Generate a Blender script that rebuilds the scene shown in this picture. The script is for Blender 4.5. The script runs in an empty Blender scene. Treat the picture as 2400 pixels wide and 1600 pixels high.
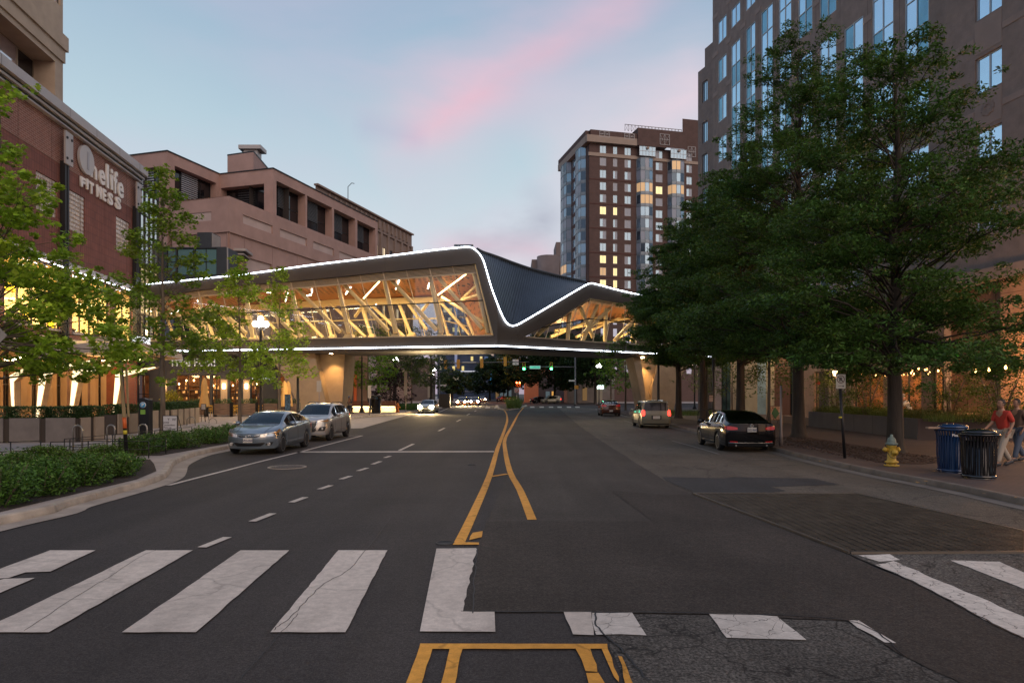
import bpy, bmesh, math, random
import numpy as np
from mathutils import Vector, Matrix
from mathutils.geometry import tessellate_polygon
R = math.radians
random.seed(7); rng = np.random.default_rng(7)
SC = bpy.context.scene
COL = SC.collection
H, F, HY = 2.05, 1600.0, 922.0          # camera height, focal length and horizon row measured from the photograph (2400x1600)
# ---------------------------------------------------------------- camera
cam = bpy.data.cameras.new('camera'); camo = bpy.data.objects.new('camera', cam); COL.objects.link(camo)
camo.location = (0, 0, H); camo.rotation_euler = (R(90), 0, 0)
cam.sensor_width = 36; cam.lens = 24.0; cam.shift_y = (HY-800)/2400.0
cam.clip_start = .1; cam.clip_end = 5000
SC.camera = camo
# ---------------------------------------------------------------- world: dusk sky
SUN_EL, SUN_AZ = 34.0, 152.0
world = bpy.data.worlds.new("World"); SC.world = world; world.use_nodes = True
nt = world.node_tree; nt.nodes.clear()
def WN(t, **k):
    n = nt.nodes.new(t)
    for a, b in k.items(): setattr(n, a, b)
    return n
def lin(c): return tuple(((v/255)/12.92 if v/255 <= .04045 else ((v/255+.055)/1.055)**2.4) for v in c)+(1,)
def skydir(px, py): return Vector(((px-1200)/F, 1, (HY-py)/F)).normalized()
def wmath(op, a, b=None, clamp=False):
    n = WN('ShaderNodeMath', operation=op, use_clamp=clamp)
    for i, v in enumerate((a, b)):
        if v is None: continue
        if isinstance(v, (int, float)): n.inputs[i].default_value = v
        else: nt.links.new(v, n.inputs[i])
    return n.outputs[0]
def wdot(vec, d):
    n = WN('ShaderNodeVectorMath', operation='DOT_PRODUCT'); nt.links.new(vec, n.inputs[0]); n.inputs[1].default_value = d
    return n.outputs['Value']
def wmix(f, a, b):
    n = WN('ShaderNodeMix', data_type='RGBA', clamp_factor=True)
    if isinstance(f, float): n.inputs[0].default_value = f
    else: nt.links.new(f, n.inputs[0])
    for i, v in ((6, a), (7, b)):
        if isinstance(v, tuple): n.inputs[i].default_value = v
        else: nt.links.new(v, n.inputs[i])
    return n.outputs[2]
tc = WN('ShaderNodeTexCoord'); gen = tc.outputs['Generated']
sky = WN('ShaderNodeTexSky', sky_type='NISHITA', sun_disc=False)
sky.sun_elevation = R(4); sky.sun_rotation = R(SUN_AZ); sky.altitude = 50
sks = WN('ShaderNodeVectorMath', operation='SCALE'); nt.links.new(sky.outputs[0], sks.inputs[0]); sks.inputs['Scale'].default_value = .12
sep = WN('ShaderNodeSeparateXYZ'); nt.links.new(gen, sep.inputs[0])
wob = WN('ShaderNodeTexNoise'); wob.inputs['Scale'].default_value = 2.2; wob.inputs['Detail'].default_value = 5; nt.links.new(gen, wob.inputs['Vector'])
zz = wmath('ADD', sep.outputs['Z'], wmath('MULTIPLY', wmath('SUBTRACT', wob.outputs[0], .5), .10))
rmp = WN('ShaderNodeValToRGB'); nt.links.new(zz, rmp.inputs[0])
cr = rmp.color_ramp; cr.elements[0].position = 0; cr.elements[0].color = lin((160, 148, 166))
for p, c in ((.09, (188, 180, 196)), (.19, (204, 210, 218)), (.34, (176, 198, 210)), (.48, (152, 176, 198)), (.70, (122, 146, 178))):
    e = cr.elements.new(p); e.color = lin(c)
cr.elements[-1].position = 1; cr.elements[-1].color = lin((104, 130, 168))
base = wmix(.12, rmp.outputs[0], sks.outputs[0])
# thin lilac veil clouds
mp = WN('ShaderNodeMapping'); nt.links.new(gen, mp.inputs[0]); mp.inputs['Scale'].default_value = (1.3, 1.0, 3.4); mp.inputs['Rotation'].default_value = (0, R(-22), 0)
n1 = WN('ShaderNodeTexNoise'); nt.links.new(mp.outputs[0], n1.inputs['Vector']); n1.inputs['Scale'].default_value = 2.0; n1.inputs['Detail'].default_value = 8; n1.inputs['Roughness'].default_value = .5; n1.inputs['Distortion'].default_value = .6
veil = wmath('MULTIPLY', wmath('SUBTRACT', n1.outputs[0], .44), 4.2, True)
base = wmix(wmath('MULTIPLY', veil, .26), base, lin((196, 182, 202)))
# warm pink streak running up to the right
def streak(a, b, width, col, amt, base, ns, lo, hi):
    d1, d2 = skydir(*a), skydir(*b)
    nrm = d1.cross(d2).normalized(); mid = (d1+d2).normalized(); along = nrm.cross(mid)
    half = math.asin(max(-1, min(1, along.dot(d2))))
    q = wmath('ADD', wdot(gen, nrm), wmath('MULTIPLY', wmath('SUBTRACT', n1.outputs[0], .5), width*1.3))
    f = wmath('SUBTRACT', 1.0, wmath('DIVIDE', wmath('ABSOLUTE', q), width), True)
    f = wmath('POWER', f, 1.2)
    s = wmath('DIVIDE', wdot(gen, along), math.sin(half))
    en = wmath('MULTIPLY', wmath('SUBTRACT', 1.0, wmath('MULTIPLY', s, s), True), 1.6, True)
    tex = WN('ShaderNodeTexNoise'); nt.links.new(mp.outputs[0], tex.inputs['Vector']); tex.inputs['Scale'].default_value = ns; tex.inputs['Detail'].default_value = 7
    t2 = wmath('MULTIPLY', wmath('SUBTRACT', tex.outputs[0], lo), hi, True)
    return wmix(wmath('MULTIPLY', wmath('MULTIPLY', f, en), wmath('MULTIPLY', t2, amt)), base, lin(col))
base = streak((850, 400), (1640, -150), .10, (224, 182, 196), .66, base, 3.0, .18, 2.2)
base = streak((930, 345), (1600, -70), .036, (226, 164, 178), .38, base, 5.0, .25, 2.4)
base = streak((1250, 440), (1750, 160), .11, (232, 200, 208), .6, base, 2.0, .15, 2.2)
base = streak((820, 290), (1010, 330), .03, (160, 160, 188), .3, base, 4.0, .2, 2.4)
base = streak((1060, 640), (1330, 500), .075, (150, 152, 168), .8, base, 5.0, .38, 3.4)
base = streak((980, 570), (1330, 600), .03, (212, 176, 190), .6, base, 3.0, .2, 2.4)
bg = WN('ShaderNodeBackground'); nt.links.new(base, bg.inputs[0]); bg.inputs[1].default_value = 1.04
out = WN('ShaderNodeOutputWorld'); nt.links.new(bg.outputs[0], out.inputs[0])
# ---------------------------------------------------------------- soft afterglow as one broad sun
sl = bpy.data.lights.new('sun', 'SUN'); so = bpy.data.objects.new('sun', sl); COL.objects.link(so)
sl.energy = 1.35; sl.angle = R(60); sl.color = (1.0, .70, .50)
sd = Vector((math.sin(R(SUN_AZ))*math.cos(R(SUN_EL)), math.cos(R(SUN_AZ))*math.cos(R(SUN_EL)), math.sin(R(SUN_EL))))
so.rotation_euler = sd.to_track_quat('Z', 'Y').to_euler()
SC.view_settings.view_transform = 'Standard'; SC.view_settings.look = 'None'; SC.view_settings.gamma = 1; SC.view_settings.use_curve_mapping = False
SC.view_settings.exposure = 0.22
SC.render.engine = 'CYCLES'
cy = SC.cycles; cy.use_denoising = True; cy.max_bounces = 6; cy.transparent_max_bounces = 24; cy.caustics_reflective = False; cy.caustics_refractive = False
cy.sample_clamp_indirect = 4; cy.diffuse_bounces = 3; cy.glossy_bounces = 3
# ---------------------------------------------------------------- helpers: pixels of the photo -> places in the world
def G(px, py, z=0.0):
    Y = F*(H-z)/(py-HY); return Vector(((px-1200)/F*Y, Y, z))
def W(px, py, Y): return Vector(((px-1200)/F*Y, Y, H-(py-HY)/F*Y))
class Fr:
    """a vertical plane: origin o, horizontal direction u (unit), outward normal n"""
    def __init__(s, o, d, flip=False):
        s.o = Vector((o[0], o[1], 0)); s.u = Vector((d[0], d[1], 0)).normalized()
        s.n = Vector((s.u.y, -s.u.x, 0))
        if flip: s.n = -s.n
    def P(s, u, z, d=0): return s.o+s.u*u+s.n*d+Vector((0, 0, z))
    def hit(s, px, py, d=0):
        r = Vector(((px-1200)/F, 1, (HY-py)/F)); o2 = s.o+s.n*d
        t = o2.dot(s.n)/r.dot(s.n); p = r*t
        return (p-o2).dot(s.u), p.z+H
# ---------------------------------------------------------------- helpers: meshes
class MB:
    def __init__(s): s.v = []; s.f = []; s.sm = []
    def add(s, vs, fs, smooth=False):
        b = len(s.v); s.v += [tuple(v) for v in vs]; s.f += [tuple(i+b for i in f) for f in fs]; s.sm += [smooth]*len(fs); return s
    def hexa(s, p): return s.add(p, [(0, 3, 2, 1), (4, 5, 6, 7), (0, 1, 5, 4), (1, 2, 6, 5), (2, 3, 7, 6), (3, 0, 4, 7)])
    def box(s, c, d, rz=0):
        m = Matrix.Rotation(rz, 3, 'Z'); c = Vector(c); h = [x/2 for x in d]
        p = [c+m@Vector((sx*h[0], sy*h[1], sz*h[2])) for sz in (-1, 1) for sx, sy in ((-1, -1), (1, -1), (1, 1), (-1, 1))]
        return s.hexa(p)
    def fbox(s, fr, u0, u1, z0, z1, d0, d1):
        p = [fr.P(u, z, d) for z in (z0, z1) for u, d in ((u0, d0), (u1, d0), (u1, d1), (u0, d1))]
        return s.hexa(p)
    def quad(s, a, b, c, d): return s.add([a, b, c, d], [(0, 1, 2, 3)])
    def tube(s, a, b, r0, r1=None, n=8, caps=True):
        r1 = r0 if r1 is None else r1; a, b = Vector(a), Vector(b); d = (b-a)
        if d.length < 1e-6: return s
        d.normalize(); x = d.orthogonal().normalized(); y = d.cross(x); vs = []
        for c, r in ((a, r0), (b, r1)):
            for i in range(n):
                t = 2*math.pi*i/n; vs.append(c+x*math.cos(t)*r+y*math.sin(t)*r)
        s.add(vs, [(i, (i+1) % n, n+(i+1) % n, n+i) for i in range(n)], True)
        if caps: s.add(vs, [tuple(range(n))[::-1], tuple(range(n, 2*n))])
        return s
    def path(s, pts, r, n=8, caps=True):
        pts = [Vector(p) for p in pts]; rs = r if isinstance(r, (list, tuple)) else [r]*len(pts); vs = []
        px = None
        for i, p in enumerate(pts):
            d = (pts[min(i+1, len(pts)-1)]-pts[max(i-1, 0)]).normalized()
            if px is None: px = d.orthogonal().normalized()
            px = (px-d*px.dot(d)).normalized(); y = d.cross(px)
            for k in range(n):
                t = 2*math.pi*k/n; vs.append(p+px*math.cos(t)*rs[i]+y*math.sin(t)*rs[i])
        fs = [(i*n+k, i*n+(k+1) % n, (i+1)*n+(k+1) % n, (i+1)*n+k) for i in range(len(pts)-1) for k in range(n)]
        s.add(vs, fs, True)
        if caps: s.add(vs, [tuple(range(n))[::-1], tuple(range((len(pts)-1)*n, len(pts)*n))])
        return s
    def lathe(s, c, prof, n=16, ax='Z', caps=True):
        c = Vector(c); vs = []
        for r, z in prof:
            for i in range(n):
                t = 2*math.pi*i/n; x, y = r*math.cos(t), r*math.sin(t)
                vs.append(c+(Vector((x, y, z)) if ax == 'Z' else Vector((z, x, y)) if ax == 'X' else Vector((x, z, y))))
        m = len(prof)
        s.add(vs, [(j*n+i, j*n+(i+1) % n, (j+1)*n+(i+1) % n, (j+1)*n+i) for j in range(m-1) for i in range(n)], True)
        if caps: s.add(vs, [tuple(range(n))[::-1], tuple(range((m-1)*n, m*n))])
        return s
    def prism(s, pts, ext):
        pts = [Vector(p) for p in pts]; e = Vector(ext); n = len(pts); tri = tessellate_polygon([pts])
        s.add(pts+[p+e for p in pts], [tuple(t) for t in tri]+[tuple(i+n for i in t)[::-1] for t in tri]+[(i, (i+1) % n, n+(i+1) % n, n+i) for i in range(n)])
        return s
    def sheet(s, pts, holes=()):
        loops = [[Vector(p) for p in pts]]+[[Vector(p) for p in h] for h in holes]
        flat = [p for l in loops for p in l]; tri = tessellate_polygon([[Vector((p.x, p.y, p.z)) for p in l] for l in loops])
        return s.add(flat, [tuple(t) for t in tri])
    def mesh(s, name):
        me = bpy.data.meshes.new(name); me.from_pydata(s.v, [], s.f)
        me.polygons.foreach_set('use_smooth', s.sm); me.update(); return me
    def build(s, name, m, parent=None, fix=True):
        me = s.mesh(name)
        if fix:
            bm = bmesh.new(); bm.from_mesh(me); bmesh.ops.remove_doubles(bm, verts=bm.verts, dist=1e-5); bmesh.ops.recalc_face_normals(bm, faces=bm.faces); bm.to_mesh(me); bm.free()
        if m: me.materials.append(m)
        o = link(name, me, parent)
        if name.endswith('joints') or name in ('ribs', 'panel_seams', 'bolts', 'shelf_bottles', 'screen_bars', 'crack'): o['kind'] = 'stuff'
        return o
def link(name, data, parent=None):
    o = bpy.data.objects.new(name, data); COL.objects.link(o)
    if parent is not None:
        o.parent = parent
        if parent.type == 'EMPTY' or True: o.matrix_parent_inverse = world_of(parent).inverted()
    return o
def world_of(o):
    m = o.matrix_basis.copy()
    if o.parent is not None: m = world_of(o.parent) @ o.matrix_parent_inverse @ m
    return m
def tag(o, label=None, cat=None, group=None, kind=None):
    if label: o['label'] = label
    if cat: o['category'] = cat
    if group: o['group'] = group
    if kind: o['kind'] = kind
    return o
def empty(name, loc, label, cat, group=None, rz=0):
    o = bpy.data.objects.new(name, None); COL.objects.link(o); o.location = loc; o.rotation_euler = (0, 0, rz); o.empty_display_size = .2
    return tag(o, label, cat, group)
def children(o): return [c for c in KIDS.get(o.name, [])]
def copy_tree(src, loc, rz=0, label=None, scale=None):
    """copy a thing and its parts; the parts of prototypes are built in the thing's local space"""
    r = src.copy(); COL.objects.link(r); r.location = loc; r.rotation_euler = (0, 0, rz)
    if scale: r.scale = scale if isinstance(scale, tuple) else (scale,)*3
    if label: r['label'] = label
    def rec(a, b):
        for ch in a.children:
            c = ch.copy(); COL.objects.link(c); c.parent = b; c.matrix_parent_inverse = ch.matrix_parent_inverse.copy(); rec(ch, c)
    rec(src, r); return r
def struct(o): o['kind'] = 'structure'; return o
# ---------------------------------------------------------------- helpers: materials
MATS = {}
def mat(name, col, rough=.6, metal=0.0, var=0.0, vscale=3.0, bump=0.0, bscale=40.0, coat=0.0, emit=None, estr=0.0, spec=.5, col2=None, stretch=None, sub=0, detail=6):
    if name in MATS: return MATS[name]
    m = bpy.data.materials.new(name); m.use_nodes = True; t = m.node_tree; b = t.nodes['Principled BSDF']
    b.inputs['Base Color'].default_value = (*col, 1); b.inputs['Roughness'].default_value = rough; b.inputs['Metallic'].default_value = metal
    b.inputs['Specular IOR Level'].default_value = spec
    if coat: b.inputs['Coat Weight'].default_value = coat; b.inputs['Coat Roughness'].default_value = .03
    if emit: b.inputs['Emission Color'].default_value = (*emit, 1); b.inputs['Emission Strength'].default_value = estr
    if var or bump:
        co = t.nodes.new('ShaderNodeNewGeometry').outputs['Position']
        if stretch:
            mpn = t.nodes.new('ShaderNodeMapping'); mpn.inputs['Scale'].default_value = stretch; t.links.new(co, mpn.inputs[0]); co = mpn.outputs[0]
    if var:
        n = t.nodes.new('ShaderNodeTexNoise'); n.inputs['Scale'].default_value = vscale; n.inputs['Detail'].default_value = detail; n.inputs['Roughness'].default_value = .62; t.links.new(co, n.inputs['Vector'])
        rp = t.nodes.new('ShaderNodeValToRGB'); rp.color_ramp.elements[0].position = .32; rp.color_ramp.elements[1].position = .7
        c2 = col2 or tuple(min(1, c*(1+var)) for c in col); c1 = tuple(c*(1-var) for c in col)
        rp.color_ramp.elements[0].color = (*c1, 1); rp.color_ramp.elements[1].color = (*c2, 1)
        t.links.new(n.outputs[0], rp.inputs[0]); t.links.new(rp.outputs[0], b.inputs['Base Color'])
    if bump:
        n = t.nodes.new('ShaderNodeTexNoise'); n.inputs['Scale'].default_value = bscale; n.inputs['Detail'].default_value = 4; t.links.new(co, n.inputs['Vector'])
        bp = t.nodes.new('ShaderNodeBump'); bp.inputs['Strength'].default_value = bump; bp.inputs['Distance'].default_value = .02
        t.links.new(n.outputs[0], bp.inputs['Height']); t.links.new(bp.outputs[0], b.inputs['Normal'])
    MATS[name] = m; return m
def glow(name, col, s):
    if name in MATS: return MATS[name]
    m = bpy.data.materials.new(name); m.use_nodes = True; t = m.node_tree; t.nodes.clear()
    e = t.nodes.new('ShaderNodeEmission'); e.inputs[0].default_value = (*col, 1); e.inputs[1].default_value = s
    o = t.nodes.new('ShaderNodeOutputMaterial'); t.links.new(e.outputs[0], o.inputs[0]); MATS[name] = m; return m
def clear_glass(name, tint, gl=(.9, .95, 1), ior=1.5, rough=.01, boost=0.0):
    m = bpy.data.materials.new(name); m.use_nodes = True; t = m.node_tree; t.nodes.clear()
    a = t.nodes.new('ShaderNodeBsdfTransparent'); a.inputs[0].default_value = (*tint, 1)
    g = t.nodes.new('ShaderNodeBsdfGlossy'); g.inputs[0].default_value = (*gl, 1); g.inputs['Roughness'].default_value = rough
    ge = t.nodes.new('ShaderNodeNewGeometry'); dt = t.nodes.new('ShaderNodeVectorMath'); dt.operation = 'DOT_PRODUCT'; t.links.new(ge.outputs['Incoming'], dt.inputs[0]); t.links.new(ge.outputs['Normal'], dt.inputs[1])
    src = dt.outputs['Value']
    for op, v in (('ABSOLUTE', None), ('SUBTRACT', 1), ('POWER', 5), ('MULTIPLY', .8), ('ADD', .04+boost)):    # thin-glass reflectance, the same from both sides
        q = t.nodes.new('ShaderNodeMath'); q.operation = op; q.use_clamp = True; t.links.new(src, q.inputs[1 if op == 'SUBTRACT' else 0])
        if v is not None: q.inputs[0 if op == 'SUBTRACT' else 1].default_value = v
        src = q.outputs[0]
    ad = q
    x = t.nodes.new('ShaderNodeMixShader'); t.links.new(ad.outputs[0], x.inputs[0]); t.links.new(a.outputs[0], x.inputs[1]); t.links.new(g.outputs[0], x.inputs[2])
    o = t.nodes.new('ShaderNodeOutputMaterial'); t.links.new(x.outputs[0], o.inputs[0]); MATS[name] = m; return m
def brick_mat(name, c1, c2, mortar, bw=.22, bh=.075, ms=.012, u=(1, 0), rough=.85, stack=False):
    """brickwork: courses along the horizontal direction u of the wall"""
    m = bpy.data.materials.new(name); m.use_nodes = True; t = m.node_tree; b = t.nodes['Principled BSDF']; b.inputs['Roughness'].default_value = rough
    g = t.nodes.new('ShaderNodeNewGeometry'); L = Vector((u[0], u[1], 0)).normalized()
    d = t.nodes.new('ShaderNodeVectorMath'); d.operation = 'DOT_PRODUCT'; d.inputs[1].default_value = (L.x, L.y, 0); t.links.new(g.outputs['Position'], d.inputs[0])
    s = t.nodes.new('ShaderNodeSeparateXYZ'); t.links.new(g.outputs['Position'], s.inputs[0])
    cb = t.nodes.new('ShaderNodeCombineXYZ'); t.links.new(d.outputs['Value'], cb.inputs[0]); t.links.new(s.outputs['Z'], cb.inputs[1])
    br = t.nodes.new('ShaderNodeTexBrick'); t.links.new(cb.outputs[0], br.inputs['Vector'])
    br.inputs['Color1'].default_value = (*c1, 1); br.inputs['Color2'].default_value = (*c2, 1); br.inputs['Mortar'].default_value = (*mortar, 1)
    br.inputs['Scale'].default_value = 1; br.inputs['Mortar Size'].default_value = ms; br.inputs['Brick Width'].default_value = bw; br.inputs['Row Height'].default_value = bh
    if stack: br.offset = 0
    n = t.nodes.new('ShaderNodeTexNoise'); n.inputs['Scale'].default_value = 1.1; n.inputs['Detail'].default_value = 6; t.links.new(g.outputs['Position'], n.inputs['Vector'])
    mx = t.nodes.new('ShaderNodeMix'); mx.data_type = 'RGBA'; mx.blend_type = 'MULTIPLY'; mx.inputs[0].default_value = .55
    rp = t.nodes.new('ShaderNodeValToRGB'); rp.color_ramp.elements[0].position = .3; rp.color_ramp.elements[0].color = (.6, .6, .6, 1); rp.color_ramp.elements[1].position = .7
    t.links.new(n.outputs[0], rp.inputs[0]); t.links.new(br.outputs[0], mx.inputs[6]); t.links.new(rp.outputs[0], mx.inputs[7]); t.links.new(mx.outputs[2], b.inputs['Base Color'])
    bp = t.nodes.new('ShaderNodeBump'); bp.inputs['Strength'].default_value = .5; bp.inputs['Distance'].default_value = .01; bp.invert = True
    t.links.new(br.outputs['Fac'], bp.inputs['Height']); t.links.new(bp.outputs[0], b.inputs['Normal']); MATS[name] = m; return m
def lamp(name, loc, energy, col, radius=.1, spot=None, aim=None, blend=.5, size=None):
    kind = 'SPOT' if spot else ('AREA' if size else 'POINT')
    l = bpy.data.lights.new(name, kind); o = bpy.data.objects.new(name, l); COL.objects.link(o); o.location = loc
    l.energy = energy; l.color = col
    if size: l.shape = 'RECTANGLE'; l.size, l.size_y = size
    else: l.shadow_soft_size = radius
    if spot: l.spot_size = R(spot); l.spot_blend = blend
    if aim is not None: o.rotation_euler = (Vector(aim)-Vector(loc)).to_track_quat('-Z', 'Y').to_euler()
    return o
def wall(mb, fr, u0, u1, z0, z1, holes, depth=.3, d=0.0):
    """a wall face with rectangular openings and their reveals"""
    us = sorted({u0, u1, *[h[0] for h in holes], *[h[1] for h in holes]}); zs = sorted({z0, z1, *[h[2] for h in holes], *[h[3] for h in holes]})
    us = [u for u in us if u0 <= u <= u1]; zs = [z for z in zs if z0 <= z <= z1]
    for a, b in zip(us, us[1:]):
        run = None
        for c, e in zip(zs, zs[1:]):
            m = ((a+b)/2, (c+e)/2); inside = any(h[0] < m[0] < h[1] and h[2] < m[1] < h[3] for h in holes)
            if inside:
                if run is not None: mb.quad(fr.P(a, run, d), fr.P(b, run, d), fr.P(b, c, d), fr.P(a, c, d)); run = None
            elif run is None: run = c
        if run is not None: mb.quad(fr.P(a, run, d), fr.P(b, run, d), fr.P(b, zs[-1], d), fr.P(a, zs[-1], d))
    for h in holes:
        a, b, c, e = h[:4]; q = -depth+d
        mb.quad(fr.P(a, c, d), fr.P(a, e, d), fr.P(a, e, q), fr.P(a, c, q)); mb.quad(fr.P(b, c, d), fr.P(b, c, q), fr.P(b, e, q), fr.P(b, e, d))
        mb.quad(fr.P(a, c, d), fr.P(a, c, q), fr.P(b, c, q), fr.P(b, c, d)); mb.quad(fr.P(a, e, d), fr.P(b, e, d), fr.P(b, e, q), fr.P(a, e, q))
def window(root, fr, a, b, c, e, nx=2, nz=1, fm=None, gm=None, d=-.2, w=.06, rails=None, name='window', pane='pane'):
    """frame (part) with its panes (sub-parts)"""
    m = MB(); t = .05
    m.fbox(fr, a, a+w, c, e, d-t, d+t); m.fbox(fr, b-w, b, c, e, d-t, d+t); m.fbox(fr, a+w, b-w, c, c+w, d-t, d+t); m.fbox(fr, a+w, b-w, e-w, e, d-t, d+t)
    us = [a+w+(b-a-2*w)*i/nx for i in range(nx+1)]; zs = rails or [c+w+(e-c-2*w)*i/nz for i in range(nz+1)]
    for u in us[1:-1]: m.fbox(fr, u-w/2, u+w/2, c+w, e-w, d-t+.003, d+t-.003)
    for z in zs[1:-1]: m.fbox(fr, a+w, b-w, z-w/2, z+w/2, d-t+.005, d+t-.005)
    f = m.build(name, fm, root, fix=False)
    for u, v in zip(us, us[1:]):
        for z, y in zip(zs, zs[1:]):
            g = MB(); g.fbox(fr, u, v, z, y, d-.014, d-.002); gg = gm if not callable(gm) else gm()
            g.build(pane, gg, f, fix=False)
    return f
def text(name, s, fr, u, z, d, size, m, parent, ext=.05, align='CENTER', sx=1.0, bold=0.0, width=None):
    """lettering as a mesh, standing on the wall plane fr"""
    c = bpy.data.curves.new(name, 'FONT'); c.body = s; c.size = size; c.extrude = ext; c.align_x = align; c.offset = bold; c.resolution_u = 3
    t = bpy.data.objects.new(name, c); me = bpy.data.meshes.new_from_object(t); bpy.data.objects.remove(t); bpy.data.curves.remove(c); me.name = name
    me.materials.clear(); me.materials.append(m)
    if width and len(me.vertices):
        xs = [v.co.x for v in me.vertices]; sx = abs(width)/(max(xs)-min(xs)); cx = (max(xs)+min(xs))/2
        for v in me.vertices: v.co.x -= cx
    o = link(name, me, parent)
    uu = fr.u if fr.u.cross(Vector((0, 0, 1))).dot(fr.n) > 0 else -fr.u
    mm = Matrix((uu*sx, Vector((0, 0, 1)), uu.cross(Vector((0, 0, 1))))).transposed().to_4x4(); mm.translation = fr.P(u, z, d); o.matrix_basis = mm; return o
# ================================================================ GROUND, ROAD, KERBS, MARKINGS
def road_mat(name, col, agg=.35, blot=.25, scale=90.0, crack=0.0, crs=1.4, bump=.35, rough=.82, tint=None, wear=None):
    m = bpy.data.materials.new(name); m.use_nodes = True; t = m.node_tree; b = t.nodes['Principled BSDF']
    g = t.nodes.new('ShaderNodeNewGeometry').outputs['Position']
    def noise(s, d=4, r=.6, dist=0):
        n = t.nodes.new('ShaderNodeTexNoise'); n.inputs['Scale'].default_value = s; n.inputs['Detail'].default_value = d; n.inputs['Roughness'].default_value = r; n.inputs['Distortion'].default_value = dist; t.links.new(g, n.inputs['Vector']); return n.outputs[0]
    def ramp(f, p0, c0, p1, c1):
        r = t.nodes.new('ShaderNodeValToRGB'); r.color_ramp.elements[0].position = p0; r.color_ramp.elements[0].color = (*c0, 1); r.color_ramp.elements[1].position = p1; r.color_ramp.elements[1].color = (*c1, 1); t.links.new(f, r.inputs[0]); return r.outputs[0]
    def mul(a, bb, f=1.0):
        x = t.nodes.new('ShaderNodeMix'); x.data_type = 'RGBA'; x.blend_type = 'MULTIPLY'; x.inputs[0].default_value = f; t.links.new(a, x.inputs[6]); t.links.new(bb, x.inputs[7]); return x.outputs[2]
    lo = tuple(c*(1-blot) for c in col); hi = tuple(min(1, c*(1+blot)) for c in (tint or col))
    c = ramp(noise(.35, 7, .6, .6), .32, lo, .68, hi)
    fine = noise(scale, 3, .75)
    c = mul(c, ramp(fine, .34, (1-agg,)*3, .66, (1+agg,)*3))
    c = mul(c, ramp(noise(9, 5, .7), .35, (.84,)*3, .65, (1.1,)*3)); c = mul(c, ramp(noise(34, 3, .8), .36, (1-agg*.7,)*3, .64, (1+agg*.7,)*3))
    # tyre polish and drips lie along the lanes
    mpn = t.nodes.new('ShaderNodeMapping'); mpn.inputs['Scale'].default_value = (1.1, .05, 1); t.links.new(g, mpn.inputs[0])
    n = t.nodes.new('ShaderNodeTexNoise'); n.inputs['Scale'].default_value = 1.0; n.inputs['Detail'].default_value = 3; t.links.new(mpn.outputs[0], n.inputs['Vector'])
    c = mul(c, ramp(n.outputs[0], .35, (.86,)*3, .65, (1.1,)*3))
    if crack:
        mp2 = t.nodes.new('ShaderNodeVectorMath'); mp2.operation = 'ADD'
        nn = t.nodes.new('ShaderNodeTexNoise'); nn.inputs['Scale'].default_value = 2.5; nn.inputs['Detail'].default_value = 4; t.links.new(g, nn.inputs['Vector'])
        sc = t.nodes.new('ShaderNodeVectorMath'); sc.operation = 'SCALE'; sc.inputs['Scale'].default_value = .45; t.links.new(nn.outputs['Color'], sc.inputs[0])
        t.links.new(g, mp2.inputs[0]); t.links.new(sc.outputs[0], mp2.inputs[1])
        v = t.nodes.new('ShaderNodeTexVoronoi'); v.feature = 'DISTANCE_TO_EDGE'; v.inputs['Scale'].default_value = crs; t.links.new(mp2.outputs[0], v.inputs['Vector'])
        cm = ramp(v.outputs['Distance'], 0.0, (1-crack,)*3, .016, (1,)*3)
        c = mul(c, cm)
    if wear:
        x = t.nodes.new('ShaderNodeMix'); x.data_type = 'RGBA'; t.links.new(ramp(noise(7, 8, .82, .4), wear, (0,)*3, wear+.05, (.85,)*3), x.inputs[0]); t.links.new(c, x.inputs[6]); x.inputs[7].default_value = (.07, .062, .056, 1); c = x.outputs[2]
    t.links.new(c, b.inputs['Base Color']); b.inputs['Roughness'].default_value = rough; b.inputs['Specular IOR Level'].default_value = .22
    bp = t.nodes.new('ShaderNodeBump'); bp.inputs['Strength'].default_value = bump; bp.inputs['Distance'].default_value = .008; t.links.new(fine, bp.inputs['Height']); t.links.new(bp.outputs[0], b.inputs['Normal'])
    MATS[name] = m; return m
def paint_mat(name, col, wear=.64, crack=.6, crs=1.6):
    return road_mat(name, col, agg=.07, blot=.14, scale=60, crack=crack, crs=crs, bump=.2, rough=.7, wear=wear)
M_new = road_mat('asphalt_new', (.050, .044, .041), blot=.14, agg=.5)
M_mid = road_mat('asphalt_mid', (.058, .050, .043), blot=.2, agg=.45)
M_old = road_mat('asphalt_old', (.108, .092, .074), blot=.2, agg=.6, scale=55, crack=.5, crs=.55)
M_old2 = road_mat('asphalt_worn', (.075, .068, .060), blot=.3, agg=.75, scale=45, crack=.75, crs=1.1, tint=(.088, .08, .07))
M_patch = road_mat('asphalt_patch', (.047, .039, .033), blot=.24, agg=.5, scale=70)
M_patch2 = road_mat('asphalt_dark_patch', (.045, .044, .044), blot=.15, agg=.45)
M_white = paint_mat('white_road_paint', (.54, .475, .41), .645, crack=.25, crs=.5)
M_whitec = paint_mat('cracked_white_road_paint', (.58, .53, .47), .60, crack=.92, crs=3.4)
M_yellow = paint_mat('yellow_road_paint', (.66, .31, .05), .63, crack=.35, crs=.8)
M_conc = mat('concrete_pavement', (.36, .31, .275), .8, var=.16, vscale=1.2, bump=.2, bscale=60)
M_kerb = mat('kerb_concrete', (.40, .34, .275), .85, var=.28, vscale=2.2, bump=.5, bscale=45)
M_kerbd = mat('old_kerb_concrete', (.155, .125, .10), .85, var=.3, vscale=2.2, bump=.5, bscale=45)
M_gutter = mat('gutter_concrete', (.33, .28, .23), .85, var=.25, vscale=1.6, bump=.3, bscale=50)
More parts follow.
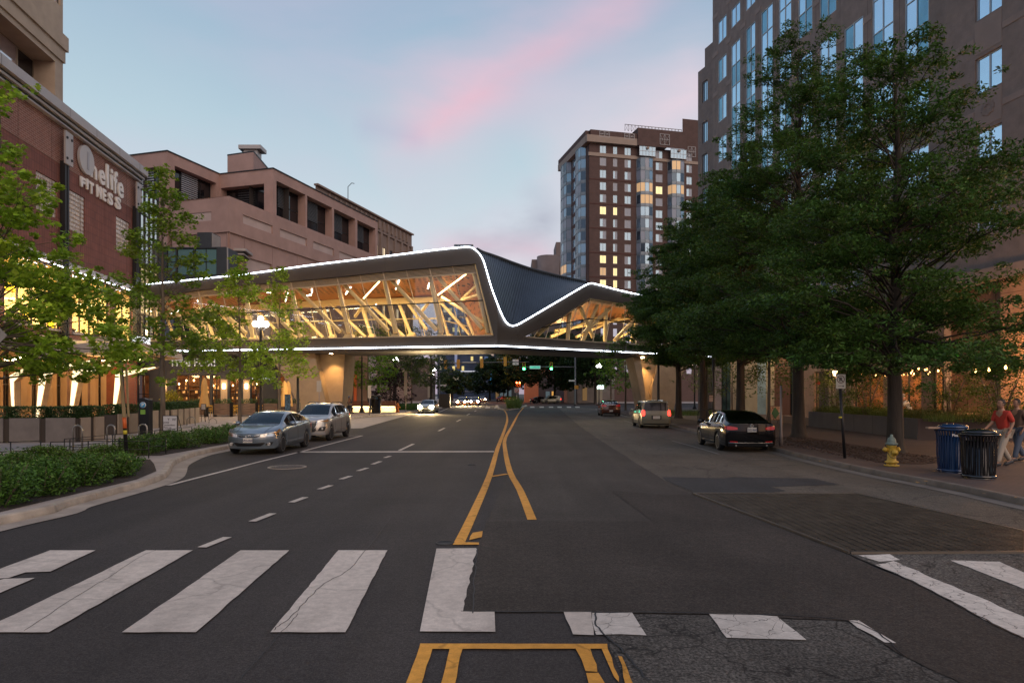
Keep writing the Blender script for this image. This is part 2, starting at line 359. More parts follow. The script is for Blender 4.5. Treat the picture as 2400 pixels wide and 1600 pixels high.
M_gutd = mat('old_gutter_concrete', (.16, .14, .12), .85, var=.25, vscale=1.6, bump=.3, bscale=50)
M_soil = mat('soil', (.035, .024, .018), .95, var=.4, vscale=9, bump=.9, bscale=30)
M_mulch = mat('mulch', (.05, .026, .017), .95, var=.5, vscale=14, bump=1.0, bscale=35)
M_brickpave = brick_mat('brick_paving', (.105, .066, .054), (.085, .056, .047), (.055, .042, .035), bw=.2, bh=.1, ms=.008)
# brick pavers lie in the ground plane: use x and y
_t = M_brickpave.node_tree
for n in _t.nodes:
    if n.type == 'COMBXYZ':
        s = [q for q in _t.nodes if q.type == 'SEPXYZ'][0]; _t.links.new(s.outputs['Y'], n.inputs[1])
def sheet(name, pts, m, z=0.0, parent=None):
    mb = MB(); mb.sheet([Vector((p[0], p[1], z)) for p in pts]); o = mb.build(name, m, parent)
    me = o.data
    if me.polygons and me.polygons[0].normal.z < 0: me.flip_normals()
    return o
def gp(px, py): v = G(px, py); return (v.x, v.y)
def ragged(pts, amp=.03, step=.12):
    out = []
    for i, p in enumerate(pts):
        q = pts[(i+1) % len(pts)]; L = math.dist(p, q); n = max(1, int(L/step)); nx, ny = (q[1]-p[1])/max(L, 1e-6), -(q[0]-p[0])/max(L, 1e-6)
        for k in range(n):
            t = k/n; a = random.uniform(-amp, amp) if k else random.uniform(-amp, amp)*.3
            out.append((p[0]+(q[0]-p[0])*t+nx*a, p[1]+(q[1]-p[1])*t+ny*a))
    return out
KL = [(-60, 5.0), (-12, 5.4), (-8.6, 7.2), (-8.0, 9.0), (-7.93, 10.58), (-7.8, 11.63), (-7.97, 12.28), (-8.02, 13.8), (-8.1, 15.2), (-8.33, 16.4), (-8.85, 17.7), (-9.55, 19.3), (-10.1, 21.2), (-10.4, 22.8), (-10.42, 24.66), (-10.5, 30), (-10.8, 36), (-11.6, 44), (-12.7, 52), (-12.8, 56), (-12.2, 60), (-10.9, 66), (-10.5, 73), (-10.1, 84), (-9.8, 104), (-10.6, 108), (-13, 110), (-70, 111)]
KR = [(70, 4.6), (16, 5.0), (11.4, 6.6), (10.0, 8.6), (9.4, 10.5), (9.28, 12.33), (9.3, 13.4), (9.22, 15.3), (9.05, 17), (9.05, 20.4), (9.3, 25), (9.6, 32), (9.76, 39), (10.1, 50), (10.4, 62), (10.7, 75), (11.0, 88), (12.0, 93), (15, 95), (90, 96)]
def smooth(pts, n=4):
    out = []
    for i in range(len(pts)-1):
        p0, p1, p2, p3 = pts[max(i-1, 0)], pts[i], pts[i+1], pts[min(i+2, len(pts)-1)]
        for k in range(n):
            t = k/n
            out.append(tuple(.5*((2*p1[j])+(-p0[j]+p2[j])*t+(2*p0[j]-5*p1[j]+4*p2[j]-p3[j])*t*t+(-p0[j]+3*p1[j]-3*p2[j]+p3[j])*t**3) for j in range(len(p1))))
    return out+[pts[-1]]
def offset(pts, d):
    out = []
    for i, p in enumerate(pts):
        a, b = pts[max(i-1, 0)], pts[min(i+1, len(pts)-1)]; L = math.dist(a, b) or 1
        out.append((p[0]-(b[1]-a[1])/L*d, p[1]+(b[0]-a[0])/L*d))
    return out
KLs = KL[:3]+smooth(KL[3:26], 3)+KL[26:]; KRs = KR[:3]+smooth(KR[3:18], 3)+KR[18:]
struct(sheet('ground', [(-1500, -300), (1500, -300), (1500, 2500), (-1500, 2500)], mat('distant_ground', (.05, .05, .045), .9, var=.3, vscale=.1), -.03))
struct(sheet('road', [(-400, -60), (400, -60), (400, 420), (-400, 420)], M_new, 0))
# old right-hand lanes, worn asphalt and patches
right_old = [gp(*p) for p in [(1262, 946), (1310, 957), (1359, 999), (1415, 1037), (1510, 1097), (1560, 1128), (1640, 1160), (1992, 1300), (2139, 1364), (2400, 1497), (2400, 1600)]]+[(9.8, 4.5), (9.2, 12), (9.0, 20), (9.7, 39), (10.6, 75), (11.2, 97), (6, 98)]
struct(sheet('old_asphalt_lane', ragged(right_old, .04, .5), M_old, .004))
mid = [gp(*p) for p in [(1226, 955), (1262, 950), (1310, 957), (1359, 999), (1415, 1037), (1510, 1097), (1560, 1128), (1640, 1160), (1560, 1162), (1435, 1152), (1530, 1222), (1142, 1222), (1190, 1113), (1180, 1040), (1199, 1000)]]
struct(sheet('middle_asphalt_lane', ragged(mid, .015, .4), M_mid, .004+.001))
patch = [gp(*p) for p in [(1142, 1222), (1530, 1222), (1432, 1150), (1560, 1160), (1632, 1160), (1990, 1301), (2048, 1330), (2139, 1364), (2305, 1453), (2400, 1497), (2400, 1600), (2330, 1640), (2120, 1540), (1985, 1456), (1640, 1440), (1300, 1436), (1083, 1435), (1088, 1400), (1112, 1340), (1118, 1291), (1124, 1260)]]
struct(sheet('trench_patch', ragged(patch, .012, .1), M_patch, .009))
worn = [gp(*p) for p in [(1400, 1437), (1640, 1441), (1985, 1457), (2120, 1540), (2330, 1640)]]+[(3.6, 2.5), (.9, 2.5)]+[gp(1450, 1560)]
struct(sheet('worn_asphalt_area', ragged(worn, .02, .12), M_old2, .005))
wr = [gp(*p) for p in [(1992, 1300), (2400, 1297)]]+[(9.7, 8.7), (10.5, 6.6), (6.5, 5.3)]+[gp(*p) for p in [(2400, 1497), (2139, 1364)]]
struct(sheet('worn_asphalt_corner', ragged(wr, .02, .12), M_old2, .007))
p2 = [gp(*p) for p in [(1553, 1118), (1700, 1121), (1720, 1118), (1910, 1122), (1966, 1136), (1870, 1139), (1806, 1141), (1842, 1150), (1800, 1157), (1640, 1158), (1560, 1127)]]
struct(sheet('dark_utility_patch', ragged(p2, .02, .15), M_patch2, .0105))
bay = [gp(*p) for p in [(849, 1003), (905, 987), (971, 968.5), (1003, 962)]]+[(-10.0, 84), (-10.5, 73), (-10.9, 66), (-12.2, 60), (-12.8, 56), (-12.7, 52), (-11.6, 44), (-11.0, 39)]
struct(sheet('layby_paving', bay, M_conc, .004))
# ---- kerbs: gutter, stones, pavements
def kerb_line(name, pts, side, zt, m_k, m_g, gw, label=None, skip=()):
    root = empty(name, (pts[0][0], pts[0][1], 0), None, None); struct(root)
    inner = offset(pts, side*.16); gut = offset(pts, -side*gw)
    mb = MB()
    for i in range(len(pts)-1): mb.quad((*gut[i], .012), (*gut[i+1], .012), (*pts[i+1], .016), (*pts[i], .016))
    o = mb.build('gutter', m_g, root); struct(o)
    # resample into stones about 3 m long
    acc = 0; seg = [0]; L = [0]
    for a, b in zip(pts, pts[1:]): L.append(L[-1]+math.dist(a, b))
    def at(pl, s):
        for i in range(len(L)-1):
            if L[i] <= s <= L[i+1]+1e-9:
                t = (s-L[i])/max(1e-9, L[i+1]-L[i]); return (pl[i][0]*(1-t)+pl[i+1][0]*t, pl[i][1]*(1-t)+pl[i+1][1]*t)
        return pl[-1]
    s = 0
    while s < L[-1]-.3:
        e = min(s+3.05, L[-1]); 
        if any(a < at(pts, (s+e)/2)[1] < b for a, b in skip): s = e; continue
        n = max(2, int((e-s)/.5)); mb = MB(); rows = []
        for k in range(n+1):
            q = s+.008+(e-s-.016)*k/n; f = at(pts, q); b = at(inner, q)
            fx = (f[0]*.9+b[0]*.1, f[1]*.9+b[1]*.1); f2 = (f[0]*.8+b[0]*.2, f[1]*.8+b[1]*.2)
            rows.append([(*f, -.01), (*f, .05), (*fx, zt-.025), (*f2, zt), (*b, zt), (*b, -.01)])
        vs = [v for r in rows for v in r]; fs = [(i*6+j, i*6+(j+1) % 6, (i+1)*6+(j+1) % 6, (i+1)*6+j) for i in range(n) for j in range(6)]
        fs += [tuple(range(6)), tuple(range(n*6, n*6+6))]; mb.add(vs, fs); mb.build('kerb_stone', m_k, root); s = e
    return inner
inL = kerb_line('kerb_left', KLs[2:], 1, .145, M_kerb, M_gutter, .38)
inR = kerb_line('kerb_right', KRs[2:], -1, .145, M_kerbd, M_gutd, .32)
KLs2 = KLs[:2]+inL; KRs2 = KRs[:2]+inR
struct(sheet('pavement_left', KLs2+[(-90, 111), (-90, 5)], M_conc, .14))
struct(sheet('pavement_right', [(p[0], p[1]) for p in KRs2]+[(90, 4.6)], M_brickpave, .14))
struct(sheet('far_pavement_left', [(-12, 137), (-80, 137), (-80, 420), (-12, 420)], M_conc, .12))
struct(sheet('far_pavement_right', [(17, 135), (90, 130), (90, 420), (17, 420)], M_conc, .12))
# near kerb gap (drain) left and pavement joints
mb = MB()
for x in np.arange(-40, -9, 1.5): mb.box((x, 40, .142), (.012, 70, .004))
for y in np.arange(9, 100, 1.5): mb.box((-30, y, .1425), (36, .012, .004))
# clip: joints must stay on the pavement, so only those inside its inner part are kept
mb2 = MB()
def inside(x, y):
    lim = max([p[0] for p in KLs if abs(p[1]-y) < 3] or [-13]); lim = min([p[0] for p in KLs if abs(p[1]-y) < 3] or [-13]); return x < lim-.3
for x in np.arange(-34, -9, 1.5):
    for y in np.arange(9, 98, 1.5):
        if inside(x, y) and inside(x, y+1.5): mb2.box((x, y+.75, .1415), (.012, 1.5, .003))
        if inside(x, y) and inside(x+1.5, y): mb2.box((x+.75, y, .1417), (1.5, .012, .003))
struct(mb2.build('pavement_joints', mat('joint_dark', (.12, .1, .09), .9), None, fix=False))
# ---- markings
mk = empty('road_markings', (0, 10, 0), None, None); struct(mk)
def mark(name, pts, m, z=.014, rag=.006): return struct(sheet(name, ragged(pts, rag, .15), m, z, mk))
def vpx(px, y0, y1): return px+(px-1097)/(y0-922)*(y1-y0)
for a, b in ((-108, -5), (117, 224), (342, 452), (564, 678), (793, 908)):
    if a == -108: continue
    q = [gp(a, 1291), gp(b, 1291), gp(vpx(b, 1291, 1484), 1484), gp(vpx(a, 1291, 1484), 1484)]
    if a == 117:
        mark('crosswalk_stripe', [gp(117, 1291), gp(224, 1291), gp(118, 1341), gp(60, 1343), gp(20, 1356), gp(-60, 1362), gp(-45, 1352)], M_white)
        mark('crosswalk_stripe', [gp(-90, 1385), gp(10, 1358), gp(82, 1356), gp(-60, 1418), gp(-232, 1484), gp(-395, 1484)], M_white); continue
    mark('crosswalk_stripe', q, M_white)
mark('crosswalk_stripe', [gp(-190, 1291), gp(-90, 1291), gp(-700, 1484), gp(-850, 1484)], M_white)
s5 = [gp(1023, 1287), gp(1116, 1286)]
for i in range(18):
    t = i/17; s5.append(gp(1116-31*t+random.uniform(-3, 3), 1290+145*t))
s5 += [gp(1084, 1435), gp(1159, 1435), gp(1161, 1483), gp(984, 1482)]
struct(sheet('crosswalk_stripe', s5, M_white, .0141, mk))
mark('crosswalk_stripe', [gp(1321, 1436), gp(1386, 1436), gp(1392, 1491), gp(1343, 1489)], M_white)
mark('crosswalk_stripe', [gp(1388, 1438), gp(1481, 1437), gp(1515, 1491), gp(1398, 1490)], M_whitec, rag=.02)
mark('crosswalk_stripe', [gp(1661, 1440), gp(1745, 1441), gp(1821, 1447), gp(1890, 1502), (gp(1800, 1500)), gp(1703, 1497)], M_whitec)
mark('crosswalk_stripe', [gp(1990, 1457), gp(2010, 1456), gp(2100, 1509), gp(2076, 1508)], M_whitec, rag=.04)
mark('crosswalk_stripe', [gp(2048, 1326), gp(2095, 1316), (gp(2210, 1366)), gp(2321, 1412), gp(2400, 1448), gp(2470, 1485), gp(2440, 1520), gp(2305, 1453), gp(2139, 1362)], M_whitec, rag=.02)
mark('crosswalk_stripe', [gp(2228, 1315), gp(2343, 1318), gp(2440, 1360), gp(2440, 1400), gp(2380, 1374)], M_whitec, rag=.012)
mark('crosswalk_stripe', [gp(2012, 1303), gp(2084, 1300), gp(2111, 1314), gp(2062, 1318)], M_whitec, rag=.03)
def strip(name, px, w, m, z=.0145, px_world=False, sm=3):
    P = [gp(*p) if not px_world else p for p in px]; P = smooth(P, sm) if len(P) > 2 else P
    a, b = offset(P, w/2), offset(P, -w/2); mb = MB()
    for i in range(len(P)-1): mb.quad((*a[i], z), (*b[i], z), (*b[i+1], z), (*a[i+1], z))
    o = mb.build(name, m, mk)
    for p in o.data.polygons:
        if p.normal.z < 0: o.data.flip_normals(); break
    return struct(o)
for a, b in [((473, 1284), (533, 1260)), ((591, 1223), (640, 1204)), ((683, 1178), (716, 1166)), ((749, 1147), (776, 1138)), ((799, 1123.5), (822, 1116)), ((839, 1104), (861, 1097)), ((873, 1088.5), (892, 1081.5)), ((902, 1073), (915, 1069)), ((936, 1056), (969, 1040.5)), ((1028, 1010), (1042, 1003)), ((1070, 988), (1080, 983)), ((1094, 973), (1101, 969.5)), ((1112, 964), (1116, 962))]:
    strip('lane_dash', [a, b], .13, M_white)
strip('parking_line', [(395, 1138), (460, 1121), (530, 1103), (610, 1082), (700, 1060), (780, 1039), (849.5, 1021)], .12, M_white)
strip('parking_line', [(806, 1021.5), (851, 1021.2)], .12, M_white)
strip('parking_line', [(1021, 969), (1040, 961), (1058, 953)], .14, M_white)
strip('stop_line', [(698, 1059.5), (1158, 1058.5)], .5, M_white)
strip('parking_line', [(1575, 1033), (1630, 1048), (1685, 1064.5)], .1, mat('faded_white_paint', (.17, .16, .14), .8, var=.3, vscale=4))
strip('parking_line', [(1760, 1076), (1860, 1078)], .1, MATS['faded_white_paint'])
strip('parking_line', [(1462, 985), (1500, 998)], .1, MATS['faded_white_paint'])
strip('yellow_line', [(1074, 1278), (1107, 1209), (1147, 1116), (1165, 1055), (1173, 1033), (1184, 1003), (1189, 981), (1184, 964), (1172, 953.5)], .15, M_yellow)
strip('yellow_line', [(1247, 1219), (1218.8, 1149), (1195, 1105), (1184, 1055), (1184, 1027.6), (1199, 1000), (1209, 981), (1217, 967), (1227, 955)], .15, M_yellow, .0149)
strip('yellow_line', [(1150, 1117.5), (1190, 1111)], .14, M_yellow, .0152)
mark('yellow_line', [gp(1074, 1278), gp(1082, 1272), gp(1122, 1273), gp(1123, 1278)], M_yellow, .0156, .004)
mark('yellow_line', [gp(1102, 1259), (gp(1108, 1250)), gp(1131, 1246), gp(1129, 1260), gp(1100, 1267)], M_yellow, .0158)
mark('yellow_line', [gp(985, 1511), gp(1423, 1512), gp(1424, 1523), gp(982, 1524)], M_yellow, .0158)
mark('yellow_line', [gp(982, 1522), gp(1014, 1523), gp(975, 1640), gp(940, 1640)], M_yellow, .0152)
mark('yellow_line', [gp(1054, 1523), gp(1084, 1523), gp(1058, 1640), gp(1024, 1640)], M_yellow, .0152)
mark('yellow_line', [gp(1349, 1523), gp(1384, 1523), gp(1398, 1560), gp(1400, 1578), gp(1372, 1576)], M_yellow, .0152, .012)
mark('yellow_line', [gp(1374, 1581), gp(1404, 1580), gp(1424, 1640), gp(1388, 1640)], M_yellow, .0152, .02)
mark('yellow_line', [gp(1410, 1523), gp(1424, 1523), gp(1452, 1590), gp(1450, 1602), gp(1440, 1590)], M_yellow, .0152, .02)
mark('yellow_line', [gp(1449, 1540), gp(1457, 1542), gp(1490, 1620), gp(1470, 1620), gp(1460, 1590)], M_yellow, .0152, .02)
for px in (1000, 1024, 1056, 1076, 1097, 1118, 1139, 1160):
    mark('crosswalk_dash', [gp(px, 953.6), gp(px+10, 953.6), gp(px+9, 956.2), gp(px-2, 956.2)], M_white, rag=0)
for px in (1242, 1264, 1286, 1306, 1328, 1348):
    mark('crosswalk_dash', [gp(px, 952.6), gp(px+10, 952.6), gp(px+11, 955.2), gp(px+1, 955.2)], M_white, rag=0)
strip('stop_line', [(1228, 955.3), (1242, 955.3)], .4, M_white, .016)
# narrow sealed cracks and repair seams, recessed look from dark sealant
M_seal = mat('crack_sealant', (.012, .012, .013), .6)
for pts, w in (([(1395, 1436), (1400, 1470), (1440, 1510), (1475, 1545), (1520, 1600)], .016), ([(640, 1480), (690, 1440), (760, 1370), (830, 1325), (915, 1215)], .008), ([(1118, 1287), (1106, 1440)], .012),
               ([(1990, 1300), (2140, 1365), (2310, 1455), (2400, 1500)], .02), ([(1083, 1435), (1300, 1436), (1640, 1440), (1985, 1457), (2120, 1540)], .014), ([(700, 1440), (560, 1600)], .006), ([(60, 1480), (230, 1370), (400, 1280), (700, 1230), (800, 1215)], .006)):
    P = smooth([gp(*p) for p in pts], 8) if len(pts) > 2 else [tuple(np.array(gp(*pts[0]))*(1-t)+np.array(gp(*pts[1]))*t) for t in np.linspace(0, 1, 20)]
    P = [(p[0]+random.uniform(-.012, .012), p[1]+random.uniform(-.012, .012)) for p in P]
    strip('crack', P, w, M_seal, .0165, True, 1)
# manhole, valve covers, potholes
M_iron = mat('cast_iron', (.10, .085, .075), .55, metal=.5, var=.4, vscale=20, bump=.3, bscale=80)
c = G(673, 1095)
mh = empty('manhole_cover', (c.x, c.y, 0), 'round cast iron manhole cover set in the left lane near the lane dashes', 'manhole')
MB().lathe((c.x, c.y, 0), [(.52, .006), (.52, .018), (.47, .020), (.47, .012)], 32).build('rim', M_gutter, mh)
m = MB(); m.lathe((c.x, c.y, 0), [(.465, .008), (.465, .017), (0, .019)], 32, caps=False)
for i in range(-5, 6):
    for j in range(-5, 6):
        if i*i+j*j < 27: m.box((c.x+i*.078, c.y+j*.078, .021), (.045, .045, .006))
m.build('lid', M_iron, mh)
for (px, py, r, lb) in ((1043, 1273, .13, 'small dark valve cover sunk in asphalt beside the crosswalk'), (1105, 1089, .12, 'small round utility cover just left of the double yellow line')):
    c = G(px, py); o = MB().lathe((c.x, c.y, 0), [(r, .003), (r, .015), (r*.85, .016), (r*.8, .009), (0, .009)], 20, caps=False).build('valve_cover', mat('dark_iron', (.02, .02, .02), .7), None); tag(o, lb, 'valve cover')
# steel ventilation grate in the right lane
gpoly = [gp(*p) for p in [(1624, 1158), (2006, 1159), (2405, 1249), (2405, 1297), (1993, 1298.5)]]
gr = empty('ventilation_grate', (*gpoly[0], 0), 'wide steel grating of many small bars set into the right lane', 'grate')
M_steel = mat('grate_steel', (.085, .078, .07), .5, metal=.7, var=.35, vscale=3)
struct_pit = sheet('pit', gpoly, mat('pit_black', (.006, .006, .006), .9), .0115, gr)
def xr(y):
    xs = []
    for a, b in zip(gpoly, gpoly[1:]+gpoly[:1]):
        if (a[1]-y)*(b[1]-y) < 0: xs.append(a[0]+(b[0]-a[0])*(y-a[1])/(b[1]-a[1]))
    return (min(xs), max(xs)) if len(xs) > 1 else None
ys = sorted(p[1] for p in gpoly); y0, y1 = ys[0]+.02, ys[-1]-.02
npan = 5
for k in range(npan):
    a, b = y0+(y1-y0)*k/npan, y0+(y1-y0)*(k+1)/npan; mb = MB(); y = a+.03
    while y < b-.01:
        r = xr(y)
        if r: mb.box(((r[0]+r[1])/2, y, .022), (r[1]-r[0]-.05, .022, .02))
        y += .075
    x = 1.5
    while x < 11.5:
        seg = [yy for yy in np.linspace(a+.03, b-.03, 12) if (xr(yy) and xr(yy)[0]+.03 < x < xr(yy)[1]-.03)]
        if len(seg) > 1: mb.box((x, (seg[0]+seg[-1])/2, .024), (.012, seg[-1]-seg[0], .018))
        x += .14
    o = mb.build('grating_panel', M_steel, gr, fix=False)
mb = MB()
for a, b in zip(gpoly, gpoly[1:]+gpoly[:1]):
    d = Vector((b[0]-a[0], b[1]-a[1], 0)); mb.box(((a[0]+b[0])/2, (a[1]+b[1])/2, .022), (d.length, .05, .03), math.atan2(d.y, d.x))
mb.build('frame', mat('frame_steel', (.16, .14, .12), .45, metal=.7), gr)
# planted median nose
mi = empty('median_island', (-.8, 95, 0), 'small kerbed traffic island where the double yellow lines meet', 'traffic island')
isl = [(-1.0, 82.5), (-.35, 82.5), (.8, 90), (2.4, 108), (2.4, 112), (-2.6, 112), (-2.6, 108), (-1.9, 90)]
MB().prism([(x, y, 0) for x, y in isl], (0, 0, .17)).build('kerb_ring', M_kerb, mi)
inn = [(x*.84-.03, 84+(y-84)*.97) for x, y in isl]; sheet('soil_bed', inn, M_soil, .178, mi)
# ================================================================ PLANTS
def leaf_mat(name, col, tr=.35, var=.35, rough=.5):
    m = bpy.data.materials.new(name); m.use_nodes = True; t = m.node_tree; t.nodes.clear()
    g = t.nodes.new('ShaderNodeNewGeometry')
    n = t.nodes.new('ShaderNodeTexNoise'); n.inputs['Scale'].default_value = .9; n.inputs['Detail'].default_value = 3; t.links.new(g.outputs['Position'], n.inputs['Vector'])
    hs = t.nodes.new('ShaderNodeHueSaturation'); hs.inputs['Color'].default_value = (*col, 1)
    def mr(s, a, b):
        q = t.nodes.new('ShaderNodeMapRange'); t.links.new(s, q.inputs[0]); q.inputs[3].default_value = a; q.inputs[4].default_value = b; return q.outputs[0]
    t.links.new(mr(g.outputs['Random Per Island'], 1-var, 1+var), hs.inputs['Value'])
    q = mr(n.outputs[0], .46, .54); t.links.new(q, hs.inputs['Hue'])
    n2 = t.nodes.new('ShaderNodeTexNoise'); n2.inputs['Scale'].default_value = 1.7; t.links.new(g.outputs['Position'], n2.inputs['Vector']); mm = t.nodes.new('ShaderNodeMath'); mm.operation = 'MULTIPLY'; t.links.new(mr(g.outputs['Random Per Island'], 1-var, 1+var), mm.inputs[0]); t.links.new(mr(n2.outputs[0], .35, 1.65), mm.inputs[1]); t.links.new(mm.outputs[0], hs.inputs['Value'])
    d = t.nodes.new('ShaderNodeBsdfPrincipled'); t.links.new(hs.outputs[0], d.inputs['Base Color']); d.inputs['Roughness'].default_value = rough; d.inputs['Specular IOR Level'].default_value = .3
    tl = t.nodes.new('ShaderNodeBsdfTranslucent'); t.links.new(hs.outputs[0], tl.inputs[0])
    mx = t.nodes.new('ShaderNodeMixShader'); mx.inputs[0].default_value = tr; t.links.new(d.outputs[0], mx.inputs[1]); t.links.new(tl.outputs[0], mx.inputs[2])
    o = t.nodes.new('ShaderNodeOutputMaterial'); t.links.new(mx.outputs[0], o.inputs[0]); MATS[name] = m; return m
L_maple = leaf_mat('maple_leaf', (.29, .42, .035), .5, .45)  # leaf colour brightened to carry the warm light from the building
L_maple2 = leaf_mat('young_maple_leaf', (.19, .29, .03), .45)
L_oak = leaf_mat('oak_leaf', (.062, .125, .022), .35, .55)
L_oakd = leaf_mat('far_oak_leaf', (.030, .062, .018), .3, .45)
L_hedge = leaf_mat('hedge_leaf', (.075, .15, .022), .3, .55)
L_box = leaf_mat('box_leaf', (.05, .10, .03), .25, .4)
L_small = leaf_mat('shrub_leaf', (.08, .12, .02), .35, .4)
L_lime = leaf_mat('lime_leaf', (.16, .30, .02), .4, .4)
L_gold = leaf_mat('golden_leaf', (.32, .30, .02), .4, .3)
L_purple = leaf_mat('purple_leaf', (.045, .02, .022), .3, .4)
L_grass = leaf_mat('grass_blade', (.09, .14, .03), .35, .4)
M_bark = mat('bark', (.045, .035, .028), .95, var=.45, vscale=6, bump=.9, bscale=25, stretch=(1, 1, .15))
M_barkg = mat('grey_bark', (.13, .10, .072), .9, var=.35, vscale=6, bump=.6, bscale=25, stretch=(1, 1, .15))
SHAPES = {'quad': np.array([(0, -.5), (.28, -.05), (0, .5), (-.28, -.05)]),
          'lance': np.array([(0, -.5), (.17, 0), (0, .5), (-.17, 0)]),
          'maple': np.array([(0, -.5), (.42, -.32), (.26, -.12), (.5, .12), (.18, .12), (0, .5), (-.18, .12), (-.5, .12), (-.26, -.12), (-.42, -.32)]),
          'blade': np.array([(-.03, 0), (.03, 0), (.012, .6), (0, 1.0)])}
def leaves(name, P, size, shape, m, parent=None, up=.55, smin=.6, smax=1.25, droop=0.0):
    P = np.asarray(P, dtype=np.float32); N = len(P); S = SHAPES[shape].astype(np.float32); k = len(S)
    nrm = rng.normal(size=(N, 3)).astype(np.float32); nrm[:, 2] = np.abs(nrm[:, 2])+up*1.6; nrm /= np.linalg.norm(nrm, axis=1, keepdims=True)
    a = rng.normal(size=(N, 3)).astype(np.float32); a[:, 2] -= droop; a -= nrm*np.sum(a*nrm, axis=1, keepdims=True); a /= np.linalg.norm(a, axis=1, keepdims=True)
    b = np.cross(nrm, a); sz = (rng.uniform(smin, smax, size=(N, 1, 1))*size).astype(np.float32)
    V = P[:, None, :]+(a[:, None, :]*S[None, :, 1:2]+b[:, None, :]*S[None, :, 0:1])*sz
    if shape == 'maple':      # fold the lobes a little
        V += nrm[:, None, :]*(np.abs(S[None, :, 0:1])*.25)*sz
    V = V.reshape(-1, 3); me = bpy.data.meshes.new(name); me.vertices.add(len(V)); me.vertices.foreach_set('co', V.ravel())
    me.loops.add(N*k); me.loops.foreach_set('vertex_index', np.arange(N*k, dtype=np.int32))
    me.polygons.add(N); me.polygons.foreach_set('loop_start', np.arange(0, N*k, k, dtype=np.int32)); me.polygons.foreach_set('loop_total', np.full(N, k, dtype=np.int32))
    me.update(calc_edges=True); me.materials.append(m); return link(name, me, parent)
def blob(c, r, n, shell=.35):
    """points in an ellipsoid, denser towards its surface"""
    d = rng.normal(size=(n, 3)); d /= np.linalg.norm(d, axis=1, keepdims=True)
    t = rng.uniform(shell, 1, size=(n, 1))**.6
    return np.array(c)+d*t*np.array(r)
def tree(name, base, height, label, cat='tree', trunk_r=.2, crown_r=4, crown_z0=3, prof=None, clumps=60, per=350, lsize=.16, lshape='quad', lm=None, bm_=None, flat=.5, cr=(.7, 1.2), group=None, lean=(0, 0), seed=1, tiers=None, fill=.45, up=.55, keep=None):
    r = random.Random(seed); base = Vector(base)
    root = empty(name, base, label, cat, group); lm = lm or L_oak; bm_ = bm_ or M_bark
    prof = prof or (lambda t: math.sin(math.pi*min(1, max(0, (t*.82+.12))))**.7)
    mb = MB(); top = base+Vector((lean[0], lean[1], height*.93)); nseg = 9; tp = []
    for i in range(nseg+1):
        t = i/nseg; p = base.lerp(top, t)+Vector((r.uniform(-1, 1), r.uniform(-1, 1), 0))*trunk_r*.6*t; tp.append(p)
    rad = [trunk_r*(1.5 if i == 0 else 1.0)*(1-i/nseg*.93) for i in range(nseg+1)]
    tp.insert(1, base.lerp(tp[1], .12)); rad.insert(1, trunk_r*1.15); tp.insert(2, base.lerp(tp[2], .35)); rad.insert(2, trunk_r)
    mb.path(tp, rad, 10)
    pts = []
    for i in range(clumps):
        t = (i+.5)/clumps
        if tiers:      # more clumps where the crown is wide
            t = (r.choices(range(tiers), [prof((k+.5)/tiers)**.85 for k in range(tiers)])[0]+.5+r.uniform(-.26, .26))/tiers
        z = crown_z0+(height-crown_z0)*t; R0 = crown_r*prof(t); an = i*2.39996+r.uniform(-.5, .5)
        rr = R0*math.sqrt(r.uniform(fill, 1)); c = base+Vector((lean[0]*t+rr*math.cos(an), lean[1]*t+rr*math.sin(an), z-.12*rr+r.uniform(-.3, .3)))
        if keep and not keep(c): continue
        k = r.uniform(*cr)*(.55+.45*prof(t)); 
        # limb from the trunk to the clump
        zt = max(crown_z0*.9+r.uniform(0, 1.6), z-rr*r.uniform(.25, .6)); s = base.lerp(top, min(.97, zt/height)); mid = s.lerp(c, .5)+Vector((r.uniform(-.2, .2), r.uniform(-.2, .2), r.uniform(-.05, .25)*rr*.4))
        br = max(.012, trunk_r*.22*(1-t*.7))
        if rr > .4: mb.path([s, mid, c], [br, br*.6, br*.2], 5, False)
        for _ in range(3):
            e = c+Vector((r.uniform(-1, 1)*k, r.uniform(-1, 1)*k, r.uniform(-.3, .5)*k*flat)); mb.path([mid.lerp(c, .6), e], [br*.3, br*.1], 4, False)
        n = int(per*k*k); pts.append(blob(c, (k, k, k*flat), int(n*.55)))
        for _ in range(4):       # ragged sub-sprays push out of the clump so the outline is uneven
            q = c+Vector((r.gauss(0, .75)*k, r.gauss(0, .75)*k, r.gauss(0, .6)*k*flat)); kk = k*r.uniform(.25, .5); pts.append(blob(q, (kk, kk, kk*flat), int(n*.11)))
    mb.build('trunk', bm_, root, fix=False)
    P = np.concatenate(pts); leaves('crown', P, lsize, lshape, lm, root, up=up); return root
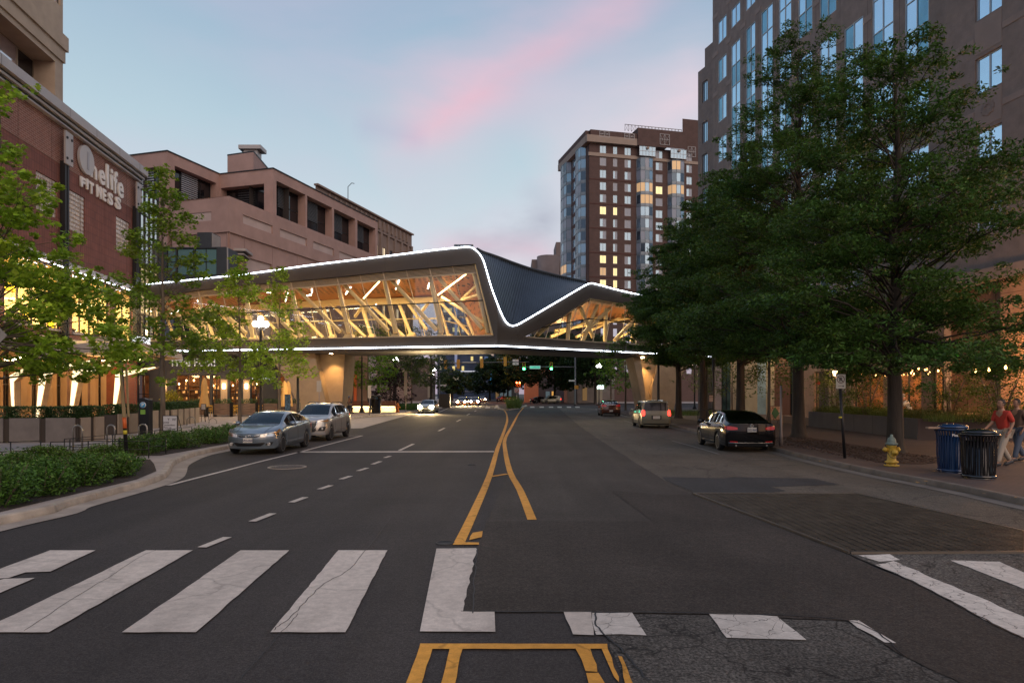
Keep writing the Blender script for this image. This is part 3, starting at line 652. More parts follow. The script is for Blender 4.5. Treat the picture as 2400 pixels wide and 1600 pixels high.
def shrub(name, c, rx, ry, h, label, m, n=900, ls=.06, shape='quad', cat='shrub', group=None, stems=True, flat_top=False, up=.5):
    root = empty(name, c, label, cat, group); c = Vector(c); r = random.Random(hash((round(c.x, 2), round(c.y, 2))) % 9999); mb = MB()
    pts = []; k = 7 if not flat_top else 1
    if flat_top:
        P = rng.uniform(-1, 1, size=(n, 3)); edge = rng.integers(0, 3, n); P[np.arange(n), edge] = np.sign(P[np.arange(n), edge])*rng.uniform(.85, 1.08, n)
        P *= np.array([rx, ry, h/2]); P[:, 2] += h/2; pts.append(P+np.array(c))
    else:
        for i in range(k):
            a = i*2.4; q = c+Vector((math.cos(a)*rx*.42*(i > 0), math.sin(a)*ry*.42*(i > 0), h*(.55 if i == 0 else r.uniform(.36, .5)))); s = .7 if i == 0 else r.uniform(.42, .55)
            pts.append(blob(q, (rx*s, ry*s, h*.42*r.uniform(.8, 1.1)), n//k, .5))
    if stems:
        for i in range(7):
            a = i*.9; mb.path([c+Vector((math.cos(a)*rx*.1, math.sin(a)*ry*.1, -.02)), c+Vector((math.cos(a)*rx*.45, math.sin(a)*ry*.45, h*.5)), c+Vector((math.cos(a)*rx*.6, math.sin(a)*ry*.6, h*.8))], [.014, .01, .004], 4, False)
        mb.build('stems', M_barkg, root, fix=False)
    leaves('foliage', np.concatenate(pts), ls, shape, m, root, up=up); return root
def tuft(name, pts, hgt, m, label=None, width=1.0, cat=None, kind='stuff', parent=None):
    P = np.asarray(pts, dtype=np.float32); N = len(P); S = SHAPES['blade']; k = 4
    a = rng.normal(size=(N, 3))*np.array([.35, .35, 0])+np.array([0, 0, 1]); a /= np.linalg.norm(a, axis=1, keepdims=True)
    b = np.cross(a, rng.normal(size=(N, 3))); b /= np.linalg.norm(b, axis=1, keepdims=True); sz = rng.uniform(.5, 1.1, size=(N, 1, 1))*hgt
    V = (P[:, None, :]+(a[:, None, :]*S[None, :, 1:2]+b[:, None, :]*S[None, :, 0:1]*width)*sz).reshape(-1, 3).astype(np.float32)
    me = bpy.data.meshes.new(name); me.vertices.add(len(V)); me.vertices.foreach_set('co', V.ravel()); me.loops.add(N*k); me.loops.foreach_set('vertex_index', np.arange(N*k, dtype=np.int32))
    me.polygons.add(N); me.polygons.foreach_set('loop_start', np.arange(0, N*k, k, dtype=np.int32)); me.polygons.foreach_set('loop_total', np.full(N, k, dtype=np.int32)); me.update(calc_edges=True); me.materials.append(m)
    o = link(name, me, parent)
    if kind: o['kind'] = kind
    if label: o['label'] = label
    if cat: o['category'] = cat
    return o
# ================================================================ BUILDINGS
uF = (-.1219, 1); fF = Fr((-33.5, 61), uF)                     # brick mall front on the left; u runs away from the camera
M_brick = brick_mat('red_brick', (.27, .105, .08), (.21, .085, .068), (.36, .25, .21), .44, .15, .022, uF)
M_brickdk = brick_mat('brick_stack_bond', (.23, .088, .07), (.19, .076, .064), (.14, .06, .05), .3, .6, .028, uF, stack=True)
M_brickw = brick_mat('red_brick_plain', (.34, .115, .075), (.28, .10, .07), (.30, .19, .15), .42, .13, .014, (1, 0))
M_alu = mat('pale_aluminium', (.40, .37, .36), .45, metal=.3, var=.08, vscale=.6)
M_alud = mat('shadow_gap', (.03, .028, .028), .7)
M_blk = mat('black_steel', (.018, .018, .02), .45, metal=.4)
M_dkframe = mat('dark_bronze_frame', (.05, .042, .036), .45, metal=.4)
M_concb = mat('beige_precast', (.42, .34, .26), .8, var=.12, vscale=.7, bump=.1, bscale=30)
M_pink = mat('pink_precast', (.37, .245, .215), .85, var=.12, vscale=.5, bump=.12, bscale=25)
M_pinkl = mat('pale_pink_panel', (.47, .37, .345), .85, var=.10, vscale=.5)
M_dglass = clear_glass('dark_glass', (.05, .055, .06), (.8, .88, 1), boost=.12)
M_sglass = mat('sky_reflecting_glass', (.50, .72, .92), .03, metal=.92, var=.06, vscale=.25)
M_sglass2 = mat('teal_spandrel_glass', (.16, .34, .46), .06, metal=.85, var=.2, vscale=.5)
M_clear = clear_glass('clear_glass', (.93, .95, .95), boost=.02)
M_warmroom = mat('warm_room_wall', (.66, .52, .30), .8, var=.4, vscale=.8, stretch=(1, 1, .25))
M_whiteb = mat('white_sign', (.72, .70, .68), .4)
G_warm = glow('warm_strip', (1, .72, .36), 9); G_warm2 = glow('warm_led_panel', (1, .76, .42), 2.0); G_white = glow('white_led', (.80, .88, 1.0), 11)
G_sign = glow('white_sign_light', (1, .97, .95), 1.6); G_bulb = glow('string_bulb', (1, .50, .15), 14)
M_wood = mat('grey_timber', (.16, .11, .08), .8, var=.35, vscale=2.5, stretch=(.6, .6, 6))
# ---------------- brick mall with the fitness club
mall = empty('brick_mall_building', fF.P(0, 0), 'red brick mall at left with fitness club letters, glass blocks and lit upper windows', 'building')
UC = 0.0; UN = -34.0                                          # corner (far) and the near end, out of frame
zc = 22.2
def fuz(px, py, fr=fF, d=0): return fr.hit(px, py, d)
wins = []                                                     # lit windows of the second storey
zs0, zs1 = 6.55, 11.0
for a, b in ((-26.5, -20.6), (-19.2, -12.6), (-11.2, -5.2), (-4.2, -.75)): wins.append((a, b, zs0, zs1))
gb = []
for (x0, yt, x1, yb) in ((84, 398, 133, 490), (157, 440, 199, 535), (272, 505, 304, 585)):
    u0, z1 = fuz(x0, yt); u1, zq = fuz(x1, yt); _, z0 = fuz(x0, yb); gb.append((u0, u1, z0, z1))
low = [(-33, -1.0, .14, 5.2)]
mb = MB(); wall(mb, fF, UN, UC, 5.2, 11.4, wins, .35); mb.build('brick_wall', M_brick, mall)
mb = MB(); wall(mb, fF, UN, UC, 18.3, 20.95, [], .3); mb.fbox(fF, UN, UC, 18.28, 18.36, -.02, .035); mb.build('brick_wall', M_brick, mall)
mb = MB(); wall(mb, fF, UN, UC, 11.4, 18.3, gb, .15); mb.build('brick_panel_wall', M_brickdk, mall)
mb = MB(); mb.quad(fF.P(0, 0), fF.P(0, zc), fF.P(0, zc, -3), fF.P(0, 0, -3)); mb.quad(fF.P(UN, 0), fF.P(UN, zc), fF.P(UN, zc, -20), fF.P(UN, 0, -20)); mb.quad(fF.P(UN, zc-.4), fF.P(0, zc-.4), fF.P(0, zc-.4, -20), fF.P(UN, zc-.4, -20)); mb.build('side_wall', M_brickw, mall)
mb = MB(); mb.fbox(fF, UN, UC+.5, 21.55, zc, -.6, .75); mb.fbox(fF, UN, UC+.35, 21.25, 21.40, -.1, .50); mb.fbox(fF, UN, UC+.3, 20.95, 21.05, -.1, .36); mb.build('cornice', M_alu, mall)
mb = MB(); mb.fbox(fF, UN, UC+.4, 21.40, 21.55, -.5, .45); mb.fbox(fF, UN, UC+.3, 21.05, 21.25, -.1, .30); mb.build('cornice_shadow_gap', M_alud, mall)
mb = MB()
for u in np.arange(UN+1.5, 0, 3.9): mb.fbox(fF, u-.012, u+.012, 21.56, zc-.02, .752, .757)
mb.build('cornice_joints', M_alud, mall, fix=False)
mb = MB()
for u in np.arange(UN+.6, 0, 3.9): mb.fbox(fF, u-.02, u+.02, 11.4, 20.9, .0, .006)
mb.build('wall_joints', mat('brick_joint', (.09, .04, .03), .9), mall, fix=False)
# glass block windows, every block its own piece
M_gblock = mat('glass_block', (.46, .40, .36), .15, var=.25, vscale=3.0, coat=.4)
bl = None
for (u0, u1, z0, z1) in gb:
    nu = 8 if u1-u0 > 2.2 else 7; nz = max(8, int((z1-z0)/((u1-u0)/nu)))
    MBg = MB(); MBg.fbox(fF, u0, u1, z0, z1, -.14, -.11); w = MBg.build('glass_block_window', mat('block_mortar', (.30, .25, .22), .9), mall)
    for i in range(nu):
        for j in range(nz):
            a, b = u0+(u1-u0)*(i+.08)/nu, u0+(u1-u0)*(i+.92)/nu; c, e = z0+(z1-z0)*(j+.08)/nz, z0+(z1-z0)*(j+.92)/nz
            g = MB(); p = [fF.P(a, c, -.11), fF.P(b, c, -.11), fF.P(b, e, -.11), fF.P(a, e, -.11)]; k = .04; q = [fF.P(a+k, c+k, -.06), fF.P(b-k, c+k, -.06), fF.P(b-k, e-k, -.06), fF.P(a+k, e-k, -.06)]
            g.add(p+q, [(0, 1, 5, 4), (1, 2, 6, 5), (2, 3, 7, 6), (3, 0, 4, 7), (4, 5, 6, 7)]); g.build('glass_block', M_gblock, w, fix=False)
# black steel masts with pale head plates
for u, zt in ((fuz(147, 340)[0], fuz(147, 312)[1]), (fuz(314.5, 450)[0], fuz(314, 430)[1])):
    s = MB(); s.fbox(fF, u-.45, u-.22, 4.9, zt-2.1, .05, .38); s.fbox(fF, u-.10, u+.13, 4.9, zt-2.1, .05, .38); s.fbox(fF, u-.22, u-.10, 4.9, zt-2.1, .05, .15); ms = s.build('steel_mast', M_blk, mall)
    p = MB(); p.fbox(fF, u-.62, u+.42, zt-2.3, zt, .38, .50); hp = p.build('head_plate', M_alu, ms)
    p = MB()
    for a in (-.42, .2):
        for z in (-1.9, -.45): p.lathe(fF.P(u+a, zt+z, .50), [(.1, .0), (.1, .05)], 8, 'X')
    p.build('bolts', M_blk, hp)
# sign: a big disc, then the letters one by one
sg = empty('fitness_club_sign', fF.P(-10, 17, .2), 'large white raised letters Onelife FITNESS on the brick wall', 'sign')
u0, zt = fuz(178, 400); u1, _ = fuz(213, 400); _, z1 = fuz(194, 341); _, z0 = fuz(194, 407); uc = (u0+u1)/2; zc2 = (z0+z1)/2; rz = (z1-z0)/2; ru = (u1-u0)/2
mb = MB(); N = 40
for (d0, d1, k) in ((.08, .26, 1.0),):
    A = [fF.P(uc+math.cos(2*math.pi*i/N)*ru*k, zc2+math.sin(2*math.pi*i/N)*rz*k, d0) for i in range(N)]; mb.prism(A, fF.n*(d1-d0))
mb.build('disc', mat('sign_disc', (.42, .41, .42), .35), sg)
text('numeral', '1', fF, uc+.12, zc2-rz*.62, .275, rz*1.75, mat('sign_disc_numeral', (.30, .30, .34), .35), sg, .012, sx=1.3, bold=.03)
def put(ch, x0, x1, yb, yt, hx, wt=.03, low=True):
    ua, zb = fuz(x0, yb, d=.18); ub, _ = fuz(x1, yb, d=.18); _, ztp = fuz(x0, yt, d=.18); hgt = ztp-zb; size = hgt/hx
    text('letter', ch, fF, (ua+ub)/2, zb, .12, size, M_whiteb, sg, .06, bold=wt, width=(ub-ua)*.92)
for ch, x0, x1, yb, yt, hx in (('n', 212, 229, 411, 378, .55), ('e', 233, 248, 426, 389, .55), ('l', 250, 256, 437, 382, .72), ('i', 260, 266, 441, 390, .72), ('f', 267, 277, 449, 397, .72), ('e', 277, 291, 457, 418, .55)): put(ch, x0, x1, yb, yt, hx, .05)
for ch, x0, x1, yb, yt in (('F', 190, 201, 434, 413), ('I', 204, 208, 441, 419), ('T', 210, 221, 449, 424), ('N', 228, 239, 459, 432), ('E', 242, 250, 467, 441), ('S', 254, 266, 475, 449), ('S', 271, 285, 484, 458)): put(ch, x0, x1, yb, yt, .72, .05)
# second storey: lit rooms behind framed glass
for (a, b, c, e) in wins:
    n = max(2, round((b-a)/1.55)); window(mall, fF, a, b, c, e, n, 1, M_dkframe, M_clear, -.25, .10)
    mb = MB(); mb.fbox(fF, a-.1, b+.1, c-.16, c-.002, -.1, .14); mb.build('sill', M_alu, mall)
mb = MB(); mb.quad(fF.P(UN, 6.3, -6), fF.P(UC, 6.3, -6), fF.P(UC, 11.4, -6), fF.P(UN, 11.4, -6)); mb.build('room_back_wall', M_warmroom, mall)
mb = MB(); mb.quad(fF.P(UN, 6.35, -.36), fF.P(UC-.3, 6.35, -.36), fF.P(UC-.3, 6.35, -6), fF.P(UN, 6.35, -6)); mb.quad(fF.P(UN, 11.35, -.36), fF.P(UC-.3, 11.35, -.36), fF.P(UC-.3, 11.35, -6), fF.P(UN, 11.35, -6)); mb.quad(fF.P(UC-.3, 6.35, -.36), fF.P(UC-.3, 11.35, -.36), fF.P(UC-.3, 11.35, -6), fF.P(UC-.3, 6.35, -6)); mb.build('room_floor_and_ceiling', M_warmroom, mall)
for k in range(9):
    u = -31+k*3.5; mb = MB(); mb.fbox(fF, u-.08, u+1.9, 11.05, 11.12, -2.6, -2.45); mb.fbox(fF, u-.08, u+1.9, 11.05, 11.12, -4.6, -4.45); mb.build('ceiling_light', glow('room_tube', (1, .88, .6), 4), mall)
for u in (-28, -20, -12, -4): lamp('room_light', fF.P(u, 10.9, -2.4), 1500, (1, .73, .34), size=(5, 3), aim=fF.P(u, 6, -3))
M_yel = mat('yellow_wall_graphic', (.75, .62, .02), .7)
for (a, b, c, e) in ((-21.5, -20.9, 7, 10.6), (-18.5, -16.6, 9.6, 10.9), (-9.8, -7.4, 9.9, 11), (-6.5, -5.9, 6.4, 8.8), (-2.9, -2.2, 7, 10.9)):
    mb = MB(); mb.fbox(fF, a, b, c, e, -5.9, -5.8); mb.build('wall_graphic', M_yel, mall)
for i, (u, w, h) in enumerate(((-24, .5, 1.6), (-15.5, 1.6, 1.2), (-13.8, .5, 1.7), (-8.2, 1.2, 1.3), (-3.6, .9, 1.5))):       # gym machines in silhouette
    mb = MB(); mb.fbox(fF, u, u+w, 6.36, 6.36+.25, -2.2, -1.5); mb.fbox(fF, u+.05, u+.12, 6.6, 6.36+h, -2.1, -2.0); mb.fbox(fF, u+w-.12, u+w-.05, 6.6, 6.36+h, -2.1, -2.0); mb.fbox(fF, u, u+w, 6.3+h, 6.42+h, -2.15, -1.95); mb.fbox(fF, u+.1, u+w-.1, 6.9, 7.1, -2.2, -1.6); mb.build('gym_machine', M_blk, mall)
# purple-grey flashing band above and below the lit storey
mb = MB(); mb.fbox(fF, UN, UC-.4, 11.12, 11.5, .01, .22); mb.build('flashing_band', M_alu, mall)
# bridge's upper light mirrored in the lit windows, built as a glowing white bar
mb = MB(); mb.fbox(fF, -16, -.9, 10.94, 10.985, .24, .29); mb.build('glow_line', G_white, mall)
# ---------------- glazed return beyond the brick corner
cw = empty('glazed_corner_building', fF.P(3, 0, -.5), 'tall dark-mullioned glass bay between the brick wall and the pink building', 'building')
uu = [0.45+i*1.05 for i in range(6)]; zz_ = [5.0, 7.2, 9.4, 11.6, 13.9, 16.2, 18.6, 20.9]
mb = MB()
for u in uu: mb.fbox(fF, u-.06, u+.06, 5, 20.9, -.5, -.28)
for z in zz_: mb.fbox(fF, uu[0]-.06, uu[-1]+.06, z-.06, z+.06, -.47, -.30)
mf = mb.build('mullion_frame', M_blk, cw)
M_paleg = mat('pale_reflecting_glass', (.62, .68, .66), .05, metal=.8, var=.15, vscale=.5)
M_litg = mat('lit_office_glass', (.2, .17, .1), .1, emit=(1, .72, .35), estr=.45, var=.5, vscale=1.2)
for a, b in zip(uu, uu[1:]):
    for i, (c, e) in enumerate(zip(zz_, zz_[1:])):
        g = MB(); g.fbox(fF, a+.07, b-.07, c+.07, e-.07, -.42, -.38); g.build('pane', M_litg if i < 4 and random.random() < .6 else M_paleg, mf, fix=False)
mb = MB(); mb.fbox(fF, .1, 6, 4.8, 21.1, -8, -.55); mb.build('core', M_alud, cw)
# ---------------- beige office block on top, left
tw = empty('beige_office_tower', fF.P(-10, 22), 'beige precast office block rising behind the brick parapet at upper left', 'building')
fT = Fr((-36.5, 55.3), uF)
def tz(px, py): return fT.hit(px, py)
ue = tz(147.5, 200)[0]; z_ledge = tz(150, 122)[1]; zop = tz(124, 140)[1]; ur = tz(129, 190)[0]
mb = MB(); wall(mb, fT, ue-30, ue, 18, z_ledge-1.0, [(ue-25, ur, 21, zop)], 1.7); mb.quad(fT.P(ue, 18), fT.P(ue, 45), fT.P(ue, 45, -18), fT.P(ue, 18, -18)); mb.build('precast_wall', M_concb, tw)
mb = MB(); mb.fbox(fT, ue-30, ue+.12, z_ledge-1.0, z_ledge, -.4, .14); mb.fbox(fT, ue-30, ue+.3, z_ledge, z_ledge+1.15, -.4, .30); mb.build('ledge', M_concb, tw)
mb = MB(); wall(mb, fT, ue-30, ue, z_ledge+1.15, 48, [(ue-29, ue-.35, z_ledge+3.4, 47)], .35); mb.build('upper_wall', M_concb, tw)
n = 6
for i in range(n):
    a = ue-.35-(i+1)*3.4; window(tw, fT, a, a+3.35, z_ledge+3.4, 46, 1, 2, M_dkframe, mat('pale_blind_glass', (.74, .68, .70), .06, metal=.75), -.2, .08)
for i in range(9):
    a = ur-.02-(i+1)*2.2; window(tw, fT, a, a+2.2, 20.5, zop-.02, 1, 1, mat('tan_frame', (.30, .24, .17), .5), M_dglass if i != 1 else MATS['pale_blind_glass'], -1.6, .09)
mb = MB(); mb.fbox(fT, ue-29, ur, 19, zop+.1, -5, -4.9); mb.build('office_back_wall', mat('office_dim', (.12, .10, .08), .9), tw)
# ---------------- ground floor: dining terrace front with fluted timber-coloured panels
M_panel = mat('tan_fluted_panel', (.46, .33, .20), .65, var=.2, vscale=1.2, stretch=(1, 1, .2)); M_panel2 = mat('brown_panel', (.16, .09, .06), .6, var=.2, vscale=1.5)
fG = Fr(fF.P(0, 0, -1.0)[:2], uF)
rest = empty('terrace_restaurant', fG.P(-12, 0), 'ground floor restaurant front with tan folded panels and tall dark windows', 'building')
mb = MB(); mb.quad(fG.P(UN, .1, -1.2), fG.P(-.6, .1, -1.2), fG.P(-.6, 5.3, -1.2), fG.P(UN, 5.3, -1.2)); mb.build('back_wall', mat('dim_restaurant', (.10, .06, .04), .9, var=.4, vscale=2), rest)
u = -31.0; k = 0
while u < -1.5:
    kind = k % 5
    w = (.62, .38, .95, .5, .7)[kind]
    if kind in (0, 1, 3):
        p = MB(); p.prism([fG.P(u, .14, -.5), fG.P(u+w*.5, .14, .0), fG.P(u+w, .14, -.5)], (0, 0, 5.1)); p.build('fluted_panel', M_panel, rest)
    elif kind == 2:
        window(rest, fG, u+.04, u+w-.04, .2, 5.1, 1, 2, M_dkframe, M_dglass, -.35, .07)
    else:
        p = MB(); p.fbox(fG, u, u+w, .14, 5.2, -.55, -.25); p.build('brown_panel', M_panel2, rest)
    u += w; k += 1
p = MB(); p.fbox(fG, -3.6, -.3, .14, 6.0, -.4, 1.0); p.build('brick_pier', brick_mat('pier_brick', (.36, .10, .06), (.30, .09, .055), (.28, .17, .13), .3, .11, .014, (1, 0)), rest)
p = MB(); p.quad(fG.P(UN, 5.2, 1.0), fG.P(-.1, 5.2, 1.0), fG.P(-.1, 5.2, -1.2), fG.P(UN, 5.2, -1.2)); p.build('soffit', M_panel, rest)
# ---------------- folded canopy with lit fins
can = empty('restaurant_canopy', (-24, 42, 0), 'large folded timber canopy with bright lit fins over the left terrace', 'canopy')
M_can = mat('canopy_timber', (.48, .33, .19), .6, var=.15, vscale=1.0, stretch=(.3, .3, 3)); M_canf = mat('canopy_fascia', (.34, .29, .26), .6, var=.1, vscale=1)
tipp = W(427, 842, 50); roofpts = [fF.P(-32, 4.75, -.9), fF.P(-32, 4.55, 5.5), W(95, 838, 36), W(215, 825, 39), W(330, 822, 44), tipp, fF.P(-1.0, 4.9, -.9)]
roofpts = [Vector((p.x, p.y, p.z)) for p in roofpts]
mb = MB(); low = roofpts; hi = [p+Vector((0, 0, .55)) for p in roofpts]
cz = Vector((-29, 46, 4.9)); 
for i in range(len(low)):
    j = (i+1) % len(low); mb.add([low[i], low[j], cz], [(0, 1, 2)])
    mb.add([hi[i], hi[j], cz+Vector((0, 0, .7))], [(0, 1, 2)])
mb.build('canopy_soffit', M_can, can)
mb = MB()
for i in range(1, len(low)-1):
    j = i+1; mb.quad(low[i], low[j], hi[j], hi[i])
mb.build('fascia', M_canf, can)
for i, (pb, pm, pt, Yb, Yt) in enumerate((((82, 966), (92, 866), (219, 846), 40.0, 37.0), ((160, 966), (170, 866), (280, 852), 43.5, 40.0), ((262, 962), (270, 872), (365, 862), 48, 45), ((30, 965), (22, 880), (70, 858), 37.5, 36))):
    B, M_, T = W(*pb, Yb), W(*pm, Yb), W(*pt, Yt); B.z = .15
    sx = Vector((.62 if i < 3 else .4, -.15, 0)); q = MB(); k = Vector((.30, 0, 0))
    # upright: narrow at the foot, wide at the knee; beam: wide at the knee, narrow at the tip
    q.prism([B, B+k*.5, M_+sx*1.0+Vector((0, 0, -.3)), M_], (0.05, .35, 0)); q.prism([M_, M_+sx+Vector((0, 0, -.3)), T+Vector((0, 0, -.02)), T+Vector((0, 0, .1))], (0.05, .35, 0)); f = q.build('fin', M_can, can)
    g = MB(); o = Vector((0.0, -.012, 0))
    g.add([B+o+k*.05, B+o+k*.4, M_+o+sx*.86+Vector((0, 0, -.33)), M_+o+sx*.05], [(0, 1, 2, 3)]); g.add([M_+o+sx*.05, M_+o+sx*.86+Vector((0, 0, -.33)), T+o, T+o+Vector((0, 0, .07))], [(0, 1, 2, 3)]); g.build('light_panel', G_warm2, f)
for i, (px, py, Y) in enumerate(((256, 841, 43), (282, 843, 44), (296, 843, 44.5), (322, 843, 46), (250, 845, 42), (40, 838, 37), (60, 836, 38), (25, 843, 36))):
    c = W(px, py, Y); mb = MB(); mb.box(c, (.45, .3, .07)); mb.build('downlight', glow('canopy_downlight', (1, .72, .38), 22), can)
for p in ((-30, 36, 4.2), (-29, 41, 4.2), (-30.5, 46.5, 4.2), (-31, 52, 4.2), (-31.5, 57, 4.2)): lamp('canopy_light', p, 230, (1, .58, .24), .5)
lamp('canopy_front_light', (-24, 45, 4.3), 60, (1, .6, .28), .5)
# restaurant signs on the canopy
fS = Fr(W(255, 815, 46)[:2], (1, .25)); 
s1 = empty('canopy_wall_sign', fS.P(0, 6), 'small white canopy lettering ending in SHAKES above the lit terrace', 'sign')
p = MB(); a = W(200, 826, 45); b = W(296, 813, 47); fz = Fr(a[:2], (b.x-a.x, b.y-a.y)); Lz = math.dist(a[:2], b[:2])
p.fbox(fz, 0, Lz, 4.75, 5.85, -.1, 0); p.build('backing', M_canf, s1)
text('lettering', 'SHAKES', fz, Lz*.74, 4.85, .04, .5, G_sign, s1, .03, sx=.8)
s2 = empty('lit_lettering_sign', W(330, 805, 50), 'bright white panel of tall letters by the brick corner', 'sign')
a = W(315, 800, 51); b = W(352, 800, 53); fz2 = Fr(a[:2], (b.x-a.x, b.y-a.y)); L2 = math.dist(a[:2], b[:2])
p = MB(); p.fbox(fz2, 0, L2, 5.0, 6.35, -.2, 0); p.build('light_box', glow('sign_box', (.95, .96, 1), 1.5), s2)
text('lettering', 'TED’S', fz2, L2*.5, 5.72, .02, .75, M_blk, s2, .02, sx=.55, bold=.01); text('lettering', 'BULLETIN', fz2, L2*.5, 5.1, .02, .6, M_blk, s2, .02, sx=.42, bold=.01)
p = MB(); a = W(300, 842, 49); b = W(428, 842, 54); fz3 = Fr(a[:2], (b.x-a.x, b.y-a.y)); L3 = math.dist(a[:2], b[:2]); p.fbox(fz3, -3, L3, 4.65, 4.95, -.6, 0); p.fbox(fz3, -3, L3-.6, 4.95, 5.2, -.8, -.2); p.build('light_shelf', mat('blue_white_fascia', (.55, .6, .66), .5), s2)
# ---------------- "True Food" restaurant under the bridge
fR = Fr(W(318, 900, 64)[:2], (1, .12)); LR = 13.7
tf = empty('kitchen_restaurant', fR.P(5, 0), 'dark restaurant front with True Food letters and an amber lit bar', 'building')
M_char = mat('charcoal_cladding', (.028, .028, .032), .55, var=.2, vscale=1.5)
hp = lambda x: fR.hit(x, 900)[0]; holes = [(hp(a), hp(b), c, 3.8) for a, b, c in ((323, 350, .2), (412, 468, .9), (471, 492, .9), (497, 516, .9), (538, 566, .2), (588, 610, .2))]
mb = MB(); wall(mb, fR, -1.0, LR-.8, .1, 5.95, holes, .3); mb.build('front_wall', M_char, tf)
mb = MB()
for z in np.arange(4.4, 5.9, .24): mb.fbox(fR, -1, LR-1, z, z+.2, .005, .04)
mb.build('cladding_boards', M_char, tf)
for h in holes: window(tf, fR, *h, max(2, int((h[1]-h[0])/.9)), 2, M_blk, M_clear, -.15, .06)
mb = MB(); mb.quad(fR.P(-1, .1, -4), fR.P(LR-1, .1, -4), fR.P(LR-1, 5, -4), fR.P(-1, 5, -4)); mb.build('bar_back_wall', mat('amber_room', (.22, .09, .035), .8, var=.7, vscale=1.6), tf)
mb = MB()
for i in range(60):
    u = random.uniform(.5, 12.2); z = random.choice((1.5, 2.1, 2.5, 2.9)); mb.fbox(fR, u, u+.09, z, z+random.uniform(.15, .3), -3.6, -3.5)
mb.build('shelf_bottles', mat('bottle_amber', (.5, .25, .08), .2, emit=(1, .5, .15), estr=.8), tf)
mb = MB()
for z in (1.45, 2.05, 2.45, 2.85): mb.fbox(fR, .3, 12.3, z-.05, z, -3.8, -3.4)
mb.fbox(fR, 4, 9, .1, 1.2, -2.4, -1.9); mb.build('shelves_and_bar', M_panel2, tf)
for i in range(14):
    u = .8+i*.82; c = fR.P(u, 3.1+random.uniform(-.3, .3), -1.3+random.uniform(-.8, .5)); MB().lathe(c, [(.01, .1), (.07, .05), (.07, -.05), (.01, -.09)], 8).build('pendant_lamp', glow('pendant', (1, .6, .25), 16), tf)
for u in (1, 4.5, 7, 9.5, 12): lamp('bar_light', fR.P(u, 3.3, -1.8), 75, (1, .52, .2), .4)
for u in (hp(384), hp(525), hp(578)):
    p = MB(); p.fbox(fR, u-.12, u+.12, 2.5, 3.0, .02, .14); p.build('sconce', glow('sconce', (1, .75, .45), 7), tf); lamp('sconce_light', fR.P(u, 2.9, .5), 14, (1, .62, .3), .1)
    p = MB(); p.fbox(fR, u-.3, u+.3, .14, 3.4, .002, .02); p.build('tan_pilaster', M_panel, tf)
tsg = empty('restaurant_name_sign', fR.P(7, 5, .2), 'pale thin letters True Food on the dark fascia under the bridge', 'sign')
a = fR.hit(398, 858)[0]; b = fR.hit(505, 858)[0]
MATS['pale_letters'] = mat('pale_letters', (.55, .54, .52), .4, emit=(1, .97, .92), estr=.35)
t_ = text('lettering', 'True Food', fR, (a+b)/2, fR.hit(440, 858)[1], .1, 1.05, MATS['pale_letters'], tsg, .03, width=b-a)
fR2 = Fr(fR.P(LR-.8, 0, 0)[:2], (1, .05)); 
a = fR.hit(589, 890, .3)[0]; b = fR.hit(632, 890, .3)[0]
t2g = empty('restaurant_side_sign', fR.P(16.5, 4, .3), 'small bright letters True Food above the tall side windows', 'sign')
t_ = text('lettering', 'True Food', fR, (a+b)/2, fR.hit(610, 889, .3)[1], .32, .62, G_sign, t2g, .03, bold=.012, width=b-a)
# pinkish stone wall of the mall beyond the restaurant, with macy's letters
fM = Fr(W(648, 900, 76)[:2], (1, .16))
mm_ = empty('stone_store_building', fM.P(2, 0), 'pink stone department store wall behind the left bridge pier', 'building')
mb = MB(); xm = lambda x: fM.hit(x, 900)[0]; wall(mb, fM, 0, xm(862), .1, 12, [(xm(806), xm(828), .2, 4.2)], .5); mb.build('stone_wall', M_pink, mm_)
for i in range(6):
    for j in range(3):
        p = MB(); p.fbox(fM, .05+i*1.15, 1.12+i*1.15, .15+j*1.65, 1.76+j*1.65, .004, .03); p.build('stone_panel', M_pinkl, mm_, fix=False)
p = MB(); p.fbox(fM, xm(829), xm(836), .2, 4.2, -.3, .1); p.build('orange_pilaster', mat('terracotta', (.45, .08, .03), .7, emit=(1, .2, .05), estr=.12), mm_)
p = MB(); p.quad(fM.P(xm(806), .2, -.45), fM.P(xm(828), .2, -.45), fM.P(xm(828), 4.2, -.45), fM.P(xm(806), 4.2, -.45)); p.build('recess', mat('grey_door', (.12, .11, .13), .5), mm_)
ma = empty('department_store_sign', fM.P(12, 5, .2), 'thin white lower-case letters macys beside the left bridge pier', 'sign')
a = fM.hit(797, 880)[0]; b = fM.hit(826, 880)[0]; t_ = text('lettering', 'macy’s', fM, (a+b)/2, fM.hit(810, 880)[1], .1, 1.1, mat('letter_cream', (.7, .68, .6), .4, emit=(1, .95, .85), estr=.5), ma, .04, width=b-a)
p = MB(); a = [W(806, 824, 78), W(836, 855, 78), W(829, 857, 78), W(807, 836, 78)]; p.prism(a, (0, 4, 0)); p.build('entrance_canopy', mat('white_canopy', (.55, .53, .55), .5), mm_)
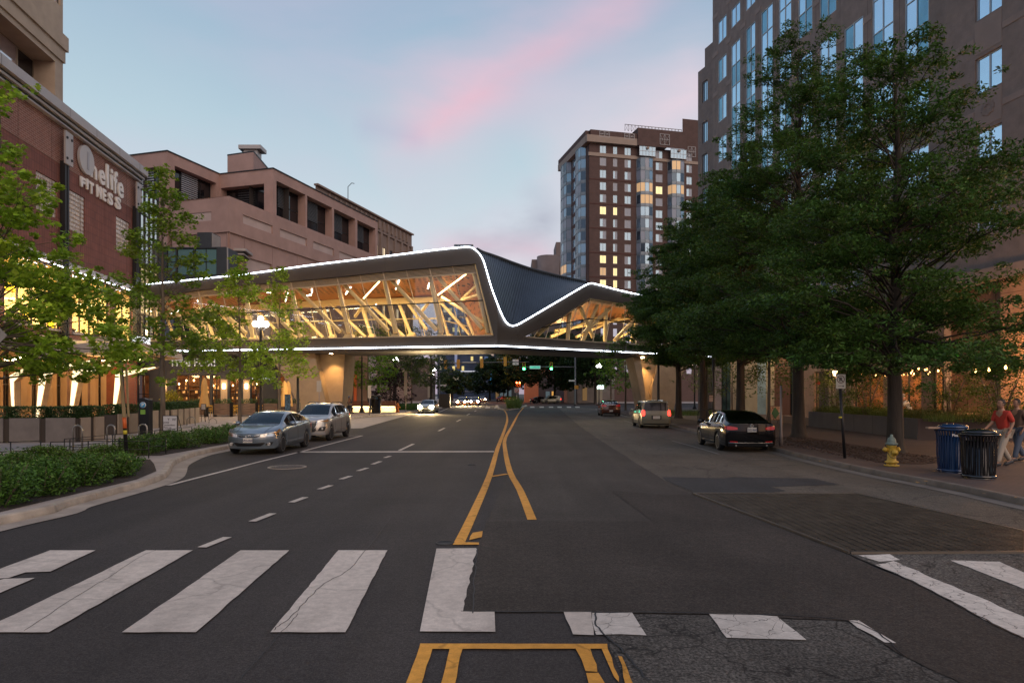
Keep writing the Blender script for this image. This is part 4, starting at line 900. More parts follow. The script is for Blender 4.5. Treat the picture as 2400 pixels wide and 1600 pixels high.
# ---------------- pink precast office block
d1 = Vector((.297, 1, 0)).normalized(); zT = 32.2
A = W(392, 354, 85); fA = Fr((A.x, A.y), d1[:2])
pk = empty('pink_office_building', (A.x, A.y, 0), 'stepped pink precast office building with recessed dark windows above the bridge', 'building')
def onz(fr, px): return fr.hit(px, 600)[0]
uA1 = onz(fA, 515); B0 = fA.P(uA1, 0); fB = Fr(B0[:2], (1, -.297)); uB1 = onz(fB, 640); C0 = fB.P(uB1, 0); fC = Fr(C0[:2], d1[:2]); uC1 = onz(fC, 885); uC0 = onz(fC, 527.5); zTr = 25.9
fZ = Fr((A.x, A.y), (1, -.297)); uZ0 = onz(fZ, 240)
def hz(fr, px, py): return fr.hit(px, py)
# upper floor walls with openings
mb = MB()
zo0, zo1 = zTr-.2, 30.8
wall(mb, fA, 0, uA1, 0, zT, [(onz(fA, 409.5), onz(fA, 507), 24.2, zo1)], 1.2)
wall(mb, fB, 0, uB1, 0, zT, [(onz(fB, 517), onz(fB, 619), 22, 30.3)], 1.4)
wall(mb, fZ, uZ0, 0, 0, zT, [(onz(fZ, 300), onz(fZ, 373), 22.5, 30.4)], 1.2)
cw_ = [(onz(fC, a), onz(fC, b)) for a, b in ((648, 716), (720, 779), (783, 833), (837.5, 880))]
insets = [(a, b) for a, b in cw_]
wall(mb, fC, 0, uC1, zTr-3.6, zT, [(a, b, zTr-.2, zo1) for a, b in cw_], 1.5)
mb.quad(fC.P(uC1, 0), fC.P(uC1, zT), fC.P(uC1, zT, -15), fC.P(uC1, 0, -15))
mb.build('precast_wall', M_pink, pk)
mb = MB()
for fr, a, b in ((fA, -.1, uA1), (fB, 0, uB1+.1), (fC, -.1, uC1+.1), (fZ, uZ0, .1)): mb.fbox(fr, a, b, zT, zT+.12, -.5, .12)
mb.build('parapet_coping', M_blk, pk)
# terrace block
mb = MB(); pz = zTr
panels = []
seg = [uC0]+[(cw_[i][0]+cw_[i-1][1])/2 if i else (cw_[0][0]-.9) for i in range(4)]+[uC1]
big = []
for a, b in zip(seg, seg[1:]): big.append((a+.55, b-.55, 1.0, 19.2)); panels.append((a+(b-a)*.28 if a == uC0 else a+.9, b-.7, 23.2, 24.3))
wall(mb, fC, uC0, uC1, 0, 21.6, big, .25, .32); wall(mb, fC, uC0, uC1, 21.6, pz, panels, .2, .55)
mb.quad(fC.P(uC0, 21.6, .32), fC.P(uC1, 21.6, .32), fC.P(uC1, 21.6, .55), fC.P(uC0, 21.6, .55)); mb.quad(fC.P(uC0, pz, .55), fC.P(uC1, pz, .55), fC.P(uC1, pz, -.02), fC.P(uC0, pz, -.02))
fE = Fr(fC.P(uC0, 0, .55)[:2], (1, -.297)); uE0 = onz(fE, 400)
lp = [(onz(fE, 437), onz(fE, 495), 23.1, 24.2)]; wall(mb, fE, uE0, 0, 0, 21.6, [(onz(fE, 470), onz(fE, 514), 12, 20.2)], .6, -.23); wall(mb, fE, uE0, 0, 21.6, pz, lp, .2, 0); mb.quad(fE.P(uE0, 21.6, 0), fE.P(0, 21.6, 0), fE.P(0, 21.6, -.23), fE.P(uE0, 21.6, -.23))
q = [fC.P(uC0, pz-.02, .55), fC.P(0, pz-.02, .55), B0+Vector((0, 0, pz-.02)), fE.P(uE0, pz-.02, .2)]; mb.add(q, [(0, 1, 2, 3)])
mb.build('terrace_wall', M_pink, pk)
for a, b, c, e in big: p = MB(); p.fbox(fC, a+.02, b-.02, c, e-.02, .0, .09); p.build('pale_panel', M_pinkl, pk)
for a, b, c, e in panels: p = MB(); p.fbox(fC, a, b, c, e, .30, .37); p.build('inset_panel', M_pinkl, pk)
for a, b, c, e in lp: p = MB(); p.fbox(fE, a, b, c, e, -.15, -.1); p.build('inset_panel', M_pinkl, pk)
M_lou = mat('pale_louvre', (.40, .42, .45), .4, metal=.3)
def louvre(fr, a, b, c, e, d, parent, m=None, n=12, name='louvre_panel'):
    p = MB()
    for i in range(n): z = c+(e-c)*(i+.3)/n; p.fbox(fr, a, b, z, z+(e-c)/n*.5, d, d+.08)
    return p.build(name, m or M_lou, parent)
def deep(fr, a, b, c, e, d, nx=3, lou=True, lm=None):
    window(pk, fr, a+.03, b-.03, c, e, nx, 2, M_blk, mat('black_window', (.012, .012, .015), .06, spec=.6), -d, .12); 
    if lou: louvre(fr, a+(b-a)*.28, a+(b-a)*.66, c+(e-c)*.42, e-.1, -d+.07, pk, lm, 14)
for a, b in cw_: deep(fC, a, b, zTr-.2, zo1, 1.3, lm=mat('dark_louvre', (.10, .105, .115), .5))
deep(fA, onz(fA, 409.5), onz(fA, 507), 24.2, zo1, 1.0, 4); deep(fB, onz(fB, 517), onz(fB, 619), 22, 30.3, 1.25, 3, True, mat('black_louvre', (.035, .035, .04), .5)); deep(fZ, onz(fZ, 300), onz(fZ, 373), 22.5, 30.4, 1.0, 3)
louvre(fE, onz(fE, 470), onz(fE, 514), 12, 20.2, -.5, pk, MATS['dark_louvre'], 26)
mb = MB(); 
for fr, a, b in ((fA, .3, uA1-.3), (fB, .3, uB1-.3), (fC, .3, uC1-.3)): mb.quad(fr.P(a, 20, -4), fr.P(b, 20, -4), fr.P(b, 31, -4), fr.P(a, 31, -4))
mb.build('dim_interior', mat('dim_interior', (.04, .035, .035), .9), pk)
mb = MB()
for s in np.linspace(.08, .95, 7): u = uC0+(uC1-uC0)*s; mb.fbox(fC, u-.03, u+.03, 1, 21.4, .322, .328)
mb.build('panel_joints', mat('pink_joint', (.2, .12, .1), .9), pk, fix=False)
# plant room and vent on the roof
pr = MB(); a = W(533, 372, 97); b = W(594, 362, 95.5); c = W(650, 390, 108)
P_ = [(a.x, a.y), (b.x, b.y), (c.x, c.y), (a.x+(c.x-b.x), a.y+(c.y-b.y))]; pr.prism([(x, y, 30) for x, y in P_], (0, 0, 5.8)); pr.build('plant_room', M_pink, pk)
pr = MB(); pr.prism([(x+(sum(q[0] for q in P_)/4-x)*-.02, y, 35.8) for x, y in P_], (0, 0, .2)); pr.build('plant_room_coping', M_blk, pk)
v = W(592, 355, 99); pr = MB(); pr.box((v.x, v.y, 36.6), (2.0, 1.6, 1.2)); pr.box((v.x, v.y, 37.4), (3.2, 2.4, .55)); pr.build('roof_vent', M_alu, pk)
# ---------------- grey office behind with lit windows
fO = Fr(W(822, 473, 130)[:2], d1[:2]); uO1 = onz(fO, 965); fo = empty('grey_lit_office', fO.P(0, 0), 'distant grey stone office with rows of warm lit windows beyond the pink block', 'building')
zO = 38.5; M_gst = mat('grey_brown_stone', (.22, .165, .14), .85, var=.12, vscale=.4); hl = []; 
nb = 11
for i in range(nb):
    a = (uO1+8)*(i+.25)/nb; b = (uO1+8)*(i+.75)/nb
    for z in (32.6, 28.6, 24.6, 20.6): hl.append((a-4, b-4, z-2.6, z))
hl = [h for h in hl if h[1] < uO1-.4]
mb = MB(); wall(mb, fO, -12, uO1, 0, zO-3, hl, .3); mb.fbox(fO, -12, uO1+.2, zO-.3, zO, -.3, .5); mb.fbox(fO, -12, uO1+.1, zO-3.2, zO-2.9, -.3, .3); wall(mb, fO, -12, uO1, zO-2.9, zO-.3, [], .3); mb.quad(fO.P(uO1, 0), fO.P(uO1, zO), fO.P(uO1+3, zO-2, -14), fO.P(uO1+8, 0, -14)); mb.build('stone_wall', M_gst, fo)
mb = MB()
for i in range(int((uO1+7)/1.9)): u = -8+i*1.9; mb.fbox(fO, u, u+.5, zO-2.5, zO-.7, .02, .3)
mb.build('cornice_blocks', M_gst, fo)
mb = MB()
for i in range(nb+1):
    u = min((uO1+8)*i/nb-4, uO1-.4); mb.fbox(fO, u-.35, u+.35, 8, zO-3.2, .01, .35)
mb.build('pilasters', M_gst, fo)
Gw = [mat('lit_window_a', (.3, .26, .18), .2, emit=(1, .78, .5), estr=.75), mat('lit_window_b', (.3, .26, .12), .2, emit=(.95, .80, .30), estr=.55), mat('unlit_window', (.06, .07, .09), .08, metal=.5)]
for i, h in enumerate(hl): window(fo, fO, *h, 2, 1, M_dkframe, Gw[(0, 0, 1, 0, 2)[i % 5]], -.15, .1)
v = fO.P(-1, zO); pr = MB(); pr.path([v, v+Vector((0, 0, 2.6)), v+Vector((.7, 0, 3.3)), v+Vector((1.2, 0, 3.2))], .07, 5); pr.build('roof_mast', M_blk, fo)
# ---------------- dark grey box with pale glazing and the low brick wing behind the bridge
gx = empty('charcoal_annex', W(450, 600, 76), 'charcoal clad annex with teal glass just above the bridge light line', 'building')
fX = Fr(W(385, 700, 76)[:2], (1, -.03)); xa = onz(fX, 391); xb = onz(fX, 530)
zx1 = fX.hit(450, 579)[1]; wl = [(onz(fX, 391), onz(fX, 412), 15.2, 18.2), (onz(fX, 414), onz(fX, 453), 15.2, 18.2), (onz(fX, 456), onz(fX, 508), 15.2, 18.2)]
mb = MB(); wall(mb, fX, xa-2, xb, 0, zx1, wl, .3); mb.quad(fX.P(xb, 0), fX.P(xb, zx1), fX.P(xb, zx1, -3), fX.P(xb, 0, -3)); mb.quad(fX.P(xa, zx1), fX.P(xb, zx1), fX.P(xb, zx1, -3), fX.P(xa, zx1, -3)); mb.build('cladding', mat('blue_charcoal', (.035, .042, .052), .5, var=.15, vscale=1), gx)
for h in wl: window(gx, fX, *h, 2 if h[1]-h[0] > 2 else 1, 2, M_blk, mat('teal_glass', (.14, .27, .29), .15, metal=.25), -.15, .08)
mb = MB(); ua, ub = onz(fX, 457), onz(fX, 490); mb.fbox(fX, ua, ub, zx1, zx1+1.75, -2.8, -.5); mb.build('roof_box', MATS['blue_charcoal'], gx)
mb = MB()
for i in range(8): mb.fbox(fX, ub+.02, ub+.08, zx1+.1, zx1+1.65, -.75-i*.26, -.62-i*.26)
mb.build('ribbed_side', M_alu, gx)
fY = Fr(W(533, 600, 76)[:2], uF); mb = MB(); ya, yb = onz(fY, 537), onz(fY, 558); mb.fbox(fY, 0, ya, 0, zx1+.0, -.3, .0); mb.build('pale_edge', M_alu, gx)
window(gx, fY, ya, yb+.3, 12, zx1-1.1, 4, 1, M_blk, M_paleg, -.1, .1)
bw = empty('brick_wing', W(590, 600, 84), 'low brick wing with banded parapet peeking above the bridge', 'building')
fW = Fr(W(566, 600, 84)[:2], uF); wz = 2.05+(922-583)/1600*84; wu = onz(fW, 625)+1
mb = MB(); wall(mb, fW, 0, wu, 0, wz-.9, [], .3); mb.quad(fW.P(0, 0), fW.P(0, wz-.9), fW.P(0, wz-.9, -8), fW.P(0, 0, -8)); mb.build('brick_wall', M_brick, bw)
mb = MB(); mb.fbox(fW, -.3, wu, wz-.3, wz, -6, .6); mb.fbox(fW, -.2, wu, wz-.75, wz-.62, -4, .35); mb.build('parapet', M_alu, bw)
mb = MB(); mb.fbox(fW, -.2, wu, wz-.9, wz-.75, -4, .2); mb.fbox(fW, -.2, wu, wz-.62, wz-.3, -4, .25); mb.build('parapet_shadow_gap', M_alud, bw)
# ---------------- apartment tower
AY = 160; tA = W(1381, 306, AY); dm = Vector((1, .24, 0)).normalized(); dl = Vector((-.24, 1, 0)).normalized()
fP = Fr(tA[:2], dm[:2]); zP = 63.6; PH = 2.88; at_ = empty('brick_apartment_tower', (tA.x, tA.y, 0), 'tall red brick apartment tower with stacked glass bay windows and some lit rooms', 'building')
fQ = Fr(tA[:2], (-dl.x, -dl.y))         # left return, u runs towards the camera, so it extends to negative u
if fQ.n.x > 0: fQ = Fr(tA[:2], dl[:2], True)
M_tb = brick_mat('tower_brick', (.105, .056, .048), (.088, .048, .043), (.10, .075, .068), .5, .16, .02, (1, .24)); M_tan = mat('tan_stone_band', (.30, .24, .20), .85, var=.1, vscale=.3)
M_wg = [mat('tower_glass_blue', (.22, .32, .42), .10, metal=.6), mat('tower_glass_blind', (.26, .29, .36), .35), mat('tower_glass_dark', (.07, .10, .14), .1, metal=.6)]
M_wl = [mat('tower_lit', (.4, .3, .12), .4, emit=(1, .80, .38), estr=.95), mat('tower_lit_dim', (.3, .2, .1), .4, emit=(1, .6, .3), estr=.42)]
M_wf = mat('tower_window_frame', (.30, .32, .35), .4, metal=.3)
def pu(px): return onz(fP, px)
uEnd = pu(1490); uE2 = pu(1700)
zr = lambda r: zP-4.4-PH*r                  # top of the window in row r (0 = top floor)
ht = 1.75; cols = [(1406, 1421), (1437, 1447), (1464, 1479)]; holes = []
rows = [(2.05+(922-(338+28.7*r))/1600*AY) for r in range(19)]; rows = [z for z in rows if z > 3]
ph = 1.9
for r, zt in enumerate(rows):
    for a, b in cols: holes.append((pu(a), pu(b), zt-ph-(0.0 if r else .2), zt))
mb = MB(); wall(mb, fP, 0, uEnd, 0, rows[0]+.3, holes, .3); wall(mb, fP, 0, uEnd, rows[0]+1.8, zP, [], .3, .9)
h2 = []
for r, zt in enumerate(rows):
    h2 += [(pu(1537), pu(1553), zt-ph, zt), (pu(1609), pu(1622), zt-ph, zt)]
wall(mb, fP, uEnd, uE2, 0, rows[0]+.3, h2, .3, -.0); wall(mb, fP, uEnd, pu(1604), rows[0]+.3, zP+1.3, [], .3, 1.3); wall(mb, fP, pu(1604), uE2, rows[0]+.3, zP-1, [], .3)
mb.quad(fP.P(uEnd, rows[0]+.3, 1.3), fP.P(uEnd, zP+1.3, 1.3), fP.P(uEnd, zP+1.3, -1), fP.P(uEnd, rows[0]+.3, -1))
mb.quad(fP.P(uEnd, zP+1.3, 1.3), fP.P(pu(1604), zP+1.3, 1.3), fP.P(pu(1604), zP+1.3, -12), fP.P(uEnd, zP+1.3, -12)); mb.quad(fP.P(0, zP, .9), fP.P(uEnd, zP, .9), fP.P(uEnd, zP, -14), fP.P(0, zP, -14)); mb.quad(fP.P(0, rows[0]+2.6, .9), fP.P(uEnd, rows[0]+2.6, .9), fP.P(uEnd, rows[0]+2.6, -.3), fP.P(0, rows[0]+2.6, -.3))
mb.build('brick_wall', M_tb, at_)
mb = MB(); mb.fbox(fP, -.9, uEnd, rows[0]+.3, rows[0]+1.9, -.6, 1.0); mb.fbox(fP, -.2, uEnd, rows[1]+.2, rows[1]+1.0, -.2, .18); mb.fbox(fP, uEnd, uE2, rows[1]+.2, rows[1]+.9, -.2, .18); mb.build('stone_band', M_tan, at_)
mb = MB()
for r in (3, 5, 7, 9, 11): mb.fbox(fP, 0, uEnd, rows[r]+.45, rows[r]+.6, -.05, .08)
mb.build('string_course', mat('dark_brick_course', (.09, .035, .03), .9), at_)
lit = {(5, 0): 0, (5, 1): 0, (9, 0): 0, (9, 1): 0, (10, 0): 1, (10, 1): 0, (11, 0): 0, (11, 1): 0, (12, 0): 1}
for r, zt in enumerate(rows[:14]):
    for c, (a, b) in enumerate(cols):
        m = M_wl[lit[(r, c)]] if (r, c) in lit else None
        gmf = (lambda m=m, r=r: m if m else random.choice(M_wg[:2] if r else [M_wg[0]]))
        window(at_, fP, pu(a), pu(b), zt-ph-(0.0 if r else .2), zt, 2, 1, M_wf, gmf, -.12, .08)
    window(at_, fP, pu(1537), pu(1553), zt-ph, zt, 2, 1, M_wf, (lambda r=r: M_wl[0] if r == 3 else random.choice(M_wg[:2])), -.12, .08)
    window(at_, fP, pu(1609), pu(1622), zt-ph, zt, 2, 1, M_wf, (lambda: random.choice(M_wg[:2])), -.12, .08)
def bay(fr, uc, w, z0, z1, dep, parent, lit_=None):
    """one storey of a faceted bay: parapet, glass and floor edge"""
    pl = [(-w/2, 0), (-w*.38, dep*.8), (-w*.13, dep), (w*.13, dep), (w*.38, dep*.8), (w/2, 0)]
    o = MB()
    for (a, da), (b, db) in zip(pl, pl[1:]):
        o.quad(fr.P(uc+a, z0, da+.05), fr.P(uc+b, z0, db+.05), fr.P(uc+b, z0+.62, db+.05), fr.P(uc+a, z0+.62, da+.05))
        for q in (a, b): o.tube(fr.P(uc+q, z0, da if q == a else db), fr.P(uc+q, z1, da if q == a else db), .07, n=4)
    o.prism([fr.P(uc+a, z1-.14, d*1.06) for a, d in pl], (0, 0, .14)); f = o.build('bay_window', mat('bay_frame', (.20, .24, .28), .4, metal=.2), parent)
    for (a, da), (b, db) in zip(pl, pl[1:]):
        g = MB(); g.quad(fr.P(uc+a, z0+.62, da), fr.P(uc+b, z0+.62, db), fr.P(uc+b, z1-.15, db), fr.P(uc+a, z1-.15, da)); g.build('pane', lit_ if lit_ and random.random() < .6 else random.choice(M_wg), f, fix=False)
for r in range(1, 15):
    zt = rows[r]+.35
    if zt < 12: break
    bay(fP, (pu(1492)+pu(1529))/2, pu(1529)-pu(1492), zt-PH+.05, zt, 1.5, at_, M_wl[1] if r in (3, 4) else None)
    if r < 8: bay(fP, (pu(1565)+pu(1602))/2, pu(1602)-pu(1565), zt-PH+.05, zt, 1.5, at_, M_wl[1] if r in (1, 3) else None)
zt = rows[0]+.3
for a, b in ((1494, 1532), (1567, 1604)): window(at_, fP, pu(a), pu(b), zt-2.3, zt, 5, 2, M_wf, M_wg[0], 1.1, .08)
# left return of the tower
def qu(px): return onz(fQ, px)
qa, qb = sorted((qu(1381), qu(1316))); qb -= .35
mb = MB(); mb.fbox(fQ, qa, qb, 0, rows[0], -3, 0); mb.fbox(fQ, qa, qb+.3, rows[0]+1.8, zP, -2, .9); mb.build('brick_wall', M_tb, at_)
mb = MB(); mb.fbox(fQ, qa, qb+.3, rows[0]+.3, rows[0]+1.9, -2, 1.0); mb.build('stone_band', M_tan, at_)
for r in range(0, 15):
    zt = rows[r]+.35
    if zt < 10: break
    for a, b in ((1356, 1373), (1321, 1339)):
        x0, x1 = sorted((qu(a), qu(b))); bay(fQ, (x0+x1)/2, x1-x0, zt-PH+.05, zt, 1.3, at_, M_wl[1] if r in (9, 11) and a == 1321 else None)
    x0, x1 = sorted((qu(1343), qu(1351))); window(at_, fQ, x0, x1, zt-ph-.3, zt-.3, 1, 1, M_wf, M_wg[0], .02, .08)
# lattice panels, medallions and roof railing
def lattice(fr, a, b, c, e, d, parent, name='lattice_panel'):
    o = MB(); m_ = (a+b)/2
    for u in (a, m_, b): o.fbox(fr, u-.06, u+.06, c, e, d, d+.06)
    for z in (c, (c+e)/2, e): o.fbox(fr, a, b, z-.06, z+.06, d, d+.06)
    for u0, u1 in ((a, m_), (m_, b)): o.tube(fr.P(u0, c, d), fr.P(u1, e, d), .05, n=4); o.tube(fr.P(u0, e, d), fr.P(u1, c, d), .05, n=4)
    return o.build(name, mat('lattice_metal', (.30, .29, .30), .5), parent)
for a, b in ((1402, 1425), (1460, 1483)): lattice(fP, pu(a), pu(b), zP-1.5, zP-.2, .95, at_)
lattice(fP, pu(1541), pu(1563), zP-2.2, zP+.3, 1.35, at_); lattice(fP, pu(1612), pu(1630), zP-4, zP-1.6, .05, at_)
for px in (1513, 1586): c = fP.P(pu(px), zP-3.3, 1.32); MB().lathe(c, [(.0, -.06), (.35, -.06), (.35, 0), (0, 0)], 16, 'Y').build('medallion', M_tan, at_)
ra = MB(); pts = [(1470, 300, 1.0), (1530, 300, 1.0), (1531, 302, 1.3), (1600, 305, 1.3), (1630, 280, -4)]; zr0 = zP+1.3
for (a, b, dd) in ((pu(1470), pu(1604), .6),):
    n = 17
    for i in range(n+1):
        u = a+(b-a)*i/n; ra.tube(fP.P(u, zr0, dd-2), fP.P(u, zr0+1.6, dd-2), .06, n=4)
        if i < n: v = a+(b-a)*(i+1)/n; ra.tube(fP.P(u, zr0, dd-2), fP.P(v, zr0+1.6, dd-2), .035, n=4); ra.tube(fP.P(u, zr0+1.6, dd-2), fP.P(v, zr0, dd-2), .035, n=4)
    ra.tube(fP.P(a, zr0+1.6, dd-2), fP.P(b, zr0+1.6, dd-2), .08, n=4)
ra.build('roof_railing', MATS['lattice_metal'], at_)
mb = MB(); wall(mb, Fr(fP.P(pu(1604), 0, 0)[:2], (1, .24)), 0, 12, zP-1, zP+5.5, [], .3, -1); mb.build('stair_tower', M_tb, at_)
# ---------------- paler terraces far behind the bridge roof
ft = empty('distant_terraced_building', W(1290, 620, 210), 'small distant grey-brown building with curved balconies left of the brick tower', 'building')
M_far = mat('far_stone', (.20, .16, .15), .9, var=.15, vscale=.3)
c0 = W(1268, 618, 210); c1 = W(1330, 600, 215)
mb = MB(); mb.box((c1.x+1, c1.y+8, 22), (9, 12, 44+2*(2.05+(922-564)/1600*215-44)/1)); mb.build('upper_block', M_far, ft)
z1 = 2.05+(922-608)/1600*210
mb = MB(); mb.box((W(1292, 0, 210).x, 216, z1/2), (12, 12, z1)); mb.lathe((W(1285, 0, 210).x, 210, 0), [(3.5, 0), (3.5, z1+.8), (0, z1+.8)], 14); mb.lathe((W(1278, 0, 210).x, 208, z1-9), [(4, 0), (4, 3), (0, 3)], 14); mb.box((W(1306, 0, 210).x, 209, z1/2-3), (4, 4, z1-6)); mb.build('lower_block', M_far, ft)
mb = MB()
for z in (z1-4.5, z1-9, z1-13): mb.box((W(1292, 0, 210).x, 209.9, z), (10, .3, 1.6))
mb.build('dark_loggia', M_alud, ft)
mb = MB(); mb.box((W(1306, 0, 210).x, 206.8, z1-6), (.5, .2, .9)); mb.build('lit_window', M_wl[0], ft)
# ================================================================ RIGHT-HAND BUILDINGS
uR = Vector((.1825, -1, 0)).normalized()
M_gran = mat('brown_granite', (.20, .158, .142), .8, var=.16, vscale=1.6, bump=.5, bscale=9)
M_granl = mat('smooth_granite_band', (.235, .18, .158), .7, var=.08, vscale=1)
M_wfr = mat('pale_window_frame', (.40, .44, .48), .4, metal=.3)
P0 = Vector((34.4-.1825*72.2, 72.2, 0)); fH = Fr(P0[:2], uR[:2])            # u = 0 at the far edge, running towards the camera
hb = empty('granite_office_building', P0, 'tall brown granite office building at right with blue sky-reflecting windows', 'building')
def hu(px): return fH.hit(px, 700)[0]
def hzz(px, py): return fH.hit(px, py)[1]
uE = hu(2238)
cols = [(1683, 1702.5, [(-60, -5), (53.6, 106), (143.5, 197)]), (1713.6, 1734.7, [(-60, -10), (24, 69), (109, 400)]), (1748, 1770, [(-60, 28), (71, 400)]), (1783.7, 1811, [(-90, -14), (32, 400)]), (1825, 1854.5, [(-90, 92)]), (1871, 1904, [(-120, 96)]),
        (1921, 1960, [(-80, 57), (103, 240)]), (1979, 2023, [(-90, 0), (71, 330)]), (2044.6, 2094, [(-150, 165)]), (2121, 2177, [(-200, 159)])]
ZT = 58; hol = []
for a, b, sp in cols:
    ua, ub = hu(a), hu(b)
    last = None
    for (t_, b_) in sp:
        zt_, zb_ = hzz(a, t_), hzz(a, b_); hol.append((ua, ub, zb_, zt_)); last = zb_
    z = last-1.6
    while z > 11:
        h_ = 2.5 if z-2.5 > 9 else 1.5; hol.append((ua, ub, z-h_, z)); z -= 4.15
    z = hol[-1][3]; zt0 = max(h[3] for h in hol if h[0] == ua)
    if zt0 < 50: hol.append((ua, ub, zt0+1.6, ZT-1))
mb = MB(); wall(mb, fH, 0, uE, 8.2, ZT, hol, .12); mb.quad(fH.P(0, 0), fH.P(0, ZT), fH.P(0, ZT, -30), fH.P(0, 0, -30)); mb.build('granite_wall', M_gran, hb)
for (a, b, c, e) in hol:
    n = max(1, round((e-c)/2.2)); window(hb, fH, a, b, c, e, 2, n, M_wfr, (lambda: random.choice((M_sglass, M_sglass, M_sglass, M_sglass2))), -.07, .07)
mb = MB()
for z in (41.6, 37.6, 33.4, 28.9, 24.6, 20.4, 16.0, 11.6):
    for a, b in zip([0]+[h for h in sorted({x[1] for x in hol})], sorted({x[0] for x in hol})+[uE]):
        mb.fbox(fH, a+.03, b-.03, z-.25, z+.2, .002, .03)
mb.build('granite_band', M_granl, hb)
mb = MB()
for u in sorted({x[0] for x in hol}): mb.fbox(fH, u-.5, u-.48, 9, ZT, .001, .004)
mb.build('granite_joints', mat('granite_joint', (.05, .035, .03), .9), hb, fix=False)
mb = MB(); mb.fbox(fH, uE, uE+.9, 0, ZT, -1.5, -1.2); mb.build('dark_recess', mat('recess_granite', (.05, .035, .03), .9), hb)
# near wing, standing forward
fN = Fr(fH.P(uE+.7, 0, 1.4)[:2], uR[:2]); nE = 17.0
def nu_(px): return fN.hit(px, 700)[0]
hw = [];
for a, b, sp in ((2285, 2348, [(-110, 53.6), (141.6, 225.7), (313.7, 382), (475, 545)]), (2500, 2590, [(-110, 10), (100, 200)])):
    for t_, b_ in sp: hw.append((nu_(a), nu_(b), fN.hit(a, b_)[1], fN.hit(a, t_)[1]))
mb = MB(); wall(mb, fN, 0, nE, 8.6, ZT, hw, .25); mb.quad(fN.P(0, 0), fN.P(0, ZT), fN.P(0, ZT, -4), fN.P(0, 0, -4)); mb.build('granite_wall', M_gran, hb)
for h in hw: window(hb, fN, *h, 2, max(1, round((h[3]-h[2])/3)), M_wfr, M_sglass, -.16, .07)
mb = MB()
for z in (25.9, 21.8, 17.7, 13.6): mb.fbox(fN, .02, nu_(2285)-.05, z-.2, z+.15, .002, .03); mb.fbox(fN, nu_(2348)+.05, nE, z-.2, z+.15, .002, .03)
for h in hw[:3]: mb.fbox(fN, h[0], h[1], h[2]-1.9, h[2]-.1, .002, .02)
mb.build('granite_band', M_granl, hb)
h = hw[1]; cz_ = h[2]-1.0; cu_ = (h[0]+h[1])/2; mb = MB()
for k in range(8): a = k*math.pi/4; mb.fbox(fN, cu_+math.cos(a)*.3-.12, cu_+math.cos(a)*.3+.12, cz_+math.sin(a)*.3-.12, cz_+math.sin(a)*.3+.12, .02, .05+.002*k)
mb.build('carved_rosette', M_gran, hb)
mb = MB(); mb.fbox(fN, 0, nE, 8.2, 8.9, -.3, .25); mb.build('ledge', M_granl, hb)
# lower storeys lit by the terrace lights
M_orange = mat('tan_travertine', (.34, .20, .125), .75, var=.15, vscale=1.5, bump=.15, bscale=20)
M_brownp = mat('brown_bronze_panel', (.16, .085, .05), .5, var=.15, vscale=1.0)
mb = MB(); wall(mb, fN, nu_(2345), nE, .1, 8.2, [], .3); mb.build('travertine_wall', M_orange, hb)
mb = MB(); wall(mb, fN, 0, nu_(2345), .1, 8.2, [], .3, -.5); mb.build('bronze_panel_wall', M_brownp, hb)
mb = MB()
for z in (1.5, 3.0, 4.5, 6.0, 7.4): mb.fbox(fN, nu_(2345), nE, z-.01, z+.01, .001, .006)
for u in (nu_(2316), nu_(2250)): mb.fbox(fN, u-.02, u+.02, .2, 8.1, -.5, -.49)
mb.build('panel_joints', mat('brown_joint', (.08, .04, .02), .9), hb, fix=False)
lw = []; xs = [hu(1900), hu(1990), hu(2080), hu(2170), uE]
for a, b in zip(xs, xs[1:]): lw.append((a+.5, b-.4, .3, 3.8))
mb = MB(); wall(mb, fH, hu(1880), uE, .1, 8.2, lw, .35); mb.build('travertine_wall', M_orange, hb)
for h in lw: window(hb, fH, *h, 2, 1, M_dkframe, M_clear, -.2, .07); lamp('restaurant_light', fH.P((h[0]+h[1])/2, 3.2, -2.5), 160, (1, .55, .22), .5)
mb = MB(); mb.quad(fH.P(hu(1860), .1, -5), fH.P(uE, .1, -5), fH.P(uE, 8, -5), fH.P(hu(1860), 8, -5)); mb.build('restaurant_back_wall', mat('orange_room', (.45, .20, .08), .8, var=.5, vscale=1.5), hb)
# glazed corner shop between the granite building and the bridge landing
fGz = Fr(W(1688, 700, 70)[:2], (.30, -1)); LG = fGz.hit(1905, 900)[0]
gs = empty('glass_corner_shop', fGz.P(4, 0), 'glazed corner shop with bronze panels and golden canopy light behind the right-hand trees', 'building')
mb = MB()
kinds = [(1690, 1712, 'g'), (1712, 1730, 't'), (1730, 1745, 'g'), (1745, 1775, 't'), (1775, 1795, 'w'), (1795, 1815, 't'), (1815, 1852, 'b'), (1852, 1912, 'g')]
for a, b, k in kinds:
    ua, ub = fGz.hit(a, 900)[0], fGz.hit(b, 900)[0]
    if k == 'g': window(gs, fGz, ua, ub, .2, 6.2, 2, 1, M_blk, mat('shop_glass', (.10, .16, .14), .06, metal=.3, var=.5, vscale=.8), -.1, .09)
    else:
        p = MB(); p.fbox(fGz, ua+.01, ub-.01, .1, 6.2, -.3, 0); p.build({'t': 'stone_pier', 'w': 'mural_panel', 'b': 'bronze_panel'}[k], {'t': mat('warm_limestone', (.42, .33, .22), .8, var=.1, vscale=1), 'w': mat('blue_grey_mural', (.24, .32, .34), .7, var=.3, vscale=.5), 'b': mat('rust_brown_panel', (.13, .05, .03), .6)}[k], gs)
mb = MB(); mb.fbox(fGz, 0, LG+1, 6.2, 6.5, -.3, .9); mb.fbox(fGz, 0, LG+1, 6.5, 8.4, -.4, -.1); mb.build('canopy', M_dkframe, gs)
